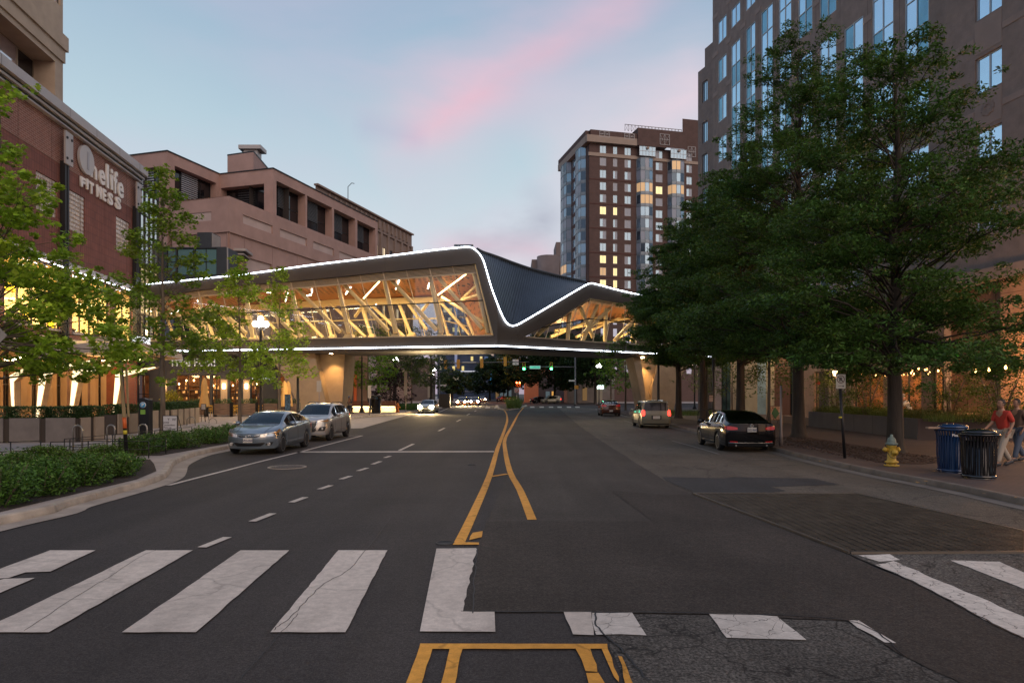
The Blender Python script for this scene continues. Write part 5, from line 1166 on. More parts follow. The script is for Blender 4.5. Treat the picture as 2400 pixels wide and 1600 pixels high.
p = MB(); p.fbox(fGz, fGz.hit(1830, 800)[0], fGz.hit(1910, 800)[0], 6.12, 6.18, .6, .8); p.build('golden_strip_light', glow('golden_strip', (1, .66, .22), 6), gs)
mb = MB()
for u in np.arange(0, LG+1, .25): mb.fbox(fGz, u, u+.06, 6.5, 7.7, .75, .8)
mb.build('screen_bars', mat('gold_screen', (.3, .2, .08), .4, metal=.6, emit=(1, .6, .2), estr=.12), gs)
p = MB(); u1_ = fGz.hit(1914, 900)[0]; u2_ = fGz.hit(1945, 900)[0]; p.fbox(fGz, u1_, u2_, .1, 8.4, -.6, .1); p.build('dark_pier', mat('green_grey_pier', (.08, .08, .065), .7), gs)
lamp('shop_light', fGz.P(8, 5.2, 1.6), 60, (1, .70, .32), .4); lamp('shop_light', fGz.P(LG-3, 5.4, 1.5), 50, (1, .64, .28), .4)
# upper granite wing left of the bridge landing (stepped lower part)
fV = Fr(W(1636, 700, 78)[:2], (.30, -1)); uv = fV.hit(1672, 400)[0]; sw = empty('granite_side_wing', fV.P(0, 0), 'narrow stepped brown granite wing left of the tall right-hand building', 'building')
zv = 2.05+(922-150)/1600*76; hv = []
for py in (195, 290, 365, 445, 530): hv.append((uv*.28, uv*.62, fV.hit(1645, py+48)[1], fV.hit(1645, py)[1]))
mb = MB(); wall(mb, fV, 0, uv+.3, 0, zv, hv, .25); mb.quad(fV.P(0, 0), fV.P(0, zv), fV.P(0, zv, -12), fV.P(0, 0, -12)); mb.fbox(fV, uv*.45, uv+.3, zv, zv+2, -3, 0); mb.build('granite_wall', M_gran, sw)
for h in hv: window(sw, fV, *h, 2, 1, M_wfr, M_sglass, -.18, .07)
# ================================================================ THE BRIDGE
br = empty('pedestrian_bridge', (-1.2, 58, 5.9), 'long angular grey pedestrian bridge with white light lines and a glowing glazed truss', 'bridge')
PA, PK, PB = Vector((-35.2, 64, 0)), Vector((-1.2, 56, 0)), Vector((25.6, 75.3, 0))
fL = Fr(PA[:2], (PK-PA)[:2]); LL = (PK-PA).length; fD = Fr(PK[:2], (PB-PK)[:2]); LD = (PB-PK).length
KX = 1200+F*PK.x/PK.y
def BP(px, py, d=0.0):
    fr = fL if px <= KX else fD; u, z = fr.hit(px, py, d); return fr.P(u, z, d)
def dense(pts, n): 
    out = []
    for a, b in zip(pts, pts[1:]): out += [tuple(np.array(a)*(1-i/n)+np.array(b)*i/n) for i in range(n)]
    return out+[pts[-1]]
topL = [(322, 668), (428.6, 657.5), (585, 641), (718, 622.5), (881, 603), (1013.8, 586.5), (1080, 579.5), (1098, 578.8), (1108, 581), (1117, 588), (1126.5, 598.7), (1135.4, 617.5), (1150.8, 670.5), (1166, 712), (1175, 734), (1184, 751.6), (1192, 760), (1200, 763), (1208, 762), (1220, 757), (1275, 725), (1350, 681), (1373.5, 667.5), (1384, 664), (1398, 665.7), (1450.7, 679.8), (1520.8, 695.5), (1559, 706), (1640, 724), (1728, 742)]
topL = smooth(topL, 3)
ZB = 5.97
def botpt(px):
    fr = fL if px <= KX else fD; u = fr.hit(px, 800)[0]; return (px, HY-(ZB-H)*F/fr.P(u, 0).y)
holeL = [(334, 703), (455, 681), (585.7, 667), (676.8, 659.8), (790, 649), (900, 637), (1010, 627), (1114.4, 617.9), (1157.5, 787.7), (1000, 790), (704, 795.5), (500, 799), (340, 802)]
holeR = [(1226, 790), (1300, 752), (1382, 697.5), (1440, 707), (1560, 727), (1690, 752), (1690, 820), (1560, 812), (1493, 808), (1400, 803), (1300, 796)]
M_fasc = mat('bridge_fascia', (.066, .057, .052), .5, metal=.25, var=.10, vscale=.35)
M_roof = mat('bridge_roof_metal', (.075, .095, .115), .4, metal=.5, var=.12, vscale=.6)
M_cream = mat('cream_steel', (.68, .53, .29), .5, var=.05, vscale=2)
M_mull = mat('champagne_mullion', (.46, .38, .28), .45, metal=.3)
M_ceil = bpy.data.materials.new('copper_perforated_ceiling'); M_ceil.use_nodes = True; _t = M_ceil.node_tree; _b = _t.nodes['Principled BSDF']
_g = _t.nodes.new('ShaderNodeNewGeometry'); _v = _t.nodes.new('ShaderNodeTexVoronoi'); _v.inputs['Scale'].default_value = 2.1; _v.inputs['Randomness'].default_value = .15; _t.links.new(_g.outputs['Position'], _v.inputs['Vector'])
_r = _t.nodes.new('ShaderNodeValToRGB'); _r.color_ramp.elements[0].position = .30; _r.color_ramp.elements[0].color = (.035, .012, .006, 1); _r.color_ramp.elements[1].position = .38; _r.color_ramp.elements[1].color = (.33, .125, .04, 1); _t.links.new(_v.outputs['Distance'], _r.inputs[0]); _t.links.new(_r.outputs[0], _b.inputs['Base Color']); _b.inputs['Roughness'].default_value = .38; _b.inputs['Metallic'].default_value = .25
# front face
def face(name, poly, holes, m, parent, d=0.0):
    mb = MB(); mb_pts = [Vector((p[0], p[1], 0)) for p in poly]; hs = [[Vector((p[0], p[1], 0)) for p in h] for h in holes]
    tri = tessellate_polygon([mb_pts]+hs); allp = poly+[q for h in holes for q in h]
    mb.add([BP(p[0], p[1], d) for p in allp], [tuple(t) for t in tri]); return mb.build(name, m, parent)
ia = max(i for i, p in enumerate(topL) if p[0] <= KX); tk = topL[ia+1]; tt = (KX-topL[ia][0])/(tk[0]-topL[ia][0]); kp = (KX, topL[ia][1]*(1-tt)+tk[1]*tt)
poL = [tuple(p) for p in topL[:ia+1]]+[kp]+[botpt(x) for x in np.linspace(KX, 322, 14)]
poR = [kp]+[tuple(p) for p in topL[ia+1:]]+[botpt(x) for x in np.linspace(1728, KX+.01, 14)]
face('fascia', poL, [dense(holeL, 1)], M_fasc, br); face('fascia', poR, [dense(holeR, 1)], M_fasc, br)
# reveals, back face, soffit, roof
DEP = 7.5
mb = MB()
for hole in (holeL, holeR):
    for a, b in zip(hole, hole[1:]+hole[:1]): mb.quad(BP(*a), BP(*b), BP(*b)-fL.n*0 + (fL if a[0] < KX else fD).n*-.35, BP(*a)+(fL if a[0] < KX else fD).n*-.35)
mb.build('window_reveal', M_fasc, br)
back = lambda p: p+Vector((0, DEP, 0))
mb = MB(); bl_ = [BP(*botpt(x)) for x in np.linspace(322, 1728, 40)]
for a, b in zip(bl_, bl_[1:]):
    a2, b2 = Vector(a), Vector(b); m1, m2 = a+Vector((0, .7, -.28)), b+Vector((0, .7, -.28)); k1, k2 = back(a)+Vector((0, -.6, -.28)), back(b)+Vector((0, -.6, -.28))
    mb.quad(a, b, m2, m1); mb.quad(m1, m2, k2, k1); mb.quad(k1, k2, back(b), back(a))
mb.build('soffit', mat('soffit_metal', (.10, .10, .105), .5, metal=.3, var=.08, vscale=.5), br)
mb = MB()
for x in np.linspace(340, 1720, 46):
    p = BP(*botpt(x)); q = BP(x, botpt(x)[1]-26 if x < KX else botpt(x)[1]-22); mb.tube(p+Vector((0, -.004, .1)), q+Vector((0, -.004, 0)), .007, n=3)
for (a, b) in (((1175, 740), (1160, 790)), ((1210, 768), (1216, 800)), ((1120, 618), (1140, 612)), ((1135, 690), (1158, 684)), ((1262, 738), (1272, 765)), ((1330, 700), (1340, 726)), ((1388, 668), (1386, 696)), ((1452, 684), (1450, 706)), ((900, 604), (903, 635)), ((700, 628), (702, 655)), ((1000, 590), (1003, 625)), ((560, 645), (560, 668)), ((450, 657), (450, 680))):
    mb.tube(BP(*a)+Vector((0, -.004, 0)), BP(*b)+Vector((0, -.004, 0)), .009, n=3)
mb.build('panel_joints', mat('fascia_joint', (.04, .035, .035), .8), br, fix=False)
# lights: one continuous line along the top, one along the bottom
mb = MB(); mb.path([BP(p[0], p[1], .06) for p in topL], .045, 6); mb.build('upper_line_light', G_white, br, fix=False)
mb = MB(); mb.path([BP(*botpt(x), .06) for x in list(np.linspace(374, KX, 10))+list(np.linspace(KX+1, 1728, 12))], .045, 6); mb.build('lower_line_light', G_white, br, fix=False)
# roof sheets: left and right are nearly flat, the middle is the folded valley with standing seams
top3 = [BP(p[0], p[1], 0) for p in topL]; i1 = min(range(len(topL)), key=lambda i: abs(topL[i][0]-1117)); i2 = min(range(len(topL)), key=lambda i: abs(topL[i][0]-1374))
mb = MB()
for i in range(0, i1): mb.quad(top3[i], top3[i+1], back(top3[i+1]), back(top3[i]))
for i in range(i2, len(top3)-1): mb.quad(top3[i], top3[i+1], back(top3[i+1]), back(top3[i]))
mb.build('flat_roof', M_roof, br)
ridge_px = [(1117, 586), (1131.6, 594), (1150, 600), (1170, 607), (1205, 620), (1247, 634), (1293, 646), (1335, 655.5), (1374, 664)]
rp = smooth([tuple(W(x, y, 62.5+(x-1117)*.024)) for x, y in ridge_px], 4); rp = [Vector(p) for p in rp]
vf = top3[i1:i2+1]
def resample(P, n):
    L = [0]
    for a, b in zip(P, P[1:]): L.append(L[-1]+(b-a).length)
    out = []; j = 0
    for k in range(n):
        s = L[-1]*k/(n-1)
        while j < len(L)-2 and L[j+1] < s: j += 1
        t = (s-L[j])/max(1e-9, L[j+1]-L[j]); out.append(P[j].lerp(P[j+1], t))
    return out
NS = 54; va, ra_ = resample(vf, NS), resample(rp, NS)
# seams run from the ridge down to the valley line: the front points lag so that the seams lean
def warp(P, f): return [P[min(len(P)-1, int(round(f(i/(NS-1))*(NS-1))))] for i in range(NS)]
mb = MB(); M_ = 5
grid = []
for i in range(NS):
    row = []
    for j in range(M_+1):
        t = j/M_; p = va[i].lerp(ra_[i], t); p = p-Vector((0, 0, math.sin(math.pi*t)*.1)); row.append(p)
    grid.append(row)
vs = [p for r in grid for p in r]; fs = [(i*(M_+1)+j, (i+1)*(M_+1)+j, (i+1)*(M_+1)+j+1, i*(M_+1)+j+1) for i in range(NS-1) for j in range(M_)]; mb.add(vs, fs, True); vr = mb.build('valley_roof', M_roof, br)
for i in range(1, NS-1):
    s = MB(); pts = [p+Vector((0, -.02, .05)) for p in grid[i]]; s.path(pts, .05, 4, False); s.build('standing_seam', M_roof, vr, fix=False)
mb = MB(); mb.path([p+Vector((0, 0, .1)) for p in ra_], .16, 6); mb.build('ridge_gutter', mat('gutter_black', (.03, .035, .04), .5), br, fix=False)
# rear slope above the ridge, ending at the back wall
mb = MB()
for i in range(NS-1):
    a, b = ra_[i], ra_[i+1]; ka, kb = a+Vector((0, 3.5, .9-i*.012)), b+Vector((0, 3.5, .9-(i+1)*.012)); mb.quad(a, b, kb, ka); mb.quad(ka, kb, kb+Vector((0, .5, -3)), ka+Vector((0, .5, -3)))
mb.build('rear_roof', M_roof, br)
mb = MB(); c = BP(1085, 576); mb.box((c.x, c.y+1.2, c.z+.12), (1.6, 1.0, .3)); mb.build('roof_box', M_roof, br)
# glazing: slanted mullions, louvre band under the fascia, panes, dark rail
def holeTop(px): return np.interp(px, [p[0] for p in holeL[:8]], [p[1] for p in holeL[:8]])
tops = [1114.4-i*54.2 for i in range(15)]; tops = [t for t in tops if t > 334]
lean = lambda px: (1157.5-1114.4)*(.62+.38*(px-334)/780)
def bottomL(x): return np.interp(x, [340, 500, 704, 1000, 1157.5], [802, 799, 795.5, 790, 787.7])
gl = br; dG = -.25
mu = []
for i, t in enumerate(tops):
    a = (t, holeTop(t)); b = (t+lean(t), bottomL(t+lean(t))); mu.append((a, b)); k = .06 if i % 2 == 0 else .04
    s = MB(); s.tube(BP(*a, dG), BP(*b, dG), k, n=4); s.build('mullion', M_mull, br, fix=False)
def lerp2(a, b, t): return (a[0]*(1-t)+b[0]*t, a[1]*(1-t)+b[1]*t)
LV = .125
for (a0, b0), (a1, b1) in zip(mu[1:], mu):
    g = MB(); g.quad(BP(*lerp2(a0, b0, LV), dG), BP(*lerp2(a1, b1, LV), dG), BP(*b1, dG), BP(*b0, dG)); g.build('glass_pane', M_clear, br, fix=False)
    g = MB()
    for k in range(7):
        t = LV*(k+.25)/7; g.tube(BP(*lerp2(a0, b0, t), dG), BP(*lerp2(a1, b1, t), dG), .035, n=4)
    g.build('louvre', M_mull, br, fix=False)
    g = MB(); g.quad(BP(*a0, dG-.2), BP(*a1, dG-.2), BP(*lerp2(a1, b1, LV), dG-.2), BP(*lerp2(a0, b0, LV), dG-.2)); g.build('louvre_gap_shade', M_dkframe, br, fix=False)  # dark strip added as shade in the gaps between louvres
s = MB(); s.path([BP(px, np.interp(px, [334, 455, 660, 1134], [751, 741, 727.5, 703.5]), dG+.05) for px in np.linspace(338, 1134, 12)], .05, 5); s.build('dark_rail', M_blk, br, fix=False)
for name, A_ in (('bottom_rail', [(340+i*(1157-340)/10, bottomL(340+i*(1157-340)/10)-1.5) for i in range(11)]), ('head_rail', [lerp2(a, b, LV) for a, b in mu])):
    s = MB(); s.path([BP(p[0], p[1], dG) for p in A_], .07, 4); s.build(name, M_mull, br, fix=False)
s = MB(); s.tube(BP(1115.5, 620, dG+.05), BP(1156, 786, dG+.05), .13, n=6); s.build('end_post', M_cream, br, fix=False)
# right-hand glazing: panes fan out with slanted mullions
def topR(px): return np.interp(px, [1226, 1300, 1382, 1440, 1560, 1690], [790, 752, 697.5, 707, 727, 752])
def botR(px): return np.interp(px, [1226, 1300, 1400, 1493, 1560, 1690], [790, 796, 803, 808, 812, 820])
mr = [((1226, 790), (1226, 790.1))]
for xt, xb in ((1262, 1250), (1290, 1278), (1320, 1305), (1353, 1331), (1385, 1358), (1412, 1389), (1437, 1420), (1467, 1459), (1500, 1490), (1535, 1525), (1575, 1565), (1620, 1610), (1665, 1655)): mr.append(((xt, topR(xt)), (xb, botR(xb))))
for a, b in mr[1:]:
    s = MB(); s.tube(BP(*a, dG), BP(*b, dG), .05, n=4); s.build('mullion', M_mull, br, fix=False)
for (a0, b0), (a1, b1) in zip(mr, mr[1:]):
    g = MB(); g.quad(BP(*a0, dG), BP(*a1, dG), BP(*b1, dG), BP(*b0, dG)); g.build('glass_pane', M_clear, br, fix=False)
s = MB(); s.path([BP(px, np.interp(px, [1268, 1380, 1500, 1690], [768, 747, 757, 775]), dG+.05) for px in (1268, 1320, 1380, 1440, 1500, 1600, 1690)], .045, 5); s.build('dark_rail', M_blk, br, fix=False)
for pts, r in (([(1226, 789), (1300, 753.5), (1382, 699.5), (1440, 709), (1690, 754)], .08), ([(1226, 789.6), (1300, 795), (1400, 802), (1493, 807), (1690, 819)], .08)):
    s = MB(); s.path([BP(*p, dG) for p in pts], r, 4); s.build('edge_rail', M_mull, br, fix=False)
for k in range(4):
    s = MB(); s.path([BP(px, topR(px)+3+k*2.6, dG) for px in (1386, 1440, 1560, 1680)], .03, 4); s.build('louvre', M_mull, br, fix=False)
# truss inside: front and rear planes of round tubes on triangular feet
def IP(px, py, Yoff):
    """a point inside the bridge, Yoff metres behind the front plane"""
    fr = fL if px <= KX else fD; return BP(px, py, -Yoff)
def foot(px, py, yo, w):
    s = MB(); a, b = IP(px-w, py, yo-.25), IP(px+w*.8, py, yo-.25); t1 = IP(px-w*.4, py-w*.95, yo-.25); t2 = IP(px+w*.55, py-w*.95, yo-.25); s.prism([a, b, t2, t1], fL.n*-.5); s.build('truss_foot', M_cream, br)
RX = lambda x: 660+x*.2211; RY = lambda y: 560+y*.2211
fronts = [(RX(a), RY(b), RX(c), RY(d)) for a, b, c, d in ((110, 540, 200, 1000), (600, 490, 715, 960), (1090, 430, 1210, 960), (1570, 370, 1700, 960), (2040, 350, 2190, 960))]
fronts += [(fronts[0][0]-108*i, fronts[0][1]+9*i, fronts[0][2]-112*i, fronts[0][3]+1.5*i) for i in (1, 2, 3)]
for (x0, y0, x1, y1) in fronts:
    s = MB(); s.tube(IP(x0, y0, .9), IP(x1, y1+8, .9), .2, n=10); s.build('truss_post', M_cream, br, fix=False)
    if x1 > 700 or True: foot(x1-3, y1+27, .9, 17)
diags = [(RX(a), RY(b), RX(c), RY(d)) for a, b, c, d in ((160, 520, 620, 985), (660, 480, 1130, 970), (1160, 430, 1640, 965), (1640, 380, 2130, 955))]
diags += [(diags[0][0]-108*i, diags[0][1]+9*i, diags[0][2]-110*i, diags[0][3]+1.5*i) for i in (1, 2, 3)]
for (x0, y0, x1, y1) in diags: s = MB(); s.tube(IP(x0, y0, .9), IP(x1, y1, .9), .17, n=10); s.build('truss_diagonal', M_cream, br, fix=False)
rear = [(RX(a), RY(b), RX(c), RY(d)) for a, b, c, d in ((430, 660, 530, 1035), (830, 650, 950, 1030), (1230, 650, 1370, 1010), (1640, 640, 1770, 1030), (1960, 830, 2050, 1040))]
rear += [(rear[0][0]-92*i, rear[0][1]+7*i, rear[0][2]-92*i, rear[0][3]+1*i) for i in (1, 2, 3, 4)]
for (x0, y0, x1, y1) in rear:
    s = MB(); s.tube(IP(x0, y0, 6.2), IP(x1, y1, 6.2), .17, n=8); s.build('truss_post', M_cream, br, fix=False); foot(x1, y1+4, 6.2, 10)
rd = [(RX(a), RY(b), RX(c), RY(d)) for a, b, c, d in ((150, 740, 440, 1045), (510, 670, 890, 1040), (930, 680, 1300, 1035), (1650, 630, 2000, 1020), (1320, 660, 1540, 960), (1740, 640, 2160, 900))]
rd += [(rd[0][0]-90*i, rd[0][1]+4*i, rd[0][2]-92*i, rd[0][3]+i) for i in (1, 2, 3)]
for (x0, y0, x1, y1) in rd: s = MB(); s.tube(IP(x0, y0, 6.2), IP(x1, y1, 6.2), .15, n=8); s.build('truss_diagonal', M_cream, br, fix=False)
for (a, b, c, d) in ((1900, 650, 2070, 490), (1900, 650, 2090, 590), (1700, 620, 2170, 900), (780, 820, 840, 740), (1480, 780, 1560, 670)): s = MB(); s.tube(IP(RX(a), RY(b), 4), IP(RX(c), RY(d), 1.2), .14, n=8); s.build('truss_brace', M_cream, br, fix=False)
rc = [(334, 742), (500, 728), (660, 716), (800, 708), (1010, 703), (1040, 708)]
s = MB()
for (x0, y0), (x1, y1) in zip(rc, rc[1:]): s.prism([IP(x0, y0-7, 6.1), IP(x1, y1-7, 6.1), IP(x1, y1+7, 6.1), IP(x0, y0+7, 6.1)], fL.n*-.3)
s.build('rear_chord', M_cream, br)
s = MB(); s.path([IP(x, y, 6.9) for x, y in ((334, 763), (660, 756), (870, 749), (1020, 746), (1100, 765))], .06, 5); s.build('rear_glazing_bar', M_cream, br, fix=False)
for x in range(350, 1130, 42):
    s = MB(); s.tube(IP(x, np.interp(x, [334, 1010, 1130], [742, 703, 740]), 6.95), IP(x+17, 792, 6.95), .05, n=4); s.build('rear_mullion', M_cream, br, fix=False)
s = MB(); s.quad(IP(334, 742, 7.0), IP(1100, 705, 7.0), IP(1150, 795, 7.0), IP(334, 800, 7.0)); s.build('rear_glass', clear_glass('rear_glass', (.62, .66, .68), boost=.05), br)
s = MB(); n = 20
for i in range(n):
    x0, x1 = 334+(1130-334)*i/n, 334+(1130-334)*(i+1)/n
    f0, f1 = holeTop(min(x0, 1114))+14, holeTop(min(x1, 1114))+14; r0, r1 = np.interp(x0, [334, 500, 660, 1010, 1130], [735, 722, 710, 696, 735]), np.interp(x1, [334, 500, 660, 1010, 1130], [735, 722, 710, 696, 735])
    s.quad(IP(x0, f0, .5), IP(x1, f1, .5), IP(x1, r1, 6.6), IP(x0, r0, 6.6))
s.build('ceiling', M_ceil, br)
s = MB(); s.prism([IP(1112, 622, .6), IP(1157, 790, .6), IP(1112, 790, 6.5), IP(1080, 700, 6.5)], (.12, 0, 0)); s.build('end_wall', M_ceil, br)
s = MB(); s.quad(IP(322, 803, .3), IP(1162, 789, .3), IP(1140, 806, 7.2), IP(322, 806, 7.2)); s.build('floor', mat('bridge_floor', (.30, .24, .16), .5), br)
ftop, fbot = [], []
# strip lamps hanging inside and bright inner fittings
for a, b, yo0, yo1 in (((RX(868), RY(630)), (RX(1050), RY(435)), .75, .75), ((RX(1655), RY(595)), (RX(1990), RY(345)), .75, .75), ((RX(320), RY(505)), (RX(322), RY(570)), 1.6, 2.2), ((RX(262), RY(603)), (RX(318), RY(590)), 2, 2.2), ((RX(680), RY(583)), (RX(765), RY(465)), 3.4, 1.5), ((RX(1210), RY(530)), (RX(1245), RY(440)), 3, 1.4), ((RX(1550), RY(525)), (RX(1565), RY(470)), 2.4, 1.6), ((RX(40), RY(660)), (RX(72), RY(565)), 3.4, 1.6), ((461, 700), (470, 715), 2, 3), ((400, 735), (420, 728), 2, 2), ((610, 682), (635, 686), 1.6, 1.8), ((RX(1000), RY(690)), (RX(1003), RY(696)), 3, 3)):
    s = MB(); s.tube(IP(*a, yo0), IP(*b, yo1), .055, n=6); s.build('strip_lamp', G_warm if abs(a[0]-b[0]) > 30 else glow('inner_fitting', (1, .86, .62), 12), br, fix=False)
for x in (400, 520, 640, 760, 880, 1000, 1080):
    c = IP(x, np.interp(x, [334, 1114], [735, 668]), 3.2); lamp('bridge_light', c, 330, (1, .74, .36), size=(4.5, 1.0), aim=c+Vector((0, -.25, -5)))
    lamp('bridge_uplight', IP(x, 780, 3.2), 80, (1, .66, .3), .3)
# right-hand truss
for x0, y0, x1, y1 in ((1335, 728, 1330, 800), (1360, 720, 1390, 790), (1420, 722, 1418, 800), (1498, 730, 1480, 800), (1545, 740, 1535, 805), (1400, 715, 1365, 800), (1260, 785, 1290, 757), (1500, 735, 1440, 798), (1365, 783, 1430, 722), (1600, 740, 1590, 808), (1640, 748, 1600, 810)):
    s = MB(); s.tube(IP(x0, y0, 1.0), IP(x1, y1, 1.0), .19, n=8); s.build('truss_post', M_cream, br, fix=False)
for x0, y0, x1, y1 in ((1290, 790, 1420, 735), (1300, 775, 1500, 740), (1350, 790, 1480, 730), (1450, 790, 1560, 745)):
    s = MB(); s.tube(IP(x0, y0, 5.4), IP(x1, y1, 5.4), .15, n=8); s.build('truss_diagonal', M_cream, br, fix=False)
s = MB(); s.add([IP(1290, 760, .6), IP(1382, 704, .6), IP(1690, 757, .6), IP(1690, 775, 6), IP(1400, 742, 6)], [(0, 1, 4), (1, 2, 3, 4)]); s.build('ceiling', M_ceil, br)
s = MB(); s.quad(IP(1226, 791, .3), IP(1690, 821, .3), IP(1690, 824, 7), IP(1240, 806, 7)); s.build('floor', MATS['bridge_floor'], br)
for x in (1340, 1420, 1500, 1600): c = IP(x, 752, 2.8); lamp('bridge_light', c, 330, (1, .74, .36), size=(3, 1), aim=c+Vector((0, -.6, -5))); lamp('bridge_uplight', IP(x, 785, 3.2), 110, (1, .7, .3), .3)
# rear wall above the rear glass so the hollow body is closed from behind
s = MB()
pts_t = [back(p) for p in top3]; 
for i in list(range(0, i1))+list(range(i2, len(top3)-1)):
    a, b = pts_t[i], pts_t[i+1]; zl = 11.5 if i < i1 else 9.5; s.quad(a, b, Vector((b.x, b.y, min(b.z, zl))), Vector((a.x, a.y, min(a.z, zl))))
s.build('rear_wall', M_fasc, br)
# ---- piers
M_pier = mat('pier_concrete', (.31, .225, .145), .8, var=.16, vscale=.9, bump=.25, bscale=12)
def pier(name, label, leaves_, Y, root_label=None):
    root = empty(name, W(leaves_[0][0][0][0], 970, Y), label, 'bridge pier')
    for poly, dy, th, nm in leaves_:
        s = MB(); pts = []
        for x, y in poly: p = W(x, y, Y+dy); p.z = max(p.z, .05) if y < 966 else .05; pts.append(p)
        s.prism(pts, (0, th, 0)); s.build(nm, M_pier, root)
    return root
YL = 62.0
pier('bridge_pier', 'left concrete bridge pier flaring upwards behind the parked silver cars', [
    ([(630, 826), (737, 824), (743, 860), (752, 892), (760, 925), (768, 975), (704, 975), (697, 953), (693, 938), (683, 912), (672, 892), (654, 866), (638, 846)], 0, 5.0, 'leaf'),
    ([(738, 824), (809, 824), (806, 880), (801, 950), (799, 975), (768, 975), (752, 892)], 1.4, 4.0, 'recessed_leaf')], YL)
pier('bridge_pier', 'right concrete bridge pier with arched edge behind the silver minivan', [
    ([(1483, 834), (1500, 834), (1507, 880), (1514, 938), (1519, 972), (1509, 972), (1504, 938), (1494, 885)], -.2, 4.5, 'leaf'),
    ([(1500, 834), (1548, 838), (1530, 905), (1526, 972), (1518, 972), (1513, 938)], 1.0, 3.6, 'recessed_leaf'),
    ([(1546, 838), (1640, 846), (1619, 856), (1601, 872), (1592, 896), (1587, 918), (1578, 970), (1525, 972), (1529, 905)], 0, 4.5, 'leaf')], 68)
for (px, py, Y, e) in ((776, 829, 63.2, 95), (1506, 839, 68.9, 110)):
    c = W(px, py, Y-.9); s = MB(); s.lathe(c, [(.16, .12), (.16, 0), (0, 0)], 10, caps=False); o = s.build('pier_downlight', glow('pier_lamp', (1, .72, .36), 40), br); lamp('pier_spot', c-Vector((0, .0, .2)), e*7, (1, .56, .18), .06, spot=85, aim=c+Vector((.1, 1.4, -5)), blend=.8)
lamp('pier_wash', W(690, 905, 54), 260, (1, .64, .32), 1.5)
# ================================================================ FAR BACKDROP UNDER THE BRIDGE
bd = empty('distant_lit_building', (-28, 260, 0), 'distant dark glass building with rows of lit windows seen under the bridge', 'building')
fK = Fr(W(1025, 900, 255)[:2], (1, 0)); w0, w1 = 0, fK.hit(1165, 900)[0]
M_navy = mat('navy_curtain_wall', (.05, .07, .12), .25, metal=.4, var=.4, vscale=.25)
mb = MB(); mb.fbox(fK, w0, w1, 0, 42, -14, 0); mb.build('glass_body', M_navy, bd)
for j in range(9):
    z = 3+j*3.6; mb = MB(); mb.fbox(fK, w0, w1, z-.3, z, .02, .5); mb.build('floor_slab', mat('slab_grey', (.16, .16, .2), .6), bd)
    for i in range(13):
        if random.random() < (.75 if j in (1, 4, 6) else .3):
            a = w0+.6+i*1.7; p = MB(); p.fbox(fK, a, a+random.choice((.9, 1.4)), z+.5, z+2.1, .03, .1); p.build('lit_window', random.choice((glow('far_yellow', (1, .78, .3), .75), glow('far_cream', (1, .85, .6), .55), glow('far_blue', (.3, .45, .8), .22))), bd)
for px, c_ in ((1069, glow('far_pillar_blue', (.5, .55, .85), .35)), (1154, glow('far_pillar_pink', (.9, .66, .55), .45))):
    a, b = fK.hit(px-3, 900)[0], fK.hit(px+3, 900)[0]; p = MB(); p.fbox(fK, a, b, 12 if px < 1100 else 16, 42, .5, 1); p.build('lit_pillar', c_, bd)
p = MB(); a, b = fK.hit(1072, 870)[0], fK.hit(1151, 870)[0]; p.fbox(fK, a, b, 10.2, 10.5, .5, .7); p.build('glow_line', glow('far_white', (.8, .8, .9), .8), bd)
p = MB(); a, b = fK.hit(1148, 870)[0], fK.hit(1152, 870)[0]; p.fbox(fK, a, b, 5.5, 9.7, 1, 1.2); p.build('blue_sign', glow('far_cyan', (.1, .45, .9), 1.2), bd)
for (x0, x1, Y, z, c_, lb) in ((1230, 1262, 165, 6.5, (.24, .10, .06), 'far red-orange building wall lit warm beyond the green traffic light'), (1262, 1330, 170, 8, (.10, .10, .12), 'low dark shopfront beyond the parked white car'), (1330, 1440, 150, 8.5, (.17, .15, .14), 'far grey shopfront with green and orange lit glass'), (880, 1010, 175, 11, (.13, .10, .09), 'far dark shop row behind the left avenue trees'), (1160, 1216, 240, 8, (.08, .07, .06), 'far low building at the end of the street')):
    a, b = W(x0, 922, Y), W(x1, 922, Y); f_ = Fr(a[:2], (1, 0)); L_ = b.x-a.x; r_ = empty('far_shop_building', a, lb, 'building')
    mb = MB(); mb.fbox(f_, 0, L_, 0, z, -10, 0); mb.build('wall', mat('far_wall_%d' % x0, c_, .8, var=.2, vscale=.5, emit=((1, .25, .1) if x0 == 1230 else None), estr=.10 if x0 == 1230 else 0), r_)  # warm light on the red-orange wall is put in as faint emission
    n = int(L_/1.5); 
    for i in range(n):
        if x0 == 1230 or random.random() < .45: continue
        p = MB(); p.fbox(f_, .3+i*1.5, 1.3+i*1.5, .5, random.choice((2.6, 3.4)), .02, .08); p.build('lit_window', random.choice((glow('shop_amber', (1, .5, .12), .6), glow('shop_green', (.55, .8, .12), .35), glow('shop_dim', (.6, .35, .15), .25), glow('shop_red', (.9, .1, .05), .35), glow('shop_cool', (.35, .45, .5), .2))), r_)
    if x0 == 1330:
        p = MB(); u_ = f_.hit(1399, 905)[0]; u2 = f_.hit(1414, 905)[0]; p.fbox(f_, u_, u2, f_.hit(1400, 911)[1], f_.hit(1400, 902)[1], .2, .5); p.build('bright_sign_panel', glow('shop_sign', (.75, 1, .9), 3), r_)
        p = MB(); p.fbox(f_, L_*.55, L_, 4.2, 6.5, .2, .6); p.build('white_fascia', mat('shop_fascia', (.3, .3, .3), .7), r_)
        p = MB(); p.fbox(f_, L_*.62, L_*.74, .1, 4, .1, .4); p.build('beige_column', mat('shop_col', (.3, .28, .22), .8), r_)
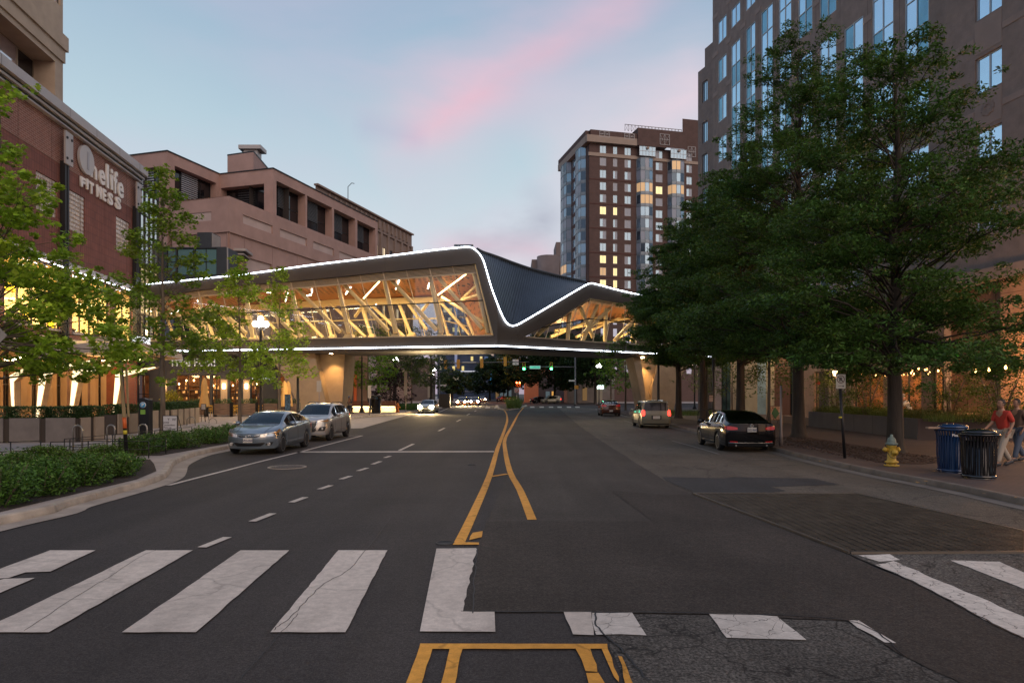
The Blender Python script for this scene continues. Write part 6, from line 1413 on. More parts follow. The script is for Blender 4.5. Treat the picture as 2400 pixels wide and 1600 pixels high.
# ================================================================ TREES AND PLANTING
def bx(px, Y): return ((px-1200)/F*Y, Y, .12)
GT = 'street trees'
tree('maple_tree', bx(-45, 18.5), 10.4, 'bright green maple at the far left edge beside the near hedge', 'tree', .16, 4.3, 2.7, lambda t: (1-t)**.55*.95+.08, 150, 620, .16, 'maple', L_maple, M_barkg, .55, (.42, .8), seed=3, fill=.05, lean=(.5, 0), keep=lambda c: c.x/c.y*18.5 < -10.5-(c.z-3.8)*.56)
tree('maple_tree', bx(381, 31), 12.0, 'slender young maple between the parking meter and the white notice board', 'tree', .13, 2.9, 3.6, lambda t: (1-t)**.6*.95+.06, 76, 620, .15, 'maple', L_maple2, M_barkg, .6, (.38, .7), seed=5, fill=.1)
tree('maple_tree', bx(562, 38), 9.4, 'young green maple standing directly behind the blue-grey sedan', 'tree', .11, 2.7, 3.0, lambda t: (1-t)**.7*1.0+.08, 62, 560, .15, 'maple', L_maple, M_barkg, .6, (.4, .75), seed=8, fill=.08, keep=lambda c: not (abs(c.x/c.y*1600+589) < 34 and abs(c.z-5.9) < 1.1))
tree('maple_tree', bx(655, 47), 10.6, 'narrow young maple in front of the left bridge pier', 'tree', .11, 2.0, 3.2, lambda t: (1-t)**.8*1.0+.12, 48, 420, .17, 'maple', L_maple, M_barkg, .7, (.4, .8), seed=11, fill=.1, keep=lambda c: not (abs(c.x/c.y*1600+589) < 30 and abs(c.z-6.9) < 1.2))
oakp = lambda t: (1-t*.96)**.56*min(1, .72+t*2.2)
for px, Y, h, r, z0, lb, sd, tr, nc in ((2098, 22.0, 13.7, 5.1, 2.9, 'tall dark oak rising right behind the yellow fire hydrant', 21, .25, 92), (1872, 29.8, 18.0, 5.3, 3.7, 'tallest dark oak, its thick trunk just right of the black sedan', 22, .27, 110),
                                    (1735, 39.5, 16.6, 5.0, 4.1, 'dark oak whose trunk rises directly behind the black sedan roof', 23, .27, 90), (1648, 48, 15.6, 4.6, 6.0, 'dark oak with a brown trunk between minivan and black sedan', 24, .24, 70), (1590, 53, 15.2, 5.0, 4.3, 'farthest right-hand oak, trunk standing beside the silver minivan', 25, .26, 80)):
    tree('oak_tree', bx(px, Y), h, lb, 'tree', tr, r, z0, oakp, int(nc*1.9), 860, .155 if Y < 35 else .2, 'lance', L_oak, M_bark, .42, (.7, 1.25), GT, seed=sd, tiers=10, fill=.02, up=.4)
# small trees of the right-hand plaza
for px, Y, h, r, lb, sd in ((1716, 50, 5.8, 1.9, 'small light green tree in the plaza between two dark oak trunks', 31), (1800, 45, 5.6, 1.8, 'slim small tree beside the red and green poster board', 32), (1655, 62, 6.2, 2.2, 'small tree in front of the pale stone shop piers', 33), (1466, 78, 8.5, 3.0, 'bright lime green street tree above the dark red hatchback', 34), (1432, 92, 9, 3.0, 'second lime green tree left of the right bridge pier', 35)):
    tree('small_tree', bx(px, Y), h, lb, 'tree', .06 if Y < 70 else .13, r, 2.0 if Y < 70 else 2.6, None, 22, 190 if Y < 70 else 150, .17 if Y < 70 else .3, 'quad', L_small if Y < 70 else L_lime, M_barkg, .7, (.5, .95), seed=sd, fill=.2)
for px, Y, h, r, lb, sd, n in ((2030, 34, 4.2, 1.5, 'multi-stemmed shrub tree left of the big trunk in the terrace planter', 41, 24), (2225, 29.5, 4.1, 1.7, 'leafy shrub tree in the terrace planter under the string lights', 42, 26), (2345, 27, 3.8, 1.3, 'darker shrub tree at the right end of the terrace planter', 43, 20), (1965, 38, 4.0, 1.3, 'thin shrub tree in the planter behind the no parking sign', 44, 18)):
    base = bx(px, Y); c = Vector((base[0], Y, .7)); t = tree('shrub_tree', c, h-.6, lb, 'tree', .03, r, .5, lambda t: .55+.45*math.sin(math.pi*t), int(n*1.4), 720, .10, 'quad', L_small, M_barkg, .7, (.35, .65), seed=sd, fill=.2)
    m = MB(); 
    for k in range(5): a = k*1.3; m.path([c, c+Vector((math.cos(a)*.4, math.sin(a)*.4, 1.3)), c+Vector((math.cos(a)*.9, math.sin(a)*.9, 2.6))], [.03, .022, .01], 5)
    m.build('stem', M_barkg, t)
# avenue under and beyond the bridge
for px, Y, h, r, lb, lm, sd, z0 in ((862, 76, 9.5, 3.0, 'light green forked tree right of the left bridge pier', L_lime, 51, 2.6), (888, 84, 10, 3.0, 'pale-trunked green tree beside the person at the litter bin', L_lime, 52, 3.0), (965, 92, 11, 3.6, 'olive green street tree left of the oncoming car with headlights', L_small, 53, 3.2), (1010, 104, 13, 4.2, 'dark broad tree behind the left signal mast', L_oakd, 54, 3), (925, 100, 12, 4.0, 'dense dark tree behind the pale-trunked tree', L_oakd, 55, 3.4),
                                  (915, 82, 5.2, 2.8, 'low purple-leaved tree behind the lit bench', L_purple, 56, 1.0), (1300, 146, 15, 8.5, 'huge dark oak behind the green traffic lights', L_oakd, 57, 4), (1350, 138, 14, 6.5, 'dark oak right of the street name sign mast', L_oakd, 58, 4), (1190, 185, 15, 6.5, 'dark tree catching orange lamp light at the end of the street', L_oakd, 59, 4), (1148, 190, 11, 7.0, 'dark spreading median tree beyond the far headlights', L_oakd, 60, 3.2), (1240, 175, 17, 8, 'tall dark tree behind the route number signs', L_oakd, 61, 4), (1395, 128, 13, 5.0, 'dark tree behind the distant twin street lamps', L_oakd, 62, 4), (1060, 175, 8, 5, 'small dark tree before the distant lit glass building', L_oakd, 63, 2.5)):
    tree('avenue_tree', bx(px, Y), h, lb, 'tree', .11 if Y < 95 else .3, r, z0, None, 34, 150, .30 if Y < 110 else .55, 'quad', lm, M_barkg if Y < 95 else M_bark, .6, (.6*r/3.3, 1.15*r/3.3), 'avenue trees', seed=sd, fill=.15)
# ---- hedges
hs = [(-8.72, 11.6), (-8.86, 12.9), (-8.95, 14.25), (-9.15, 15.6), (-10.0, 12.4), (-10.15, 13.8), (-10.45, 15.3), (-9.75, 16.9), (-10.9, 17.3), (-11.4, 13.0), (-11.7, 14.8), (-11.8, 16.5), (-11.3, 18.8), (-12.9, 15.9), (-12.5, 18.3)]
for i, (x, y) in enumerate(hs):
    where = ('nearest the kerb at the lower left', 'second along the kerb', 'third along the kerb', 'fourth along the kerb, low and wide', 'behind the kerb bush at lower left', 'in the middle of the near bed', 'in the near bed towards the cycle stands', 'at the kerb where the concrete curves', 'behind the kerb curve', 'at the left edge of the photo by the low rail', 'left in the bed by the low rail', 'under the low rail in the near bed', 'under the first cycle stand', 'behind all others at the left edge', 'by the pole base at the bed end')[i]
    shrub('hedge_bush', (x, y, .1), .72, .68, (.86 if y < 14.8 else .66)*random.uniform(.85, 1.12), 'dense green bush '+where, L_hedge, 3400, .066, 'quad', 'bush', 'bushes in the near planting bed')
for i in range(11):
    t = i/10; x = -12.4+t*1.0; y = 21.6+t*11.5; x = [-11.9, -12.0, -11.6, -12.5, -11.5, -12.3, -11.5, -12.2, -11.5, -12.1, -11.7][i]
    shrub('hedge_bush', (x, y, .1), .8, .85, .72, 'dark clipped bush number %s from the near end of the hedge beside the parked sedan' % ['one', 'two', 'three', 'four', 'five', 'six', 'seven', 'eight', 'nine', 'ten', 'eleven'][i], L_hedge, 2600, .075, 'quad', 'bush', 'bushes of the hedge beside the sedan')
struct(sheet('planting_soil', [(-8.25, 10.9), (-8.35, 15.2), (-8.75, 16.8), (-9.7, 18.5), (-10.5, 19.8), (-14, 19.6), (-15, 12)], M_soil, .15)); struct(sheet('planting_soil', [(-10.8, 21), (-10.85, 34), (-13, 34), (-13.1, 20.6)], M_soil, .15))
P = np.column_stack([rng.uniform(-13.5, -11.2, 700), rng.uniform(18.8, 22, 700), np.full(700, .15)]); tuft('ground_grass', P, .45, L_grass, None, .5)
# ---- board-fronted planters with clipped box on the left terrace
M_plc = mat('planter_concrete', (.185, .155, .135), .8, var=.15, vscale=2.5); M_pll = mat('planter_pale', (.37, .29, .22), .8, var=.12, vscale=2); M_pld = mat('planter_gap', (.055, .04, .03), .8)
def planter_row(name, pts, h, label, wpan, gap, m1, dpt=.9):
    root = empty(name, (*pts[0], .14), label, 'planter')
    for si, (a, b) in enumerate(zip(pts, pts[1:])):
        fr = Fr(a, (b[0]-a[0], b[1]-a[1])); 
        if fr.n.y > 0 and abs(fr.u.x) > .5: fr = Fr(a, (b[0]-a[0], b[1]-a[1]), True)
        L_ = math.dist(a, b); n = max(1, round(L_/(wpan+gap))); st = L_/n; ext = dpt if si == 0 else .8
        s = MB(); s.fbox(fr, 0, L_, .14, .14+h-.03, -ext, -.06); s.build('planter_core', M_pld, root)
        for i in range(n):
            s = MB(); s.fbox(fr, i*st+gap*.35, (i+1)*st-gap*.65, .14, .14+h, -.06, .02); s.build('planter_panel', m1, root, fix=False)
        for i in range(n):
            c = fr.P((i+.5)*st, .14+h-.04, -.42); Pn = rng.uniform(-1, 1, size=(2600, 3)); e = rng.integers(0, 3, 2600); Pn[np.arange(2600), e] = np.sign(Pn[np.arange(2600), e])*rng.uniform(.75, 1.08, 2600); Pn *= (1-.13*np.abs(np.roll(Pn, 1, axis=1)))
            Pn *= np.array([st*.52, .38, .25]); Pn[:, 2] += .24; ca, sa = fr.u.x, fr.u.y; X = Pn[:, 0]*ca-Pn[:, 1]*sa; Yv = Pn[:, 0]*sa+Pn[:, 1]*ca; Pn[:, 0] = X; Pn[:, 1] = Yv; leaves('clipped_box', Pn+np.array(c), .075, 'quad', L_box, root, up=.4)
    return root
q0, q1, q2 = gp(-60, 1038), gp(198, 1035.5), gp(248, 1032)
def g14(px, py): v = G(px, py, .14); return (v.x, v.y)
planter_row('concrete_planter', [g14(-70, 1039), g14(186, 1036)], .96, 'long grey concrete planter with clipped box at the left edge', 1.15, .22, M_plc)
planter_row('concrete_planter', [g14(186, 1036), g14(250, 1029)], .96, 'paler return of the planter facing the street, by the gap in the terrace', .75, .3, M_pll)
planter_row('concrete_planter', [g14(275, 1019), g14(327, 1014)], .96, 'short planter between terrace opening and parking meter', .8, .25, M_pll)
planter_row('concrete_planter', [g14(352, 1004), g14(402, 1000), g14(469, 989)], .98, 'pale panelled planter behind the white notice board', .8, .4, M_pll)
shrub('golden_shrub', (W(402, 940, 45).x, 45, .9), .9, .8, 1.5, 'bright yellow-green shrub above the pale planter', L_gold, 1500, .13, 'quad', 'bush')
# timber boxed planters of the restaurant terrace
for i, (a, b, Y) in enumerate(((440, 482, 56), (500, 540, 56), (560, 600, 56.5), (616, 652, 57), (655, 700, 57.5))):
    x0, x1 = (a-1200)/F*Y, (b-1200)/F*Y; r_ = empty('timber_planter', (x0, Y, .14), ['leftmost timber planter of the restaurant row', 'timber planter right of the closed umbrella', 'timber planter behind the yellow chairs', 'timber planter right of the lamp post', 'timber planter next to the left bridge pier'][i], 'planter', 'timber planters in front of the restaurant')
    f_ = Fr((x0, Y), (1, 0)); L_ = x1-x0
    for k in range(5): s = MB(); s.fbox(f_, .03, L_-.03, .3+k*.19, .47+k*.19, -.5, 0); s.build('plank', M_wood, r_, fix=False)
    s = MB(); 
    for u in (0, L_-.06): s.fbox(f_, u, u+.06, .14, 1.3, -.55, .02)
    s.fbox(f_, 0, L_, .2, .26, -.5, -.02); s.build('steel_frame', M_blk, r_)
    leaves('foliage', np.column_stack([rng.uniform(x0, x1, 500), rng.uniform(Y, Y+.5, 500), rng.uniform(1.2, 1.62, 500)]), .14, 'lance', L_box, r_, up=.1)
# right-hand terrace planter: long concrete wall with meadow grasses
PT = [g14(1895, 998), g14(2083, 1018.5), g14(2151, 1029)]
wp = empty('terrace_planter', (*PT[0], .14), 'long grey concrete planter wall of the right-hand terrace filled with grasses', 'planter')
pe = g14(2151, 1029); pe2 = (pe[0]+7.0, pe[1]-2.2); ps = PT[0]
M_wallc = mat('grey_planter_wall', (.13, .12, .125), .8, var=.12, vscale=1.2, bump=.15, bscale=30)
f1 = Fr(ps, (pe[0]-ps[0], pe[1]-ps[1])); 
if f1.n.x > 0: f1 = Fr(ps, (pe[0]-ps[0], pe[1]-ps[1]), True)
Lw = math.dist(ps, pe); s = MB(); s.fbox(f1, 0, Lw, .14, 1.0, -.18, 0); s.build('side_wall', M_wallc, wp)
for i in range(1, 6): s = MB(); s.fbox(f1, Lw*i/6-.008, Lw*i/6+.008, .15, .99, 0, .004); s.build('wall_joint', mat('grey_joint', (.05, .045, .045), .9), wp, fix=False)
f2 = Fr(pe, (pe2[0]-pe[0], pe2[1]-pe[1])); s = MB(); s.fbox(f2, 0, math.dist(pe, pe2), .14, 1.0, -.18, 0); s.build('end_wall', mat('brown_planter_wall', (.07, .045, .04), .7), wp)
s = MB(); s.fbox(f1, -5.0, 0, .14, .62, -.6, -.1); s.build('low_step', mat('pale_step', (.30, .20, .15), .8), wp)
sx = 5.0
s = MB(); s.sheet([Vector((*f1.P(0, 0, -.1)[:2], .9)), Vector((*pe, .9)), Vector((pe2[0], pe2[1], .9)), Vector((pe2[0]+2, pe2[1]+8, .9)), Vector((ps[0]+4, ps[1]+2, .9))]); s.build('soil', M_soil, wp)
N = 9000; uu_ = rng.uniform(0, Lw+1, N); dd = -rng.uniform(.15, 2.6, N); PP = np.array([tuple(f1.P(a, .9, d)) for a, d in zip(uu_, dd)]); tuft('meadow_grass', PP, .45, L_grass, parent=wp, width=.6)
N = 3500; uu_ = rng.uniform(0, 7, N); dd = -rng.uniform(.15, 3, N); PP = np.array([tuple(f2.P(a, .9, d)) for a, d in zip(uu_, dd)]); tuft('tall_grass', PP, .8, leaf_mat('dry_grass', (.13, .105, .04), .4), parent=wp, width=.25)
leaves('groundcover', np.array([tuple(f1.P(a, .95+random.random()*.4, -random.uniform(.1, 1.6))) for a in np.linspace(0, Lw, 7000)]), .10, 'lance', L_small, wp)
# mulch pits under the oaks
for pts in ([gp(2162, 1100), gp(2060, 1096), gp(1960, 1068), gp(1840, 1040), gp(1850, 1028), gp(1900, 1033), gp(2000, 1050), gp(2100, 1068), gp(2240, 1090)], [(10.35, 42), (10.5, 56), (12.9, 56), (13.1, 44), (11.9, 40)]):
    if pts[0][1] < 30: pts = [(max(p[0], 9.75 if p[1] > 15 else 9.6), p[1]) for p in pts]
    struct(sheet('tree_pit_mulch', ragged(pts, .05, .3), M_mulch, .152))
chips = MB()
for _ in range(1600):
    t = random.random(); x = random.uniform(10.0, 12.6); y = random.uniform(18.6, 30) ; a = random.random()*3; chips.box((x, y, .16+random.random()*.02), (.05, .025, .012), a)
o = chips.build('mulch_chips', M_mulch, None, fix=False); tag(o, None, None, None, 'stuff')
for px, py in ((2170, 1105), (2282, 1158), (2355, 1167), (1905, 1081), (2128, 1132)):
    c = G(px, py, .15); tag(leaves('fallen_leaf', np.array([(c.x+.2, c.y, .165), (c.x+.5, c.y+.2, .165)]), .09, 'maple', mat('dead_leaf', (.3, .16, .05), .8), None, up=3), None, None, None, 'stuff')
# median grasses and beds beyond
N = 2600; PP = np.column_stack([rng.uniform(-.8, 1.3, N)*rng.uniform(.3, 1, N), rng.uniform(86, 110, N), np.full(N, .17)]); o = tuft('median_grass', PP, 1.6, L_grass, parent=mi, width=.5)
o = tag(tuft('verge_grass', np.column_stack([rng.uniform(13.5, 20, 4000), rng.uniform(58, 68, 4000), np.full(4000, .15)]), .5, L_grass, width=.6), None, None, None, 'stuff')
o = tag(tuft('bed_planting', np.column_stack([rng.uniform(-21, -11.2, 3500), rng.uniform(78, 86, 3500), np.full(3500, .15)]), .9, leaf_mat('bed_leaf', (.05, .12, .02), .4), width=1.2), None, None, None, 'stuff')
shrub('boxy_bush', (-10.9, 75, .14), .9, .8, 1.0, 'low dark bush at the kerb left of the oncoming car', L_hedge, 500, .15, 'quad', 'bush')
shrub('boxy_bush', (-9.6, 99, .14), 1.4, 1.2, 1.2, 'dry roadside bush right of the oncoming car', L_small, 500, .2, 'quad', 'bush')
# ================================================================ STREET FURNITURE
M_galv = mat('galvanised_steel', (.34, .31, .28), .38, metal=.85); M_greyp = mat('grey_post', (.26, .22, .2), .5, metal=.4)
def hoop(px, pyb, pyt, Yb, w, label, grp):
    c = W(px, pyb, Yb); c.z = .14; ht = (pyb-pyt)/F*Yb; r_ = w/2; pts = [c+Vector((-r_, 0, 0)), c+Vector((-r_, 0, ht-r_))]+[c+Vector((-r_*math.cos(a), 0, ht-r_+r_*math.sin(a))) for a in np.linspace(.3, math.pi-.3, 8)]+[c+Vector((r_, 0, ht-r_)), c+Vector((r_, 0, 0))]
    o = MB().path(pts, .028, 8).build('cycle_stand', M_galv, None); return tag(o, label, 'cycle stand', grp)
for px, pb, pt, Y, w, lb in ((182, 1072, 1010, 22.4, .30, 'silver cycle hoop above the near bushes, leftmost'), (260, 1064, 1009, 23.8, .27, 'silver cycle hoop left of the taped pole'), (335, 1067, 1006, 23.0, .28, 'silver cycle hoop before the parking meter'), (448, 1000, 980, 41, .3, 'far silver hoop before the pale planter'), (499, 993, 981, 44, .3, 'far silver hoop above the hedge near the sedan mirror')):
    hoop(px, pb, pt, Y, w if Y < 30 else .5, lb, 'cycle stands on the left pavement')
# low black rails round the beds
def rail(label, pts, h, grp='low black rails round the planting beds'):
    r_ = empty('low_rail', (*pts[0], .14), label, 'rail', grp); zb = .14
    for a, b in zip(pts, pts[1:]):
        A_, B_ = Vector((*a, zb)), Vector((*b, zb)); s = MB()
        for z in (h, h*.52): s.tube(A_+Vector((0, 0, z)), B_+Vector((0, 0, z)), .014, n=4)
        s.build('bar', M_blk, r_)
        s = MB(); s.tube(A_, A_+Vector((0, 0, h)), .017, n=4); s.build('post', M_blk, r_)
    s = MB(); s.tube(Vector((*pts[-1], zb)), Vector((*pts[-1], zb+h)), .017, n=4); s.build('post', M_blk, r_)
rail('low black rail along the pavement behind the near bushes at left', [(-14.9, 18.3), (-14.1, 19.2), (-13.6, 19.7)], .55); rail('low black rail just right of the first one behind the bushes', [(-13.45, 19.9), (-12.6, 20.3), (-10.75, 20.2)], .5)
rail('low black rail leading from the taped pole to the parking meter', [(-13.9, 21.2), (-13.75, 23.5), (-13.6, 26), (-13.6, 29)], .5); rail('low black rail along the hedge beside the hoop', [(-13.6, 21.0), (-12.2, 21.2), (-10.9, 21.5)], .5)
# taped pole, blank sign, parking meter, notices
def post(name, base, top, r, label, cat, m, tape=None):
    r_ = empty(name, base, label, cat); s = MB(); s.path([base, top], r, 8); s.build('pole', m, r_)
    if tape:
        for (t0, t1, mm) in tape:
            a, b = Vector(base).lerp(Vector(top), t0), Vector(base).lerp(Vector(top), t1); s = MB(); s.tube(a, b, r*1.06, n=8); s.build('tape', mm, r_)
    return r_
b = G(297, 1072, .14); tp = W(283, 843, b.y); M_tape = mat('yellow_tape', (.55, .45, .03), .5); M_tapeo = mat('orange_tape', (.7, .14, .03), .5)
pp = post('taped_pole', b, tp, .055, 'leaning dark sign pole seen edge-on with yellow and orange tape', 'pole', M_blk, ((.24, .28, M_tape), (.30, .42, M_tapeo)))

s = MB(); a1, a2, a3, a4 = W(279.5, 850, b.y-.08), W(283, 850, b.y-.08), W(295, 977, b.y-.08), W(287, 978, b.y-.08); s.prism([a1, a2, a3, a4], (0, .02, 0)); a1, a2, a3, a4 = W(292, 848, b.y-.08), W(297.5, 848, b.y-.08), W(303, 975, b.y-.08), W(299, 977, b.y-.08); s.prism([a1, a2, a3, a4], (0, .02, 0)); s.build('sign_edge', mat('tan_sign_edge', (.35, .26, .13), .5), pp)
sgn = empty('diamond_sign', W(-8, 1000, 17), 'back of a pale grey sign cut by the left edge of the photo', 'sign'); c = W(-8, 786, 17); s = MB(); R_ = .26; s.prism([c+Vector((R_*math.cos(a), 0, R_*math.sin(a))) for a in (0, .5*math.pi, math.pi, 1.5*math.pi)], (0, .02, 0)); s.build('plate', mat('sign_back', (.36, .33, .32), .5, metal=.3), sgn); s = MB(); s.tube((c.x, 17.05, .1), (c.x, 17.05, c.z+.3), .03); s.build('post', M_galv, sgn)
b = W(337, 1020, 30); b.z = .14; pm = empty('parking_meter', b, 'black parking pay station with blue P disc and green panel', 'parking meter')
s = MB(); s.prism([b+Vector((-.21, 0, 0)), b+Vector((.21, 0, 0)), b+Vector((.21, 0, 1.62)), b+Vector((-.05, 0, 1.72)), b+Vector((-.21, 0, 1.70))], (0, .35, 0)); s.build('housing', M_blk, pm)
f_ = Fr((b.x-.3, b.y), (1, 0)); s = MB(); s.lathe((b.x-.03, b.y-.02, 1.55), [(.0, -.01), (.13, -.01), (.13, .02)], 20, 'Y', caps=False); s.build('disc_rim', M_whiteb, pm); s = MB(); s.lathe((b.x-.03, b.y-.032, 1.55), [(.0, -.005), (.115, -.005), (.115, .02)], 20, 'Y', caps=False); s.build('disc', mat('parking_blue', (.02, .16, .32), .4, emit=(.05, .3, .5), estr=.15), pm); text('letter', 'P', f_, .27, 1.49, .05, .19, M_whiteb, pm, .004, bold=.006)
s = MB(); s.fbox(f_, .16, .37, 1.14, 1.34, 0, .02); s.build('screen_panel', mat('green_panel', (.18, .36, .05), .5), pm)
b2 = W(352, 1015, 31); b2.z = .14; o = MB().path([b2, b2+Vector((0, 0, 1.7))], .11, 8).build('round_bollard', mat('tan_post', (.20, .15, .09), .7), None); tag(o, 'tan round post close behind the parking meter', 'post')
def notice(name, px0, px1, py0, py1, Y, label, m, frame, lines=(), cat='sign', legs=True):
    a = W(px0, py0, Y); c = W(px1, py1, Y); r_ = empty(name, (a.x, Y, .14), label, cat); f_ = Fr((a.x, Y), (1, 0)); L_ = c.x-a.x
    s = MB(); s.fbox(f_, 0, L_, c.z, a.z, -.04, 0); s.build('board', frame, r_); s = MB(); s.fbox(f_, .03, L_-.03, c.z+.03, a.z-.03, 0, .006); s.build('poster', m, r_)
    if legs:
        s = MB(); 
        for u in (.02, L_-.02): s.tube(f_.P(u, .14, -.03), f_.P(u, c.z, -.02), .015, n=4); s.tube(f_.P(u, .14, -.6), f_.P(u, a.z, -.06), .015, n=4)
        s.build('legs', M_blk, r_)
    for t_, u, z, sz, mm in lines: text('lettering', t_, f_, L_*u, c.z+(a.z-c.z)*z, .012, sz, mm, r_, .002)
    return r_, f_, L_, c.z, a.z
M_txt = mat('sign_black', (.03, .03, .035), .6)
notice('notice_board', 381, 416, 973, 1010, 28, 'white notice board reading Contactless Pick-up beside the slender maple', mat('notice_white', (.50, .48, .48), .6), M_blk, (('Contactless', .42, .34, .11, M_txt), ('Pick-up', .34, .18, .11, M_txt), ('ZONE', .25, .50, .09, M_txt), ('Y  W', .62, .66, .16, M_txt)))
notice('poster_board', 1802, 1831, 951, 985, 41, 'red and green illustrated poster board on the right pavement', mat('poster_red', (.50, .09, .05), .5, var=.8, vscale=9, col2=(.6, .42, .28)), M_blk, (('THE BOX', .5, .42, .13, M_whiteb),))
c = W(1817, 968, 40.95); o = MB().prism([c+Vector((-.22, 0, 0)), c+Vector((0, 0, -.35)), c+Vector((.25, 0, 0)), c+Vector((0, 0, .38))], (0, .02, 0)).build('green_diamond', mat('poster_green', (.03, .12, .05), .6), bpy.data.objects['poster_board'])
notice('tall_poster', 667, 681, 924, 962, 50, 'narrow dark poster stand with blue figure right of the umbrella', mat('poster_dark', (.04, .05, .09), .5, var=.9, vscale=6, col2=(.12, .25, .4)), M_blk, legs=False)
notice('easel_sign', 471, 482, 946, 960, 46, 'small tilted menu board at the end of the pale planter', mat('menu_grey', (.35, .33, .33), .6), M_blk)
# closed umbrellas
def umbrella(px, Y, h, label):
    x = (px-1200)/F*Y; r_ = empty('closed_umbrella', (x, Y, .14), label, 'umbrella', 'closed yellow umbrellas'); s = MB(); s.tube((x, Y, .14), (x, Y, h+.1), .03); s.build('pole', M_blk, r_)
    s = MB(); prof = [(.34, 1.0), (.36, 1.1), (.30, 1.6), (.20, 2.2), (.24, 2.35), (.16, h-.25), (.03, h)]; n = 16; vs = []
    for rr, z in prof:
        for i in range(n): k = rr*(1+.16*math.cos(i*math.pi)); a = 2*math.pi*i/n; vs.append((x+k*math.cos(a), Y+k*math.sin(a), z))
    s.add(vs, [(j*n+i, j*n+(i+1) % n, (j+1)*n+(i+1) % n, (j+1)*n+i) for j in range(len(prof)-1) for i in range(n)], True); s.build('canopy', mat('umbrella_cloth', (.52, .32, .11), .8, var=.1, vscale=3), r_)
umbrella(479, 54, 3.3, 'closed yellow umbrella in front of the amber bar'); umbrella(667, 55, 3.1, 'closed yellow umbrella beside the left pier, left of the pair'); umbrella(675, 56, 3.1, 'closed yellow umbrella touching the pier, right of the pair')
# yellow chairs and tables on the terrace
def chair(x, Y, m, label, grp, hgt=1.0):
    r_ = empty('terrace_chair', (x, Y, .14), label, 'chair', grp); s = MB(); s.box((x, Y, .14+.46), (.42, .42, .05)); s.build('seat', m, r_); s = MB(); s.box((x, Y+.2, .14+.62), (.42, .03, .12)); s.box((x, Y+.2, .14+.86), (.42, .03, .14)); s.box((x-.19, Y+.2, .14+.7), (.05, .03, .45)); s.box((x+.19, Y+.2, .14+.7), (.05, .03, .45)); s.build('backrest', m, r_)
    for a in (-1, 1):
        for b_ in (-1, 1): s = MB(); s.tube((x+a*.17, Y+b_*.17, .14+.44), (x+a*.22, Y+b_*.22, .14), .02, n=5); s.build('leg', m, r_)
M_ych = mat('yellow_chair', (.60, .34, .04), .5)
for px, Y, lb in ((544, 57.5, 'yellow metal chair left of the trunk behind the sedan'), (553, 58.4, 'yellow metal chair half hidden by the trunk'), (604, 57.5, 'yellow metal chair left of the lamp post'), (613, 58.5, 'yellow metal chair behind the lamp post'), (490, 57.6, 'yellow metal chair near the closed umbrella')): chair((px-1200)/F*Y, Y, M_ych, lb, 'yellow terrace chairs')
for i, (x, y) in enumerate(((-19.8, 35), (-20.8, 36.2), (-22.5, 34.6), (-24.2, 36.4), (-21.7, 39.2), (-23.0, 40.8), (-25.6, 38.2), (-26.5, 35.2))): chair(x, y, M_wood if i % 2 else M_dkframe, 'slatted brown chair %s on the canopy terrace' % ['by the planter gap', 'second from the planter gap', 'third from the gap', 'fourth from the gap', 'behind the planter corner', 'deep under the canopy', 'by the middle fin', 'at the left fin'][i], 'brown chairs under the canopy')
for i, (x, y) in enumerate(((-20.4, 35.8), (-23.4, 35.6), (-22.4, 40), (-26, 36.8))):
    r_ = empty('terrace_table', (x, y, .14), 'small square table %s under the canopy' % ['nearest the planter gap', 'second along the planter', 'deep in the terrace', 'at the left end'][i], 'table', 'tables under the canopy'); s = MB(); s.box((x, y, .88), (.75, .75, .04)); s.build('tabletop', M_wood, r_); s = MB(); s.tube((x, y, .14), (x, y, .86), .035); s.lathe((x, y, .14), [(.28, 0), (.28, .03), (.05, .05)], 12); s.build('pedestal', M_blk, r_)
# street lamps with clustered globes
def street_lamp(px, Y, zt, label, on=True, e=260, glb=4, base=True, arm=True):
    x = (px-1200)/F*Y; r_ = empty('street_lamp', (x, Y, .14), label, 'street lamp', 'globe street lamps'); s = MB(); s.lathe((x, Y, .14), [(.28, 0), (.28, .12), (.2, .3), (.13, .5), (.10, .9), (.085, 1.2), (.075, zt-.9), (.09, zt-.85), (.06, zt-.5)], 12); s.build('post', mat('black_lamp_post', (.03, .026, .024), .45, metal=.3), r_)
    k = .32
    s = MB()
    for i in range(glb): a = i*2*math.pi/glb+.6; s.path([(x, Y, zt-.75), (x+math.cos(a)*k*.6, Y+math.sin(a)*k*.6, zt-.8), (x+math.cos(a)*k, Y+math.sin(a)*k, zt-.6)], .02, 5)
    s.build('arms', MATS['black_lamp_post'], r_)
    m = glow('lamp_globe', (1, .97, .92), 26) if on else mat('unlit_globe', (.5, .48, .42), .3)
    for i in range(glb): a = i*2*math.pi/glb+.6; s = MB(); s.lathe((x+math.cos(a)*k, Y+math.sin(a)*k, zt-.45), [(.05, -.15), (.15, -.08), (.17, .05), (.12, .16), (.03, .2)], 12); s.build('globe', m, r_)
    s = MB(); s.lathe((x, Y, zt-.15), [(.05, -.15), (.15, -.08), (.17, .05), (.12, .16), (.03, .2)], 12); s.build('globe', m, r_)
    if on and e: lamp('lamp_light', (x, Y, zt-.3), e, (1, .88, .72), .3)
    return r_
street_lamp(611, 42, 6.75, 'lit globe street lamp between the two young maples behind the sedan', e=520)
street_lamp(848, 69, 7.6, 'tall unlit lamp column right of the left bridge pier', on=False)
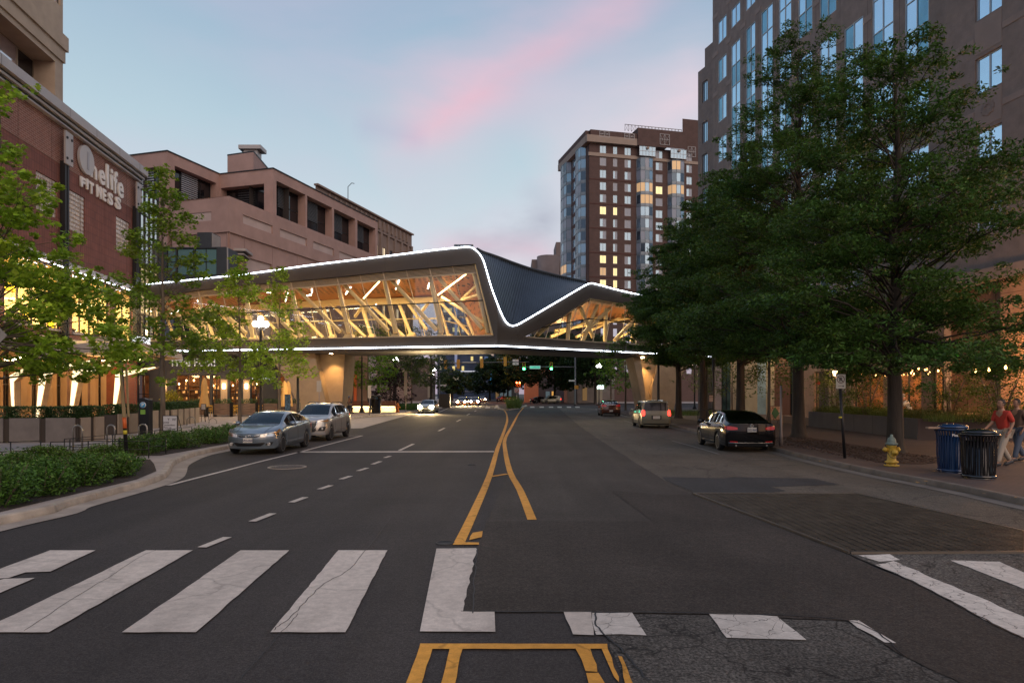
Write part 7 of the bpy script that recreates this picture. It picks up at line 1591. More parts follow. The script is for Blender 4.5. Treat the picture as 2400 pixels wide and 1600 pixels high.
for px, Y, zt, lb in ((928, 105, 7.6, 'distant lit globe lamp above the green trees left of the street'), (1404, 118, 7.2, 'distant lit globe lamp, upper of the pair on the right'), (1399, 150, 6.6, 'distant lit globe lamp, lower of the pair on the right'), (1628, 84, 6.2, 'lit globe lamp glimpsed under the bridge among the trees'), (1018, 150, 7.6, 'far lit lamp left of the signal mast'), (1013, 170, 7.2, 'farthest small lit lamp left of the signal mast')): street_lamp(px, Y, zt, lb, e=150 if Y < 130 else 0, glb=3)
# the cylinder lamps hidden in the right-hand trees and the terrace
street_lamp(1656, 56, 7.0, 'globe lamp lighting the oak leaves yellow beside the bridge', e=650)
lamp('tree_glow', (bx(1640, 52)[0], 52, 8.0), 160, (1, .80, .25), .3)
def plain_post(name, px, Y, zt, r, label, cat='post', m=None, base_py=None): x = (px-1200)/F*Y; o = MB().lathe((x, Y, .14), [(r*1.6, 0), (r*1.3, .4), (r, .6), (r*.8, zt)], 10).build(name, m or MATS['black_lamp_post'], None); return tag(o, label, cat)
plain_post('tall_post', 1672, 45, 9, .09, 'slim dark post carrying a paper notice between two oak trunks')
nb_ = notice('paper_notice', 1661, 1672, 925, 942, 44.8, 'small paper parking notice fixed to the slim dark post', mat('paper_pink', (.42, .34, .30), .7), M_blk, (('TOW', .5, .6, .1, M_txt),), legs=False)
plain_post('tall_post', 1543, 55, 7, .11, 'dark post in front of the right bridge pier'); plain_post('tall_post', 1803, 40, 7.5, .08, 'dark slim post just left of the poster board')
plain_post('tall_post', 698, 48, 3.1, .11, 'short thick black post against the left pier'); plain_post('tall_post', 1830.5, 25, 2.2, .045, 'short bare steel post right of the black sedan', m=M_greyp)
# signs on posts
def sign_post(px, Y, z0, z1, w, label, m, zb=.14, back=True):
    x = (px-1200)/F*Y; r_ = empty('parking_sign', (x, Y, zb), label, 'sign'); s = MB(); s.tube((x, Y, zb), (x, Y, z1), .035); s.build('post', M_greyp, r_); s = MB(); s.box((x, Y-.04, (z0+z1)/2), (w, .02, z1-z0)); s.build('plate', m, r_); return r_
M_sb = mat('sign_back_tan', (.38, .34, .29), .5, metal=.2)
sign_post(748, 44, 2.05+(922-918)/F*44, 2.05+(922-892)/F*44, .30, 'double parking sign seen from behind in front of the left pier', M_sb); sign_post(866, 60, 2.05+(922-932)/F*60, 2.05+(922-903)/F*60, .28, 'tall pale sign plate beside the bending person', M_sb)
sign_post(951, 68, 1.9, 4.2, .3, 'narrow sign plate on post left of the oncoming car', M_sb); sign_post(1005, 90, 1.5, 3.0, .3, 'tilted pale sign beyond the oncoming car', M_sb)
# no-parking sign, right
Y = 20.2; b = W(1980, 1052, Y); b.z = .14; tp = W(1966, 945, Y); npk = empty('no_parking_sign', b, 'white no parking sign with crossed R and arrow on a leaning black post', 'sign'); s = MB(); s.path([b, W(1969, 908, Y)], .045, 8); s.build('post', M_blk, npk); s = MB(); s.tube(Vector(b).lerp(tp, .73), Vector(b).lerp(tp, .76), .05); s.build('tape', M_tape, npk)
c = W(1970.5, 893.5, Y-.06); s = MB(); w_, h_ = .28, .42; s.box(c, (w_, .012, h_), 0); s.build('plate', mat('sign_white', (.45, .42, .36), .5), npk)
f_ = Fr((c.x-1, c.y), (1, 0)); s = MB(); N = 28; ring = [(math.cos(2*math.pi*i/N), math.sin(2*math.pi*i/N)) for i in range(N)]; cz_ = c.z+.06
for i in range(N): a, b2_ = ring[i], ring[(i+1) % N]; s.quad(Vector((c.x+a[0]*.115, c.y-.008, cz_+a[1]*.115)), Vector((c.x+b2_[0]*.115, c.y-.008, cz_+b2_[1]*.115)), Vector((c.x+b2_[0]*.095, c.y-.008, cz_+b2_[1]*.095)), Vector((c.x+a[0]*.095, c.y-.008, cz_+a[1]*.095)))
s.tube((c.x-.075, c.y-.012, cz_+.075), (c.x+.075, c.y-.012, cz_-.075), .008, n=4); s.build('prohibition_ring', mat('sign_dark_red', (.10, .03, .03), .6), npk); text('letter', 'R', f_, 1, cz_-.06, .012, .17, M_txt, npk, .002, bold=.004); s = MB(); s.tube((c.x-.08, c.y-.01, c.z-.14), (c.x+.07, c.y-.01, c.z-.14), .007, n=4); s.add([(c.x+.05, c.y-.014, c.z-.115), (c.x+.10, c.y-.014, c.z-.14), (c.x+.05, c.y-.014, c.z-.165)], [(0, 1, 2)]); s.build('arrow', M_txt, npk)
# fire hydrants
def hydrant(c, sc, label, mb_, mt_):
    r_ = empty('fire_hydrant', c, label, 'fire hydrant'); c = Vector(c); k = sc
    def L(prof, z=0, n=18): return [(a*k, b*k) for a, b in prof]
    s = MB(); s.lathe(c, L([(.19, 0), (.19, .04), (.13, .05), (.125, .08), (.17, .09), (.17, .13), (.115, .15), (.105, .50), (.125, .54), (.125, .58)]), 18)
    s.build('barrel', mb_, r_)
    s = MB(); s.lathe(c, L([(.15, .58), (.16, .60), (.16, .625), (.12, .64), (.115, .70), (.085, .77), (.04, .80), (.035, .86), (0, .87)]), 18, caps=False); s.build('bonnet', mt_, r_)
    for sx_ in (-1, 1): s = MB(); s.lathe(c+Vector((sx_*.1*k, 0, .45*k)), [(.055*k, 0), (.055*k, sx_*.06*k), (.07*k, sx_*.06*k), (.07*k, sx_*.10*k), (.03*k, sx_*.11*k), (.03*k, sx_*.14*k), (0, sx_*.14*k)], 12, 'X'); s.build('side_cap', mb_, r_)
    s = MB(); s.lathe(c+Vector((0, -.1*k, .38*k)), [(.07*k, 0), (.07*k, -.05*k), (.085*k, -.05*k), (.085*k, -.09*k), (.03*k, -.10*k), (.03*k, -.13*k), (0, -.13*k)], 14, 'Y'); s.build('front_cap', mb_, r_)
    s = MB(); s.path([c+Vector((-.16*k, -.02, .42*k)), c+Vector((-.10*k, -.13*k, .26*k)), c+Vector((0, -.15*k, .22*k)), c+Vector((.1*k, -.13*k, .27*k)), c+Vector((.16*k, -.02, .42*k))], .008*k, 5); s.build('chain', M_iron, r_)
    s = MB()
    for i in range(8): a = i*math.pi/4; s.tube(c+Vector((.165*k*math.cos(a), .165*k*math.sin(a), .0)), c+Vector((.165*k*math.cos(a), .165*k*math.sin(a), .06*k)), .014*k, n=6)
    s.build('bolts', M_iron, r_)
hc = G(2097, 1093, .145); hydrant((hc.x, hc.y+.15, .145), .96, 'yellow fire hydrant with faded green bonnet at the right kerb', mat('hydrant_yellow', (.52, .32, .035), .5, var=.3, vscale=9, bump=.2, bscale=40), mat('hydrant_green', (.13, .165, .135), .6, var=.3, vscale=12))
hydrant((W(932, 950, 69).x, 69, .14), 1.15, 'orange fire hydrant at the end of the lit bench', mat('hydrant_orange', (.55, .16, .02), .5), MATS['hydrant_orange'])
# litter bins with ribbed sides
def bin_(c, r, h, label, m, mlid, dome=True, txt=False):
    c = Vector(c); r_ = empty('litter_bin', c, label, 'litter bin'); s = MB(); s.lathe(c, [(r*.86, 0), (r*.86, .05), (r*.78, .08), (r*.86, h*.8), (0, h*.8)], 28, caps=False); s.build('inner_drum', m, r_)
    s = MB(); n = 34
    for i in range(n):
        a = 2*math.pi*i/n; d = Vector((math.cos(a), math.sin(a), 0)); t_ = Vector((-math.sin(a), math.cos(a), 0))*.016
        pr = [(r*.84, .06), (r*.93, h*.35), (r*.95, h*.78), (r*1.0, h*.86), (r*1.10, h*.93)]
        for (r0, z0), (r1, z1) in zip(pr, pr[1:]): s.hexa([c+d*r0-t_+Vector((0, 0, z0)), c+d*r0+t_+Vector((0, 0, z0)), c+d*(r0+.012)+t_+Vector((0, 0, z0)), c+d*(r0+.012)-t_+Vector((0, 0, z0)), c+d*r1-t_+Vector((0, 0, z1)), c+d*r1+t_+Vector((0, 0, z1)), c+d*(r1+.012)+t_+Vector((0, 0, z1)), c+d*(r1+.012)-t_+Vector((0, 0, z1))])
    s.build('ribs', m, r_, fix=False); s = MB(); s.lathe(c, [(r*1.08, h*.92), (r*1.13, h*.93), (r*1.13, h*.95), (r*1.06, h*.95), (r*.9, h*.90)], 28, caps=False); s.build('rim_band', m, r_); s = MB(); s.lathe(c, [(r*.92, .03), (r*.96, .04), (r*.96, .08), (r*.9, .09)], 28, caps=False); s.build('foot_band', m, r_)
    s = MB(); s.lathe(c, [(r*.95, h*.97), (r*.99, h*.975), (r*.9, h*1.01), (r*.6, h*1.045), (r*.15, h*1.055), (0, h*1.055)] if dome else [(r*.95, h*.95), (r*.95, h*.99), (r*.4, h), (r*.38, h*.96)], 28, caps=False); s.build('lid', mlid, r_); return r_
M_bb = mat('gloss_black', (.008, .008, .009), .18, coat=.6); M_bl = mat('gloss_blue', (.008, .032, .095), .25, coat=.5)
c = G(2308, 1123, .14); k1 = bin_((c.x, c.y+.2, .14), .36, 1.06, 'black ribbed litter bin, nearer of the two at the right kerb', M_bb, M_bb)
c2 = G(2255, 1110, .14); k2 = bin_((c2.x, c2.y+.35, .14), .35, 1.12, 'blue recycling bin half hidden behind the black one', M_bl, M_bl); f_ = Fr((c2.x-.5, c2.y-.02), (1, 0)); text('lettering', 'Plea', f_, .32, 1.03, 0, .09, M_whiteb, k2, .003)
o = MB().box((c2.x-.25, c2.y+.35, 1.22), (.75, .12, .04)).build('timber_ledge', mat('pale_timber', (.30, .2, .14), .7), None); tag(o, 'narrow pale board lying across the blue bin top', 'board')
c = W(882, 971.5, 66); bin_((c.x, 66, .14), .5, 1.75, 'dark litter bin the bending person leans over', M_bb, M_bb, False)
# right-hand cycle racks
for px, Y, lb in ((1648, 40.0, 'black hoop rack left of the black sedan'), (1667, 42.0, 'black hoop rack behind the first one')):
    x = (px-1200)/F*Y; pts = [(x-.3, Y, .14), (x-.3, Y, .85)]+[(x-.3*math.cos(a), Y, .85+.26*math.sin(a)) for a in np.linspace(.3, math.pi-.3, 7)]+[(x+.3, Y, .85), (x+.3, Y, .14)]; tag(MB().path(pts, .03, 8).build('cycle_rack', M_blk, None), lb, 'cycle rack', 'cycle racks')
# small bed fence, kerb block
f_ = Fr((13.2, 60), (1, .05)); r_ = empty('bed_fence', (13.2, 60, .14), 'low dark picket edging round the grass bed at right', 'fence')
for i in range(44): s = MB(); s.tube(f_.P(i*.16, .14), f_.P(i*.16, .62), .012, n=4); s.build('picket', M_blk, r_, fix=False)
s = MB(); s.tube(f_.P(0, .5), f_.P(7, .5), .014, n=4); s.build('rail', M_blk, r_)
o = MB().box((12.3, 64, .26), (2.6, .6, .26)).build('kerb_block', mat('pale_block', (.42, .34, .26), .8), None); tag(o, 'pale concrete block beside the oak trunk near the minivan', 'block')
# bench with warm light under it
bn = empty('lit_bench', (-18, 71, .14), 'long timber bench wall with glowing light strip underneath, right of the left pier', 'bench'); x0, x1 = W(815, 960, 70).x, W(927, 960, 70).x
for k in range(4): s = MB(); s.box(((x0+x1)/2, 70.2, .78+k*.15), (x1-x0, .5, .13)); s.build('plank', mat('red_timber', (.26, .12, .075), .7, var=.2, vscale=2), bn, fix=False)
s = MB(); s.box(((x0+x1)/2, 70.5, .42), (x1-x0-.1, .1, .55)); s.build('lit_base', mat('lit_base_wall', (.6, .5, .35), .8), bn); s = MB(); s.box(((x0+x1)/2, 70.1, .69), (x1-x0-.2, .06, .03)); s.build('strip_light', glow('bench_strip', (1, .72, .36), 18), bn); lamp('bench_light', ((x0+x1)/2, 69.9, .55), 70, (1, .7, .35), size=(x1-x0, .1), aim=((x0+x1)/2, 70.5, .2))
# cabinet at the corner
c = W(1043, 946, 97); o = MB().box((c.x, 97, 1.0), (1.5, 1.2, 2.0)).build('utility_cabinet', M_dkframe, None); tag(o, 'dark utility cabinet at the far left street corner', 'cabinet')
# ---- traffic signals
M_sig = mat('signal_yellow', (.50, .24, .03), .5); M_mast = mat('mast_grey', (.10, .10, .105), .45, metal=.4)
G_green = glow('green_light', (.05, 1, .5), 22); G_red = glow('red_light', (1, .12, .04), 20)
def mast(x, Y, z, xe, ze, label):
    r_ = empty('signal_mast', (x, Y, .14), label, 'signal mast'); s = MB(); s.lathe((x, Y, .14), [(.22, 0), (.2, .3), (.15, .4), (.11, 9.2)], 10); s.build('pole', M_mast, r_); s = MB(); s.path([(x, Y, z), ((x+xe)/2, Y, (z+ze)/2+.05), (xe, Y, ze)], [.1, .075, .05], 8); s.build('arm', M_mast, r_); return r_
Y1 = 112; xL = W(1030, 900, Y1).x; zL = 2.05+(922-852)/F*Y1; mast(xL, Y1, zL, W(1240, 0, Y1).x, 2.05+(922-848)/F*Y1, 'left signal mast with a long arm reaching over the street')
Y2 = 108; xR = W(1348, 900, Y2).x; zR = 2.05+(922-860)/F*Y2; mast(xR, Y2, zR, W(1218, 0, Y2).x, zR, 'right signal mast carrying two green lights and a street name')
def head(px, py, Y, label, on=None, flip=False, lens=True, w=.42, h=1.25):
    c = W(px, py, Y-.25); r_ = empty('traffic_light', c, label, 'traffic light'); s = MB(); s.box((c.x, c.y, c.z), (w, .3, h)); s.build('housing', M_sig, r_)
    if lens:
        for i, z in enumerate((h/3, 0, -h/3)):
            s = MB(); s.lathe((c.x, c.y-.16, c.z+z), [(0, -.02), (.17, -.02), (.17, .02)], 14, 'Y', caps=False); s.build('lens', (G_green if on == 'g' and i == 2 else G_red if on == 'r' and i == 0 else mat('dark_lens', (.03, .02, .02), .2)), r_)
            s = MB(); s.lathe((c.x, c.y-.16, c.z+z), [(.15, 0), (.15, -.2)], 12, 'Y', caps=False); s.build('visor', M_sig, r_)
    return r_, c
for px, py, lb in ((1228, 858, 'left of the two green traffic lights'), (1292, 858, 'right of the two green traffic lights')):
    r_, c = head(px, py, Y2, lb, 'g'); lamp('signal_glow', (c.x, c.y-.8, c.z-.4), 60, (.05, 1, .5), .15)
for px, py, lb in ((1044, 854, 'leftmost yellow signal housing seen from the side, on the left mast'), (1074, 853, 'second yellow signal housing from the left mast'), (1129, 851, 'yellow signal housing in the middle of the long arm'), (1184, 847, 'yellow signal housing at the end of the long arm')): head(px, py, Y1, lb, None, lens=False, w=.5, h=1.5)
r_, c = head(1218, 901, 150, 'far red traffic signal beyond the island, right lamp of the pair', 'r'); r2_, c_ = head(1211, 901, 150, 'far red traffic signal beyond the island, left lamp of the pair', 'r'); lamp('signal_glow', (c.x, c.y-1, c.z+.3), 120, (1, .16, .05), .15)
head(1099, 889, 210, 'tiny far green signal above the oncoming headlights', 'g'); head(1351, 907, 106, 'yellow pedestrian signal box on the right mast', None, lens=False, w=.6, h=.55)
s = MB(); c = W(1197, 865, 168); s.lathe(c, [(.05, -.2), (.3, 0), (.05, .2)], 10); o = s.build('orange_lamp', glow('sodium_lamp', (1, .35, .08), 30), None); tag(o, 'orange sodium lamp glowing inside the far dark tree', 'lamp'); lamp('sodium_light', c-Vector((0, 2, 0)), 2600, (1, .28, .05), .4)
def plate(name, px0, px1, py0, py1, Y, label, m, txt, mt, sz, rim=None):
    a, b = W(px0, py0, Y), W(px1, py1, Y); r_ = empty(name, ((a.x+b.x)/2, Y, (a.z+b.z)/2), label, 'sign'); f_ = Fr((a.x, Y), (1, 0)); L_ = b.x-a.x; s = MB(); s.fbox(f_, 0, L_, b.z, a.z, -.03, 0); s.build('plate', rim or m, r_); 
    if rim: s = MB(); s.fbox(f_, .06, L_-.06, b.z+.06, a.z-.06, 0, .01); s.build('face', m, r_)
    if txt: text('lettering', txt, f_, L_/2, b.z+(a.z-b.z)*.22, .02, sz, mt, r_, .003)
    return r_
plate('street_name_sign', 1241.5, 1266.5, 857, 864, Y2-.2, 'green illuminated street name sign reading N Stuart St', mat('street_green', (.02, .30, .22), .5, emit=(.05, .8, .6), estr=.35), 'N Stuart St', M_whiteb, .36, glow('rim_white', (.6, .85, .8), .5))
plate('route_sign', 1201.5, 1215.5, 842, 847.5, Y1-.2, 'upper of two small white lane signs on the long arm', mat('lane_white', (.62, .62, .64), .5), '↑', M_txt, .3); plate('route_sign', 1201.5, 1215.5, 849.5, 855, Y1-.2, 'lower of two small white lane signs on the long arm', MATS['lane_white'], '↰', M_txt, .3)
plate('blank_sign', 1084, 1116, 848, 849.8, Y1-.15, 'thin pale sign edge hanging on the long signal arm', MATS['lane_white'], None, None, 1); plate('street_name_sign', 1333, 1347, 890, 893.5, Y2-.2, 'small pale cross-street sign on the right mast', MATS['lane_white'], None, None, 1); plate('street_name_sign', 1032, 1046, 901, 905, Y1-.2, 'small pale street sign on the left mast', MATS['lane_white'], None, None, 1)
nt_ = plate('no_turn_sign', 1206, 1217, 909, 920, 96, 'square white no-turn sign on a post above the traffic island', mat('turn_white', (.55, .52, .5), .5), None, None, 1); c = W(1211.5, 914.5, 95.9); s = MB(); N = 20
for i in range(N): a, b = i*2*math.pi/N, (i+1)*2*math.pi/N; s.quad(*[Vector((c.x+math.cos(q)*r, c.y-.02, c.z+math.sin(q)*r)) for q, r in ((a, .27), (b, .27), (b, .21), (a, .21))])
s.tube((c.x-.18, c.y-.03, c.z+.18), (c.x+.18, c.y-.03, c.z-.18), .03, n=4); s.build('ring', mat('ring_red', (.5, .03, .03), .5), nt_); s = MB(); s.tube((c.x, 96.05, .17), (c.x, 96.05, c.z+.3), .04); s.build('post', M_galv, nt_)
# ---- string lights over the right terrace
sl_ = empty('string_lights', (22, 30, 3.4), 'strings of warm bulbs over the right-hand terrace', 'string lights')
bulbs = [(1960, 873, 33), (1986, 876, 36), (2000, 878, 40), (2020, 877, 42), (2025, 873, 41), (2036, 877, 44), (2065, 868, 36), (2103, 878, 43), (2110, 873, 42), (2113, 880, 42), (2118, 878, 40), (2127, 878, 41), (2120, 870, 38), (2138, 866, 30), (2138, 870, 33), (2153, 864, 29), (2142, 877, 38), (2168, 867, 36), (2173, 866, 33), (2180, 872, 35), (2199, 869, 31), (2239, 868, 27), (2287, 870, 22), (2318, 867, 20.5), (2357, 862, 19), (2075, 880, 46), (2090, 876, 45), (2135, 875, 37), (2176, 877, 38), (2053, 880, 45)]
bp_ = [W(*b) for b in bulbs]; s0 = MB()
for i, c in enumerate(bp_): s = MB(); s.lathe(c, [(.01, .07), (.028, .03), (.032, -.01), (.015, -.035), (0, -.04)], 10); s.build('bulb', G_bulb, sl_); s0.tube(c+Vector((0, 0, .08)), c+Vector((0, 0, .16)), .015, n=5)
for a, b in zip(sorted(bp_, key=lambda p: p.y), sorted(bp_, key=lambda p: p.y)[1:]): s0.path([a+Vector((0, 0, .16)), (a+b)/2+Vector((0, 0, .12)), b+Vector((0, 0, .16))], .008, 4)
s0.build('cable', M_blk, sl_)
for p in ((25.5, 34, 3.4), (24, 28, 3.4), (26.5, 40, 3.4), (25.5, 25.5, 4.5), (27.5, 31, 3.6)): lamp('terrace_light', p, 560, (1, .50, .20), .6)
lamp('wall_wash', (25.2, 30, 5.6), 700, (1, .52, .22), .8)
# terrace tables, white notice, exit-green sign
for i, (x, y) in enumerate(((23.5, 36), (25, 33), (23, 40), (25.5, 29), (27, 37))):
    r_ = empty('terrace_table', (x, y, .14), 'long pale table %s on the right-hand terrace' % ['behind the shrub tree', 'under the brightest bulbs', 'farthest back', 'near the seated guest', 'against the wall'][i], 'table', 'right terrace tables'); s = MB(); s.box((x, y, 1.0), (1.9, .8, .06)); s.build('tabletop', mat('pale_table', (.42, .28, .18), .6), r_)
    for a in (-.8, .8): s = MB(); s.box((x+a, y, .55), (.08, .6, .84)); s.build('leg', M_dkframe, r_)
c = W(2238, 832, 33); s = MB(); s.box(c, (.4, .05, .12)); o = s.build('green_exit_sign', glow('exit_green', (.1, 1, .05), .35), None); tag(o, 'small glowing green sign high on the terrace wall', 'sign')
c = W(1918, 897, 46); s = MB(); s.lathe(c, [(0, -.05), (.12, -.05), (.12, .05)], 14, 'Y', caps=False); o = s.build('red_alarm_disc', mat('alarm_red', (.5, .02, .02), .4), None); tag(o, 'small round red alarm bell on the dark pier', 'alarm bell')
c = W(1957, 875, 39); s = MB(); s.box(c, (.2, .1, .3)); o = s.build('wall_lantern', glow('wall_lantern', (1, .62, .28), 14), None); tag(o, 'warm wall lantern left of the terrace', 'lantern'); lamp('wall_lantern_light', c-Vector((.2, .5, 0)), 50, (1, .55, .25), .1)
# ================================================================ VEHICLES
M_tyre = mat('tyre_rubber', (.012, .012, .013), .8); M_alloy = mat('alloy_wheel', (.45, .43, .42), .3, metal=.9); M_chrome = mat('chrome', (.75, .74, .72), .12, metal=1.0); M_grille = mat('grille_black', (.01, .01, .011), .4)
M_cglass = clear_glass('car_glass', (.16, .19, .19), (.95, 1, 1), boost=.03); M_cglassd = clear_glass('car_privacy_glass', (.03, .03, .035), (.9, .95, 1), boost=.03)
M_cabin = mat('car_interior', (.03, .03, .032), .8); M_lens = mat('headlight_lens', (.55, .52, .48), .08, metal=.5, coat=.8, var=.5, vscale=14); M_amber = mat('amber_lens', (.30, .16, .07), .15, coat=.8)
M_tail = mat('tail_light_red', (.30, .008, .01), .12, coat=.9, emit=(1, .02, .02), estr=.10); G_tail = glow('tail_light_on', (1, .03, .02), 5.5); G_head = glow('headlight_on', (1, .70, .30), 160)
M_platem = mat('number_plate', (.55, .52, .46), .5); M_platet = mat('plate_text', (.05, .06, .14), .6)
def paint(name, c, rough=.28, metal=.55): return mat(name, c, rough, metal=metal, coat=1.0 if metal > .1 else .55, spec=.5 if metal > .1 else .25)
def lerpt(x, T): return float(np.interp(x, [a for a, _ in T], [b for _, b in T]))
def smt(T, n=200):
    xs = np.linspace(T[0][0], T[-1][0], n); ys = np.interp(xs, [a for a, _ in T], [b for _, b in T]); k = max(3, int(n*.035))
    yp = np.pad(ys, k, mode='edge'); ys = np.convolve(yp, np.ones(2*k+1)/(2*k+1), 'valid'); return list(zip(xs, ys))
def make_car(name, label, cat, S, body, group=None):
    root = empty(name, (0, 0, 0), label, cat, group); L_, Wd, wr = S['L'], S['W']/2, S.get('wr', .32)
    xa, xb = S['ax'], S['ax']+S['wb']; top = smt(S['top']); belt = smt(S['belt']); zb0 = S.get('zb', .20)
    x_ws, x_wt, x_rt, x_rb = S['ws'], S['wt'], S['rt'], S['rb']; cf, cr_ = S.get('cf', .34), S.get('cr', .20)
    def D(x, y, z):
        f = max(0, 1-x/1.1)**2; r = max(0, 1-(L_-x)/.9)**2; q = min(1.1, abs(y)/Wd)
        x2 = x+f*(cf*q**2.6+S.get('nz', .25)*max(0, z-.58)**1.3+.25*max(0, .38-z))-r*(cr_*q**3+S.get('rz', .15)*max(0, z-.62)+.3*max(0, .4-z))
        return Vector((-(x2-L_/2), y*(1-.05*f-.04*r), z))
    def ring(x):
        zt = lerpt(x, top); zl = min(lerpt(x, belt), zt-.015); zb = zb0; Ra = wr+.055
        for xc in (xa, xb):
            if abs(x-xc) < Ra: zb = max(zb, wr+math.sqrt(Ra*Ra-(x-xc)**2)-.02)
        zm = max(.50, zb+.045); g = min(1, max(0, (zt-zl-.03)/.40)); gw = Wd*.935; tw = Wd*(.86-(.86-S.get('tw', .70))*g); zte = zt-.05*g-.012
        a = (gw, zl+.006); b = (tw, zte); li = lambda t: (a[0]*(1-t)+b[0]*t, a[1]*(1-t)+b[1]*t)
        return [(0, max(zb0, .18)+.02), (Wd*.80, max(zb0, .18)), (Wd*.93 if zb > zb0+.02 else Wd*.90, zb), (Wd*.985, zb+.05 if zb < zb0+.01 else zb+.012), (Wd, zm), (Wd*.992, max(zm+.04, zl-.16)), (Wd*.965, zl-.03 if zl-.03 > zm+.06 else zm+.06), a, li(.10), li(.88), b, (tw*.90, zte+.022*(.4+g)), (tw*.55, zt-.006), (0, zt)]
    xs = sorted(set([0, L_]+[round(v, 4) for v in np.linspace(0, L_, 84)]+[x_ws, x_wt, x_rt, x_rb]+[p for a in S['pillars'] for p in a]+[xc+s*(wr+.055)*math.cos(t) for xc in (xa, xb) for s in (1,) for t in np.linspace(0, math.pi, 13)]))
    xs = [x for i, x in enumerate(xs) if i == 0 or x-xs[i-1] > .004]
    rings = [ring(x) for x in xs]; K = len(rings[0])
    bods, gS, glassF, glassR = MB(), {1: MB(), -1: MB()}, MB(), MB(); dark = MB()
    def pt(i, k, s): y, z = rings[i][k]; return D(xs[i], s*y, z)
    for i in range(len(xs)-1):
        xm = (xs[i]+xs[i+1])/2
        for k in range(K-1):
            for s in (-1, 1):
                q = [pt(i, k, s), pt(i+1, k, s), pt(i+1, k+1, s), pt(i, k+1, s)]
                if s < 0: q = q[::-1]
                t = bods
                if k <= 1: t = dark
                zt = lerpt(xm, top); zl = lerpt(xm, belt)
                if k == 8 and S['sg'][0] < xm < S['sg'][1] and zt-zl > .10:
                    t = gS[s]
                    for a, b in S['pillars']:
                        if a <= xm <= b: t = dark
                if k >= 11 and x_ws < xm < x_wt: t = glassF
                if k >= 11 and x_rt < xm < x_rb: t = glassR
                t.add(q, [(0, 1, 2, 3)], True)
    for end, x in ((0, 0), (1, L_)):
        R_ = ring(x); cols = 14
        for k in range(2, K-1):
            for j in range(cols):
                s0, s1 = -1+2*j/cols, -1+2*(j+1)/cols; k1 = k+1; y0, z0 = R_[k]; y1, z1 = R_[k1]
                if k1 == K-1: y1 = R_[K-2][0]; 
                q = [D(x, y0*s0, z0), D(x, y0*s1, z0), D(x, y1*s1, z1), D(x, y1*s0, z1)]; (bods).add(q if end else q[::-1], [(0, 1, 2, 3)], True)
    bo = bods.build('body', body, root)
    dark.build('underbody', M_grille, root); [g.build('side_window', S.get('sgm', M_cglass), root) for g in gS.values()]; glassF.build('windscreen', M_cglass, root); glassR.build('rear_window', S.get('rgm', M_cglass), root)
    # cabin floor, seats
    c = MB(); c.box((-(x_ws+x_rb)/2+L_/2+.1, 0, zb0+.28), (x_rb-x_ws-.3, Wd*1.7, .1)); c.build('cabin_floor', M_cabin, root)
    for x in (x_ws+1.0, x_ws+1.85):
        for s in (-1, 1): c = MB(); X = L_/2-x; c.box((X, s*.36, .62), (.5, .48, .18)); c.hexa([(X-.20, s*.36-.24, .66), (X-.32, s*.36-.22, lerpt(2.2, top)-.42), (X-.32, s*.36+.22, lerpt(2.2, top)-.42), (X-.20, s*.36+.24, .66), (X-.32, s*.36-.24, .66), (X-.42, s*.36-.2, lerpt(2.2, top)-.40), (X-.42, s*.36+.2, lerpt(2.2, top)-.40), (X-.32, s*.36+.24, .66)]); c.box((X-.40, s*.36, lerpt(2.2, top)-.28), (.1, .25, .18)); c.build('seat', M_cabin, root)
    c = MB(); c.box((L_/2-x_ws-.38, 0, lerpt(x_ws, top)-.16), (.5, Wd*1.6, .2)); c.build('dashboard', M_cabin, root)
    # wheels
    for nx, xc in enumerate((xa, xb)):
        for s in (-1, 1):
            X = L_/2-xc; w = .205; y0 = s*(Wd-.015-w); y1 = s*(Wd-.015); o = MB(); p = [(wr-.11, 0), (wr-.02, s*.01), (wr, s*.04), (wr, s*(w-.04)), (wr-.02, s*(w-.008)), (wr-.10, s*w)]
            o.lathe((X, y0, wr), p, 28, 'Y'); wh = o.build('wheel', M_tyre, root); o = MB(); o.lathe((X, y1, wr), [(wr-.095, s*.001), (wr-.11, s*-.03), (wr-.12, s*-.06), (0, s*-.06)], 28, 'Y', caps=False); o.build('rim_barrel', mat('rim_dark', (.03, .03, .032), .5, metal=.6), wh)
            o = MB(); ns = S.get('spokes', 5)
            for i in range(ns):
                a = 2*math.pi*i/ns+.3
                for da in ((-.13, .13) if ns <= 6 else (0,)):
                    ca, sa = math.cos(a+da), math.sin(a+da); r0, r1 = .03, wr-.10; n_ = Vector((-sa, 0, ca))*(.017 if ns <= 6 else .02); d = Vector((ca, 0, sa)); cc = Vector((X, y1-s*.028, wr)); e = Vector((0, s*.02, 0))
                    o.hexa([cc+d*r0-n_, cc+d*r0+n_, cc+d*r0+n_+e, cc+d*r0-n_+e, cc+d*r1-n_, cc+d*r1+n_, cc+d*r1+n_+e*.6, cc+d*r1-n_+e*.6])
            o.lathe((X, y1-s*.03, wr), [(.055, 0), (.055, s*.028), (0, s*.03)], 14, 'Y', caps=False); o.lathe((X, y1-s*.012, wr), [(wr-.085, -.008*s), (wr-.083, s*.012), (wr-.10, s*.012), (wr-.104, -s*.01)], 28, 'Y', caps=False); o.build('rim', S.get('rim', M_alloy), wh)
            o = MB(); 
            for i in range(16): a0, a1 = math.pi*i/16, math.pi*(i+1)/16; R1 = wr+.05; o.quad(Vector((X+R1*math.cos(a0), s*(Wd-.02), wr+R1*math.sin(a0))), Vector((X+R1*math.cos(a1), s*(Wd-.02), wr+R1*math.sin(a1))), Vector((X+R1*math.cos(a1), s*(Wd-.35), wr+R1*math.sin(a1))), Vector((X+R1*math.cos(a0), s*(Wd-.35), wr+R1*math.sin(a0))))
            o.build('wheel_arch_liner', M_grille, root)
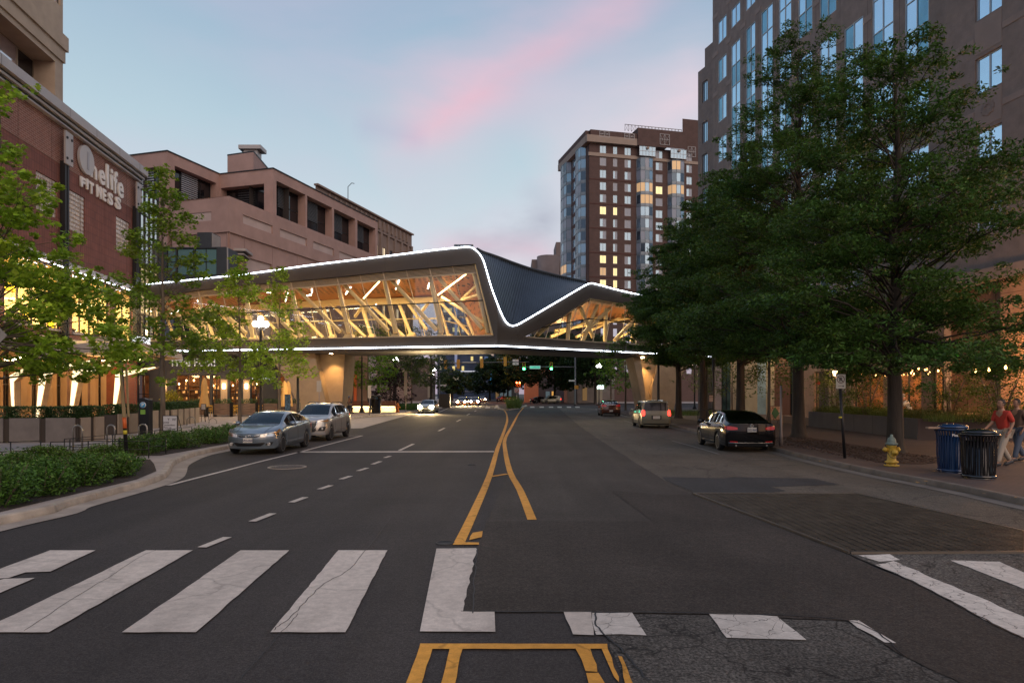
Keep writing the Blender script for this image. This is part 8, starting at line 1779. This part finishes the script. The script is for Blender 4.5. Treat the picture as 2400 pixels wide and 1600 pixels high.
    # patches on the nose (x<0 side) and tail
    def sw_(z, x):
        R_ = ring(x); ys = [p[0] for p in R_[2:8]]; zs = [p[1] for p in R_[2:8]]; return float(np.interp(z, zs, ys))
    def front(pts, m, nm, off=.012, parent=None):
        return patch(pts, m, nm, -off, parent)
    def patch(pts, m, nm, X0, parent=None, th=.02):
        # polygon in (y,z) on the nose or tail plane, cut into vertical strips so it follows the curve
        ys = [p[0] for p in pts]; y0, y1 = min(ys), max(ys); n = max(2, int((y1-y0)/.05)); o = MB()
        def zr(y):
            zs = []
            for a, b in zip(pts, pts[1:]+pts[:1]):
                if abs(a[0]-b[0]) < 1e-9:
                    if abs(a[0]-y) < 1e-6: zs += [a[1], b[1]]
                    continue
                t = (y-a[0])/(b[0]-a[0])
                if -1e-6 <= t <= 1+1e-6: zs.append(a[1]+(b[1]-a[1])*t)
            return (min(zs), max(zs)) if zs else (pts[0][1], pts[0][1])
        for i in range(n):
            a, b = y0+(y1-y0)*i/n, y0+(y1-y0)*(i+1)/n; (c0, c1), (d0, d1) = zr(a), zr(b); m_ = 4
            for j in range(m_):
                za0, za1 = c0+(c1-c0)*j/m_, c0+(c1-c0)*(j+1)/m_; zb0_, zb1_ = d0+(d1-d0)*j/m_, d0+(d1-d0)*(j+1)/m_
                o.quad(D(X0, a, za0), D(X0, b, zb0_), D(X0, b, zb1_), D(X0, a, za1))
        return o.build(nm, m, parent or root)
    def wrap(y_in, x_out, z0i, z1i, z0o, z1o, s, m, nm, end='f', off=.010, parent=None, zc=None):
        """a lamp that runs from y_in on the nose round the corner to x_out on the side"""
        o = MB(); nf, nsd = 7, 7; P = []; tot = (Wd*.93-y_in)+x_out
        for i in range(nf+1): y = y_in+(Wd*.955-y_in)*i/nf; P.append(('f', y, (y-y_in)/tot))
        for i in range(1, nsd+1): x = x_out*i/nsd; P.append(('s', x, ((Wd*.93-y_in)+x)/tot))
        G_ = []
        for kd, v, t in P:
            lo, hi = z0i+(z0o-z0i)*t, z1i+(z1o-z1i)*t; bul = math.sin(math.pi*min(1, max(0, t)))*.03; row = []
            for j in range(5):
                z = lo-bul+(hi+bul-lo+bul)*j/4
                if kd == 'f': p = D(-off if end == 'f' else L_+off, s*v, z)
                else:
                    x = v if end == 'f' else L_-v; p = D(x, s*(sw_(z, x)+off), z)
                row.append(p)
            G_.append(row)
        for a, b in zip(G_, G_[1:]):
            for j in range(4): o.add([a[j], b[j], b[j+1], a[j+1]], [(0, 1, 2, 3)], True)
        return o.build(nm, m, parent or root)
    S['feat'](root, S, dict(D=D, patch=patch, wrap=wrap, ring=ring, Wd=Wd, L=L_, sw=sw_, xa=xa, xb=xb, top=top, belt=belt))
    # seams: door outlines follow the side surface
    o = MB()
    for xd in S.get('seams', []):
        for s in (-1, 1):
            z0, z1 = zb0+.10, lerpt(xd, belt)-.01; P = [D(xd, s*(sw_(z, xd)+.0015), z) for z in np.linspace(z0, z1, 7)]; o.path(P, .004, 4, False)
    for s in (-1, 1):
        P = [D(x, s*(Wd*.965+.002), lerpt(x, belt)-.028) for x in np.linspace(S['sg'][0]-.1, S['sg'][1]+.1, 24)]; o.path(P, .006, 4, False)
        P = [D(x, s*(Wd+.002), zb0+.11) for x in np.linspace(xa+wr+.12, xb-wr-.12, 12)]; o.path(P, .007, 4, False)
    o.build('panel_seams', M_grille, root, fix=False)
    for xd in S.get('handles', []):
        for s in (-1, 1): z = lerpt(xd, belt)-.11; o = MB(); c = D(xd, s*(sw_(z, xd)+.018), z); o.box(c, (.20, .025, .03)); o.build('door_handle', S.get('hm', body), root)
    for s in (-1, 1):
        x = x_ws+.42; z = lerpt(x, belt)+.07; c = D(x, s*(Wd+.09), z); o = MB(); n = 10; P_ = [(0, 0), (.05, .35), (.09, .8), (.085, 1), (0, 1.02)]
        o.lathe(c+Vector((.06, 0, 0)), [(r*1.05, -t*.13) for r, t in P_], 12, 'X', caps=False); q = o.build('mirror', body, root); q.scale = (1, 1.35, .85); q.location = Vector((0, 0, 0)); 
        me = q.data
        for v in me.vertices: v.co.y = c.y+(v.co.y-c.y)*1.35; v.co.z = c.z+(v.co.z-c.z)*.85
        q.scale = (1, 1, 1); o = MB(); o.tube(D(x, s*Wd*.93, z-.05), c+Vector((0, -s*.05, -.03)), .022, n=6); o.build('mirror_arm', M_grille, q)
    return root
def plate_on(root, E, x, y, z, txt, end, w=.31, h=.155, m=None):
    D = E['D']; c = D(x, y, z); sgn_ = 1 if end == 'f' else -1; o = MB(); o.box((c.x+sgn_*.02, y, z), (.012, w, h)); p = o.build('number_plate', m or M_platem, root)
    fr = Fr((c.x+sgn_*.03, y), (0, sgn_)); 
    text('lettering', txt, fr, 0, z-.045, 0, .105, M_platet, p, .001, sx=.75, bold=.002) if txt else None
def feat_front(root, S, E):
    pass
def place(root, x, y, heading):
    root.location = (x, y, 0); root.rotation_euler = (0, 0, heading)
# --- blue-grey sedan
def f_sedan(root, S, E):
    p, w, D, Wd = E['patch'], E['wrap'], E['D'], E['Wd']
    for s in (-1, 1):
        w(.40, .62, .60, .68, .72, .86, s, M_lens, 'headlight'); h = w(.60, .30, .635, .66, .68, .74, s, M_chrome, 'headlight_reflector', off=.016); w(.74, .60, .70, .72, .80, .86, s, M_amber, 'indicator', off=.017)
        c = D(-.02, s*.66, .36); o = MB(); o.lathe(c, [(.055, .01), (.06, .03), (.045, .03), (0, .02)], 14, 'X', caps=False); o.build('fog_lamp', M_lens, root); p([(s*.56, .33), (s*.56, .36), (s*.66, .43), (s*.78, .43), (s*.74, .33)] if s > 0 else [(s*.78, .43), (s*.66, .43), (s*.56, .36), (s*.56, .33), (s*.74, .33)], M_grille, 'fog_recess', -.008)
    p([(-.40, .655), (-.30, .60), (.30, .60), (.40, .655), (.30, .675), (-.30, .675)], M_grille, 'upper_grille', -.012)
    p([(-.56, .40), (-.42, .30), (.42, .30), (.56, .40), (.50, .425), (0, .375), (-.50, .425)], M_grille, 'lower_grille', -.012)
    o = MB(); o.path([D(-.022, y, .665-.03*math.cos(y/.4*math.pi/2)) for y in np.linspace(-.4, .4, 13)], .012, 6); o.build('grille_bar', M_chrome, root)
    c = D(-.03, 0, .645); o = MB(); N = 20
    el = [c+Vector((0.012, .085*math.cos(2*math.pi*i/N), .045*math.sin(2*math.pi*i/N))) for i in range(N+1)]; o.path(el, .007, 5, False); o.path([c+Vector((.012, -.035, -.035)), c+Vector((.012, -.02, .03))], .009, 5); o.path([c+Vector((.012, .035, .035)), c+Vector((.012, .02, -.03))], .009, 5); o.path([c+Vector((.012, -.028, -.005)), c+Vector((.012, .028, .005))], .008, 5); o.build('emblem', M_chrome, root)
    plate_on(root, E, -.02, 0, .50, 'VRS-6960', 'f')
    for s in (-1, 1): w(.55, .35, .74, .80, .80, .92, s, M_tail, 'tail_light', 'r')
    o = MB(); 
    for s in (-1, 1): o.path([D(x, s*Wd*.62*(1-(1.1-x)*.12), lerpt(x, E['top'])+.002) for x in np.linspace(.12, 1.05, 8)], .004, 4, False)
    o.path([D(-.012+.0, y, .715) for y in np.linspace(-.6, .6, 12)], .0035, 4, False); o.build('bonnet_seam', M_grille, root)
    for s in (-1, 1): o = MB(); o.path([D(E['L']*0+1.04, s*.1, lerpt(1.04, E['top'])+.02), D(1.12, s*.62, lerpt(1.12, E['top'])+.03)], .009, 4); o.build('wiper', M_grille, root)
sedan = dict(L=4.53, W=1.775, ax=.87, wb=2.70, wr=.325, zb=.21, top=[(0, .70), (.25, .80), (.7, .905), (1.10, .975), (1.55, 1.20), (2.0, 1.385), (2.5, 1.435), (3.0, 1.41), (3.4, 1.33), (4.05, 1.12), (4.4, 1.07), (4.53, .98)], belt=[(0, .66), (.5, .80), (1.1, .90), (2.0, .955), (3.3, 1.01), (4.1, 1.04), (4.53, .94)], ws=1.10, wt=1.98, rt=3.22, rb=3.98, sg=(1.42, 3.72), pillars=[(2.42, 2.50), (3.36, 3.42)], seams=[1.42, 2.46, 3.38], handles=[2.28, 3.2], feat=f_sedan, tw=.68, cf=.42, cr=.25, spokes=5)
c1 = make_car('parked_sedan', 'blue-grey sedan parked at the left kerb, nearest to the camera and facing it', 'car', sedan, paint('blue_grey_paint', (.17, .21, .245)))
place(c1, -8.76, 24.93, R(-90))
# --- silver compact suv
def f_suv(root, S, E):
    p, w, D, Wd = E['patch'], E['wrap'], E['D'], E['Wd']
    for s in (-1, 1):
        w(.50, .50, .83, .90, .86, .96, s, M_lens, 'headlight'); w(.62, .32, .85, .875, .88, .92, s, M_amber, 'headlight_reflector', off=.016)
        p([(s*.52, .46), (s*.60, .62), (s*.84, .64), (s*.80, .46)] if s > 0 else [(s*.84, .64), (s*.60, .62), (s*.52, .46), (s*.80, .46)], M_grille, 'fog_recess', -.010)
        c = D(-.02, s*.70, .54); o = MB(); o.lathe(c, [(.05, .0), (.05, .02), (0, .015)], 12, 'X', caps=False); o.build('fog_lamp', M_lens, root)
        o = MB(); o.path([D(-.022, s*.47, .88), D(-.022, s*.50, .74), D(-.022, s*.42, .58), D(-.02, s*.46, .47)], .022, 6); o.build('chrome_trim', M_chrome, root)
        w(.50, .40, .95, 1.05, 1.0, 1.12, s, M_tail, 'tail_light', 'r')
    p([(-.48, .80), (-.44, .42), (.44, .42), (.48, .80), (.50, .88), (-.50, .88)], M_grille, 'grille', -.012)
    for z in (.82, .86): o = MB(); o.path([D(-.02, y, z) for y in np.linspace(-.46, .46, 9)], .011, 5); o.build('grille_bar', M_chrome, root)
    p([(-.8, .30), (-.8, .40), (.8, .40), (.8, .30)], mat('silver_trim', (.4, .4, .4), .4, metal=.6), 'skid_plate', -.012)
    o = MB(); c = D(-.03, 0, .86)
    for a in (math.pi/2, math.pi/2+2.094, math.pi/2+4.189): d = Vector((0, math.cos(a), math.sin(a))); n_ = Vector((0, -math.sin(a), math.cos(a))); o.add([c, c+d*.03+n_*.02, c+d*.06, c+d*.03-n_*.02], [(0, 1, 2, 3)])
    o.build('emblem', M_chrome, root)
    for s in (-1, 1): o = MB(); o.path([D(x, s*Wd*.60, lerpt(x, E['top'])+.035) for x in np.linspace(1.95, 3.9, 8)], .02, 6); o.build('roof_rail', M_grille, root)
suv = dict(L=4.30, W=1.78, ax=.86, wb=2.67, wr=.345, zb=.27, top=[(0, .88), (.2, .98), (.7, 1.06), (1.05, 1.10), (1.45, 1.35), (1.85, 1.57), (2.4, 1.64), (3.3, 1.625), (3.85, 1.55), (4.15, 1.28), (4.25, 1.08), (4.30, .98)], belt=[(0, .84), (.6, .98), (1.1, 1.03), (2.2, 1.07), (3.6, 1.16), (4.1, 1.18), (4.3, .94)], ws=1.04, wt=1.84, rt=3.78, rb=4.18, sg=(1.36, 3.86), pillars=[(2.30, 2.38), (3.18, 3.26)], seams=[1.36, 2.34, 3.22], handles=[2.16, 3.05], feat=f_suv, tw=.70, cf=.34, cr=.16, spokes=7, sgm=M_cglass, rgm=M_cglassd)
c2_ = make_car('parked_suv', 'silver compact SUV parked behind the blue-grey sedan', 'car', suv, paint('silver_paint', (.40, .375, .345))); place(c2_, -8.72, 31.15, R(-91.5))
# --- black sedan seen from behind
def f_jet(root, S, E):
    p, w, D, Wd, L_ = E['patch'], E['wrap'], E['D'], E['Wd'], E['L']
    for s in (-1, 1):
        w(.50, .24, .80, .875, .84, .90, s, M_tail, 'tail_light', 'r'); w(.45, .6, .62, .72, .66, .78, s, M_lens, 'headlight'); p([(s*.50, .36), (s*.50, .39), (s*.76, .40), (s*.76, .37)] if s > 0 else [(s*.76, .40), (s*.50, .39), (s*.50, .36), (s*.76, .37)], M_tail, 'reflector', L_+.012)
    p([(-.8, .22), (-.8, .34), (.8, .34), (.8, .22)], M_grille, 'rear_valance', L_+.008)
    o = MB(); o.path([D(L_+.012, y, .345) for y in np.linspace(-.8, .8, 15)], .007, 5, False); o.build('chrome_strip', M_chrome, root)
    c = D(L_+.02, 0, .93); o = MB(); N = 20; o.path([c+Vector((-.01, .055*math.cos(2*math.pi*i/N), .055*math.sin(2*math.pi*i/N))) for i in range(N+1)], .006, 5, False); q = lambda y, z: c+Vector((-.012, y, z)); o.path([q(.03, .042), q(0, .0), q(-.03, .042)], .005, 4); o.path([q(.05, .02), q(.022, -.045), q(0, -.002), q(-.022, -.045), q(-.05, .02)], .005, 4); o.build('emblem', M_chrome, root)
    plate_on(root, E, L_+.02, 0, .80, 'UXD-9642', 'r'); o = MB(); o.path([D(L_+.01, y, .70) for y in np.linspace(-.78, .78, 15)], .004, 4, False); o.path([D(L_+.01, y, .955) for y in np.linspace(-.6, .6, 11)], .004, 4, False); o.build('boot_seam', M_grille, root)
    for s in (-1, 1): o = MB(); o.tube(D(L_+.0, s*.55, .25), D(L_+.06, s*.55, .25), .035, n=10); o.build('exhaust', M_chrome, root)
jet = dict(L=4.65, W=1.79, ax=.88, wb=2.65, wr=.325, zb=.20, top=[(0, .70), (.3, .80), (.8, .90), (1.15, .97), (1.6, 1.20), (2.1, 1.39), (2.6, 1.45), (3.15, 1.42), (3.55, 1.33), (4.05, 1.14), (4.25, 1.08), (4.58, 1.05), (4.65, .98)], belt=[(0, .66), (.6, .82), (1.2, .90), (2.2, .94), (3.4, .97), (4.2, 1.0), (4.65, .93)], ws=1.15, wt=2.05, rt=3.28, rb=4.10, sg=(1.45, 3.70), pillars=[(2.46, 2.54), (3.40, 3.46)], seams=[1.42, 2.50, 3.42], handles=[2.34, 3.28], feat=f_jet, tw=.70, cf=.34, cr=.13, rz=.05, spokes=5, sgm=M_cglass, rgm=M_cglassd)
c3 = make_car('parked_black_sedan', 'glossy black sedan parked at the right kerb seen from behind', 'car', jet, paint('black_paint', (.004, .004, .005), .1, 0)); place(c3, 8.36, 25.95, R(88.5))
# --- boxy silver van-like wagon
def f_box(root, S, E):
    p, w, D, Wd, L_ = E['patch'], E['wrap'], E['D'], E['Wd'], E['L']
    for s in (-1, 1): w(.70, .10, .78, 1.05, .78, 1.05, s, G_tail, 'tail_light', 'r'); w(.45, .3, .72, .84, .74, .86, s, M_lens, 'headlight')
    plate_on(root, E, L_+.02, 0, .66, '', 'r', .42, .17); p([(-.30, .55), (-.30, .77), (.30, .77), (.30, .55)], M_grille, 'plate_recess', L_+.006)
    p([(-.76, 1.06), (-.70, 1.52), (.70, 1.52), (.76, 1.06)], MATS['black_window'], 'tailgate_window', L_+.012); p([(-.78, .24), (-.78, .30), (.78, .30), (.78, .24)], M_grille, 'valance', L_+.01)
    o = MB(); o.path([D(L_+.01, y, .50) for y in np.linspace(-.8, .8, 11)], .005, 4, False); o.path([D(L_+.01, y, 1.04) for y in np.linspace(-.8, .8, 11)], .005, 4, False); o.build('tailgate_seam', M_grille, root)
    o = MB(); o.box(D(L_+.03, -.1, .72)+Vector((0, .1, 0)), (.02, .06, .02)); o.build('plate_lamp', glow('plate_lamp_on', (1, .7, .4), 4), root)
boxc = dict(L=4.2, W=1.76, ax=.8, wb=2.55, wr=.32, zb=.20, top=[(0, .86), (.3, .95), (.9, 1.0), (1.3, 1.35), (1.6, 1.58), (2.2, 1.65), (3.6, 1.66), (4.1, 1.62), (4.2, 1.56)], belt=[(0, .78), (.6, .90), (1.0, .95), (2.2, .98), (4.0, 1.04), (4.2, 1.04)], ws=.92, wt=1.58, rt=9, rb=10, sg=(1.15, 3.98), pillars=[(2.05, 2.13), (3.0, 3.08), (3.78, 3.86)], seams=[1.2, 2.1, 3.05], handles=[1.95, 2.9], feat=f_box, tw=.82, cf=.25, cr=.06, nz=.1, rz=.04, spokes=6, rgm=M_cglassd)
boxc['rb'] = 4.15; boxc['rt'] = 4.14
c4 = make_car('parked_minivan', 'boxy pale silver-green minivan with lit red tail lights at the right kerb', 'car', boxc, paint('champagne_paint', (.27, .26, .19), .3, .5)); place(c4, 8.5, 42.0, R(88.5))
# --- dark red hatchback
def f_hat(root, S, E):
    p, w, D, Wd, L_ = E['patch'], E['wrap'], E['D'], E['Wd'], E['L']
    for s in (-1, 1): w(.45, .30, .88, 1.02, .92, 1.06, s, M_tail, 'tail_light', 'r'); w(.50, .40, .66, .76, .72, .84, s, M_lens, 'headlight')
    plate_on(root, E, L_+.02, 0, .50, '', 'r'); p([(-.72, .22), (-.72, .34), (.72, .34), (.72, .22)], M_grille, 'valance', L_+.01)
    p([(-.3, .50), (-.3, .62), (.3, .62), (.3, .50)], M_grille, 'grille', -.012); plate_on(root, E, -.02, 0, .45, '', 'f')
hat = dict(L=4.1, W=1.80, ax=.82, wb=2.60, wr=.32, zb=.20, top=[(0, .76), (.4, .88), (1.0, .97), (1.5, 1.25), (1.95, 1.43), (2.5, 1.48), (3.2, 1.45), (3.6, 1.36), (3.95, 1.12), (4.1, .98)], belt=[(0, .70), (.6, .84), (1.1, .92), (2.2, .96), (3.5, 1.05), (4.1, .94)], ws=1.02, wt=1.90, rt=3.42, rb=3.94, sg=(1.32, 3.55), pillars=[(2.36, 2.44), (3.2, 3.26)], seams=[1.3, 2.4], handles=[2.2, 3.0], feat=f_hat, tw=.70, cf=.32, cr=.16, spokes=5, rgm=M_cglass)
c5 = make_car('parked_hatchback', 'dark red hatchback parked at the right kerb beyond the minivan', 'car', hat, paint('dark_red_paint', (.10, .035, .02), .2, .4)); place(c5, 9.0, 63.5, R(88))
# --- oncoming car with headlights
oc = copy_tree(c1, (-8.85, 72.3, 0), R(-91), 'oncoming pale car with glaring headlights left of the street'); oc.name = 'oncoming_car'; oc['category'] = 'car'
def beams(x, y, h, root_name, e=900, z=.68, d=.62, r=.2):
    for s in (-1, 1):
        c = Vector((x+s*d, y, z)); o = MB(); o.lathe(c, [(0, -.03), (r*.7, -.025), (r, 0), (r, .06)], 14, 'Y', caps=False); o.build('headlamp_bulb', G_head, bpy.data.objects[root_name]); lamp('headlight_beam', c-Vector((0, .15, 0)), e, (1, .70, .36), .08, spot=95, aim=c+Vector((.35, -14, -1.15)), blend=.9)
beams(-8.85, 69.95, 0, 'oncoming_car', 1500)
for i, (px, py, Yc, lb) in enumerate(((1081, 0, 112, 'far oncoming car with low headlights, leftmost of the group'), (1096, 0, 121, 'far oncoming car with headlights, middle of the group'), (1112, 0, 118, 'far oncoming car with headlights, rightmost of the group'), (1131, 0, 160, 'most distant oncoming car beyond the group'))):
    x = (px-1200)/F*Yc; o = copy_tree(c5, (x, Yc+2.1, 0), R(-92), lb); o.name = 'far_oncoming_car'; nm = o.name; beams(x, Yc-.05, 0, nm, 1300 if i < 3 else 0.001, .70, .62, .16)
# --- far parked and waiting cars
for src, px, py, Yc, rz, lb in ((c5, 1179, 0, 170, 60, 'small far red car near the end of the street'), (c3, 1203, 0, 165, 92, 'far dark car with red tail lights by the island'), (c3, 1268, 0, 142, 20, 'far dark parked car left of the pale wagon'), (c4, 1290, 0, 140, 200, 'far pale wagon parked under the big oak'), (c3, 1190, 0, 178, 80, 'farthest dark car beside the small red one')):
    x = (px-1200)/F*Yc; o = copy_tree(src, (x, Yc, 0), R(rz), lb); o.name = 'far_car'
for px, Yc, z in ((1194.5, 162.5, .9), (1204.5, 162.5, .9)):
    s = MB(); s.box(W(px, 0, Yc)*Vector((1, 1, 0)) if False else ((px-1200)/F*Yc, Yc, z), (.4, .05, .18)); s.build('tail_light_lamp', G_tail, [o for o in bpy.data.objects if o.get('label', '').startswith('far dark car with red')][0])
# ================================================================ PEOPLE
M_skin = mat('skin', (.36, .19, .12), .6)
def figure(label, J, edges, radii, mats, loc, rz=0, sc=1.0, head=None, hair=None, extra=()):
    """J: joints in metres, local; a skinned body with clothing shells that follow the same joints"""
    root = empty('person', (0, 0, 0), label, 'person')
    def skin(nm, keys, rad, m, es):
        me = bpy.data.meshes.new(nm); idx = {k: i for i, k in enumerate(keys)}; me.from_pydata([J[k] for k in keys], [(idx[a], idx[b]) for a, b in es if a in idx and b in idx], []); o = link(nm, me, root)
        md = o.modifiers.new('skin', 'SKIN'); md.use_smooth_shade = True
        sv = me.skin_vertices[0].data
        for k, i in idx.items(): r = rad.get(k, radii[k]); sv[i].radius = (r[0], r[1]) if isinstance(r, tuple) else (r, r)
        sv[0].use_root = True
        sb = o.modifiers.new('sub', 'SUBSURF'); sb.levels = 2; sb.render_levels = 2; me.materials.append(m); return o
    skin('body', list(J.keys()), {}, mats['skin'], edges)
    for nm, keys, grow, m in extra: skin(nm, keys, {k: (radii[k][0]+grow, radii[k][1]+grow) if isinstance(radii[k], tuple) else radii[k]+grow for k in keys}, m, edges)
    h = Vector(J['head']); s = MB(); s.lathe(h, [(.0, -.12), (.045, -.115), (.068, -.06), (.078, .0), (.08, .06), (.06, .105), (0, .125)], 18, caps=False); q = s.build('head', mats['skin'], root)
    f_ = Vector((0, 1, 0)) if head is None else Vector(head); r_ = Vector((f_.y, -f_.x, 0)).normalized()
    s = MB(); s.lathe(h-f_*.02+Vector((0, 0, .015)), [(.084, -.04), (.09, .03), (.075, .10), (.04, .128), (0, .135)], 18, caps=False); s.build('hair', mats['hair'], q)
    s = MB(); n0 = h+f_*.07; s.add([n0+Vector((0, 0, .03)), n0+r_*.014-Vector((0, 0, .02)), n0-r_*.014-Vector((0, 0, .02)), n0+f_*.028-Vector((0, 0, .012))], [(0, 1, 3), (0, 3, 2), (1, 2, 3)]); s.build('nose', mats['skin'], q)
    for sg in (-1, 1): s = MB(); s.lathe(h+f_*.066+r_*sg*.028+Vector((0, 0, .02)), [(0, -.009), (.009, 0), (0, .009)], 8, caps=False); s.build('eye', M_txt, q); s = MB(); s.lathe(h+r_*sg*.078, [(0, -.03), (.012, -.01), (.014, .012), (0, .03)], 8, caps=False); s.build('ear', mats['skin'], q)
    s = MB(); s.box(h+f_*.068-Vector((0, 0, .05)), (.035, .012, .008)); s.build('mouth', mat('lips', (.25, .09, .07), .6), q)
    for hd in ('handL', 'handR'):
        b = Vector(J[hd]); w_ = Vector(J['wr'+hd[-1]]); d = (b-w_).normalized(); sd_ = d.cross(Vector((0, 0, 1))); sd_ = sd_.normalized() if sd_.length > .1 else Vector((1, 0, 0))
        s = MB(); 
        for i, (o_, ln) in enumerate(((-.028, .065), (-.010, .08), (.010, .075), (.028, .058))): a = b+sd_*o_; m1 = a+d*ln*.5-Vector((0, 0, .008)); s.path([a-d*.02, a, m1, a+d*ln-Vector((0, 0, .025))], [.010, .010, .009, .007], 6)
        a = b+sd_*.032-d*.03; s.path([a-sd_*.01, a+sd_*.02+d*.02, a+sd_*.03+d*.05], [.012, .010, .008], 6); s.build('fingers', mats['skin'], root)
    for ft in ('toeL', 'toeR'):
        t_ = Vector(J[ft]); a = Vector(J['an'+ft[-1]]); dd = (t_-a); dd.z = 0; dd.normalize(); s = MB(); m_ = (t_+a)/2; m_.z = min(t_.z, a.z); s.path([a-dd*.07+Vector((0, 0, -.035)), a+Vector((0, 0, -.03)), t_+Vector((0, 0, -.01)), t_+dd*.06+Vector((0, 0, -.015))], [.04, .052, .045, .02], 8); s.build('shoe', mats.get('shoe', M_txt), root)
    root.location = loc; root.rotation_euler = (0, 0, rz); root.scale = (sc,)*3; return root
ED = [('pelvis', 'waist'), ('waist', 'chest'), ('chest', 'neck'), ('neck', 'head'), ('chest', 'shL'), ('shL', 'elL'), ('elL', 'wrL'), ('wrL', 'handL'), ('chest', 'shR'), ('shR', 'elR'), ('elR', 'wrR'), ('wrR', 'handR'), ('pelvis', 'hipL'), ('hipL', 'knL'), ('knL', 'anL'), ('anL', 'toeL'), ('pelvis', 'hipR'), ('hipR', 'knR'), ('knR', 'anR'), ('anR', 'toeR')]
RD = dict(pelvis=(.15, .11), waist=(.135, .10), chest=(.165, .115), neck=.055, head=.06, shL=.058, elL=.042, wrL=.030, handL=(.036, .02), shR=.058, elR=.042, wrR=.030, handR=(.036, .02), hipL=.09, knL=.06, anL=.042, toeL=.03, hipR=.09, knR=.06, anR=.042, toeR=.03)
def walk(stride=.28, arm=.2, lean=.04):       # facing +y
    return dict(pelvis=(0, 0, .92), waist=(0, lean*.4, 1.08), chest=(0, lean, 1.32), neck=(0, lean*1.4, 1.48), head=(0, lean*2.0, 1.62), shL=(-.185, lean, 1.40), elL=(-.23, lean-arm*.5, 1.14), wrL=(-.23, lean-arm*.3+.08, .91), handL=(-.225, lean-arm*.2+.12, .84), shR=(.185, lean, 1.40), elR=(.23, lean+arm*.3, 1.15), wrR=(.22, lean+arm+.12, .95), handR=(.21, lean+arm+.18, .89), hipL=(-.095, 0, .88), knL=(-.10, stride*.55, .50), anL=(-.10, stride, .09), toeL=(-.10, stride+.14, .05), hipR=(.095, 0, .88), knR=(.10, -stride*.2, .48), anR=(.10, -stride*1.1, .13), toeR=(.10, -stride*1.1+.13, .05))
TOP = ['chest', 'waist', 'pelvis', 'shL', 'elL', 'shR', 'elR']; LEGS = ['pelvis', 'hipL', 'knL', 'anL', 'hipR', 'knR', 'anR']
M_red = mat('red_shirt', (.42, .035, .02), .8); M_wht = mat('pale_trousers', (.36, .30, .24), .8); M_blu = mat('light_blue_shirt', (.16, .36, .50), .8); M_dkt = mat('dark_trousers', (.03, .035, .05), .85); M_hg = mat('grey_hair', (.35, .31, .27), .8); M_hd = mat('dark_hair', (.03, .02, .015), .7)
figure('person in red shirt and pale trousers walking behind the black litter bin', walk(), ED, RD, dict(skin=M_skin, hair=M_hd), (W(2352, 0, 18).x, 18, .145), R(100), 1.0, (0, 1, 0), None, [('shirt', TOP, .022, M_red), ('trousers', LEGS, .022, M_wht)])
figure('person in dark clothes walking just beyond the one in the red shirt', walk(.22), ED, RD, dict(skin=M_skin, hair=M_hd), (W(2388, 0, 19.2).x, 19.2, .145), R(95), 1.0, (0, 1, 0), None, [('jacket', TOP, .022, mat('brown_jacket', (.12, .07, .05), .8)), ('jeans', LEGS, .022, mat('blue_jeans', (.07, .09, .13), .8))])
B = dict(pelvis=(0, 0, .92), waist=(0, .10, 1.04), chest=(0, .32, 1.16), neck=(0, .46, 1.20), head=(0, .60, 1.18), shL=(-.18, .38, 1.14), elL=(-.2, .46, .93), wrL=(-.14, .58, .84), handL=(-.12, .64, .80), shR=(.18, .38, 1.14), elR=(.2, .48, .94), wrR=(.14, .60, .86), handR=(.12, .66, .83), hipL=(-.095, 0, .88), knL=(-.10, .03, .49), anL=(-.11, -.03, .10), toeL=(-.12, .11, .05), hipR=(.095, 0, .88), knR=(.10, .0, .49), anR=(.11, -.05, .10), toeR=(.12, .09, .05))
xb_ = W(870, 0, 66).x
figure('grey-haired person in light blue shirt bending over the litter bin', B, ED, RD, dict(skin=M_skin, hair=M_hg), (xb_-.1, 66.1, .14), R(-80), 1.42, (0, .9, -.4), None, [('shirt', TOP, .022, M_blu), ('trousers', LEGS, .022, M_dkt)])
SIT = dict(pelvis=(0, 0, .50), waist=(0, .04, .66), chest=(0, .16, .88), neck=(0, .24, 1.02), head=(0, .30, 1.15), shL=(-.18, .18, .95), elL=(-.22, .34, .74), wrL=(-.10, .52, .72), handL=(-.06, .58, .72), shR=(.18, .18, .95), elR=(.22, .34, .74), wrR=(.10, .52, .72), handR=(.06, .58, .72), hipL=(-.1, .02, .48), knL=(-.12, .44, .50), anL=(-.12, .44, .10), toeL=(-.12, .58, .05), hipR=(.1, .02, .48), knR=(.12, .44, .50), anR=(.12, .42, .10), toeR=(.12, .56, .05))
figure('person in blue top sitting at the left end of the lit bench', SIT, ED, RD, dict(skin=M_skin, hair=mat('blue_cap', (.03, .2, .45), .6)), (W(812, 0, 66).x, 66, .14), R(-120), 1.3, (0, 1, 0), None, [('top', TOP, .022, mat('navy_top', (.02, .04, .07), .8)), ('trousers', LEGS, .022, M_dkt)])
figure('seated person in white shirt at a table on the right terrace', SIT, ED, RD, dict(skin=M_skin, hair=M_hg), (W(2133, 0, 35.2).x, 35.2, .55), R(70), 1.15, (0, 1, 0), None, [('shirt', TOP, .025, mat('white_shirt', (.55, .5, .42), .8)), ('trousers', LEGS, .022, M_dkt)])
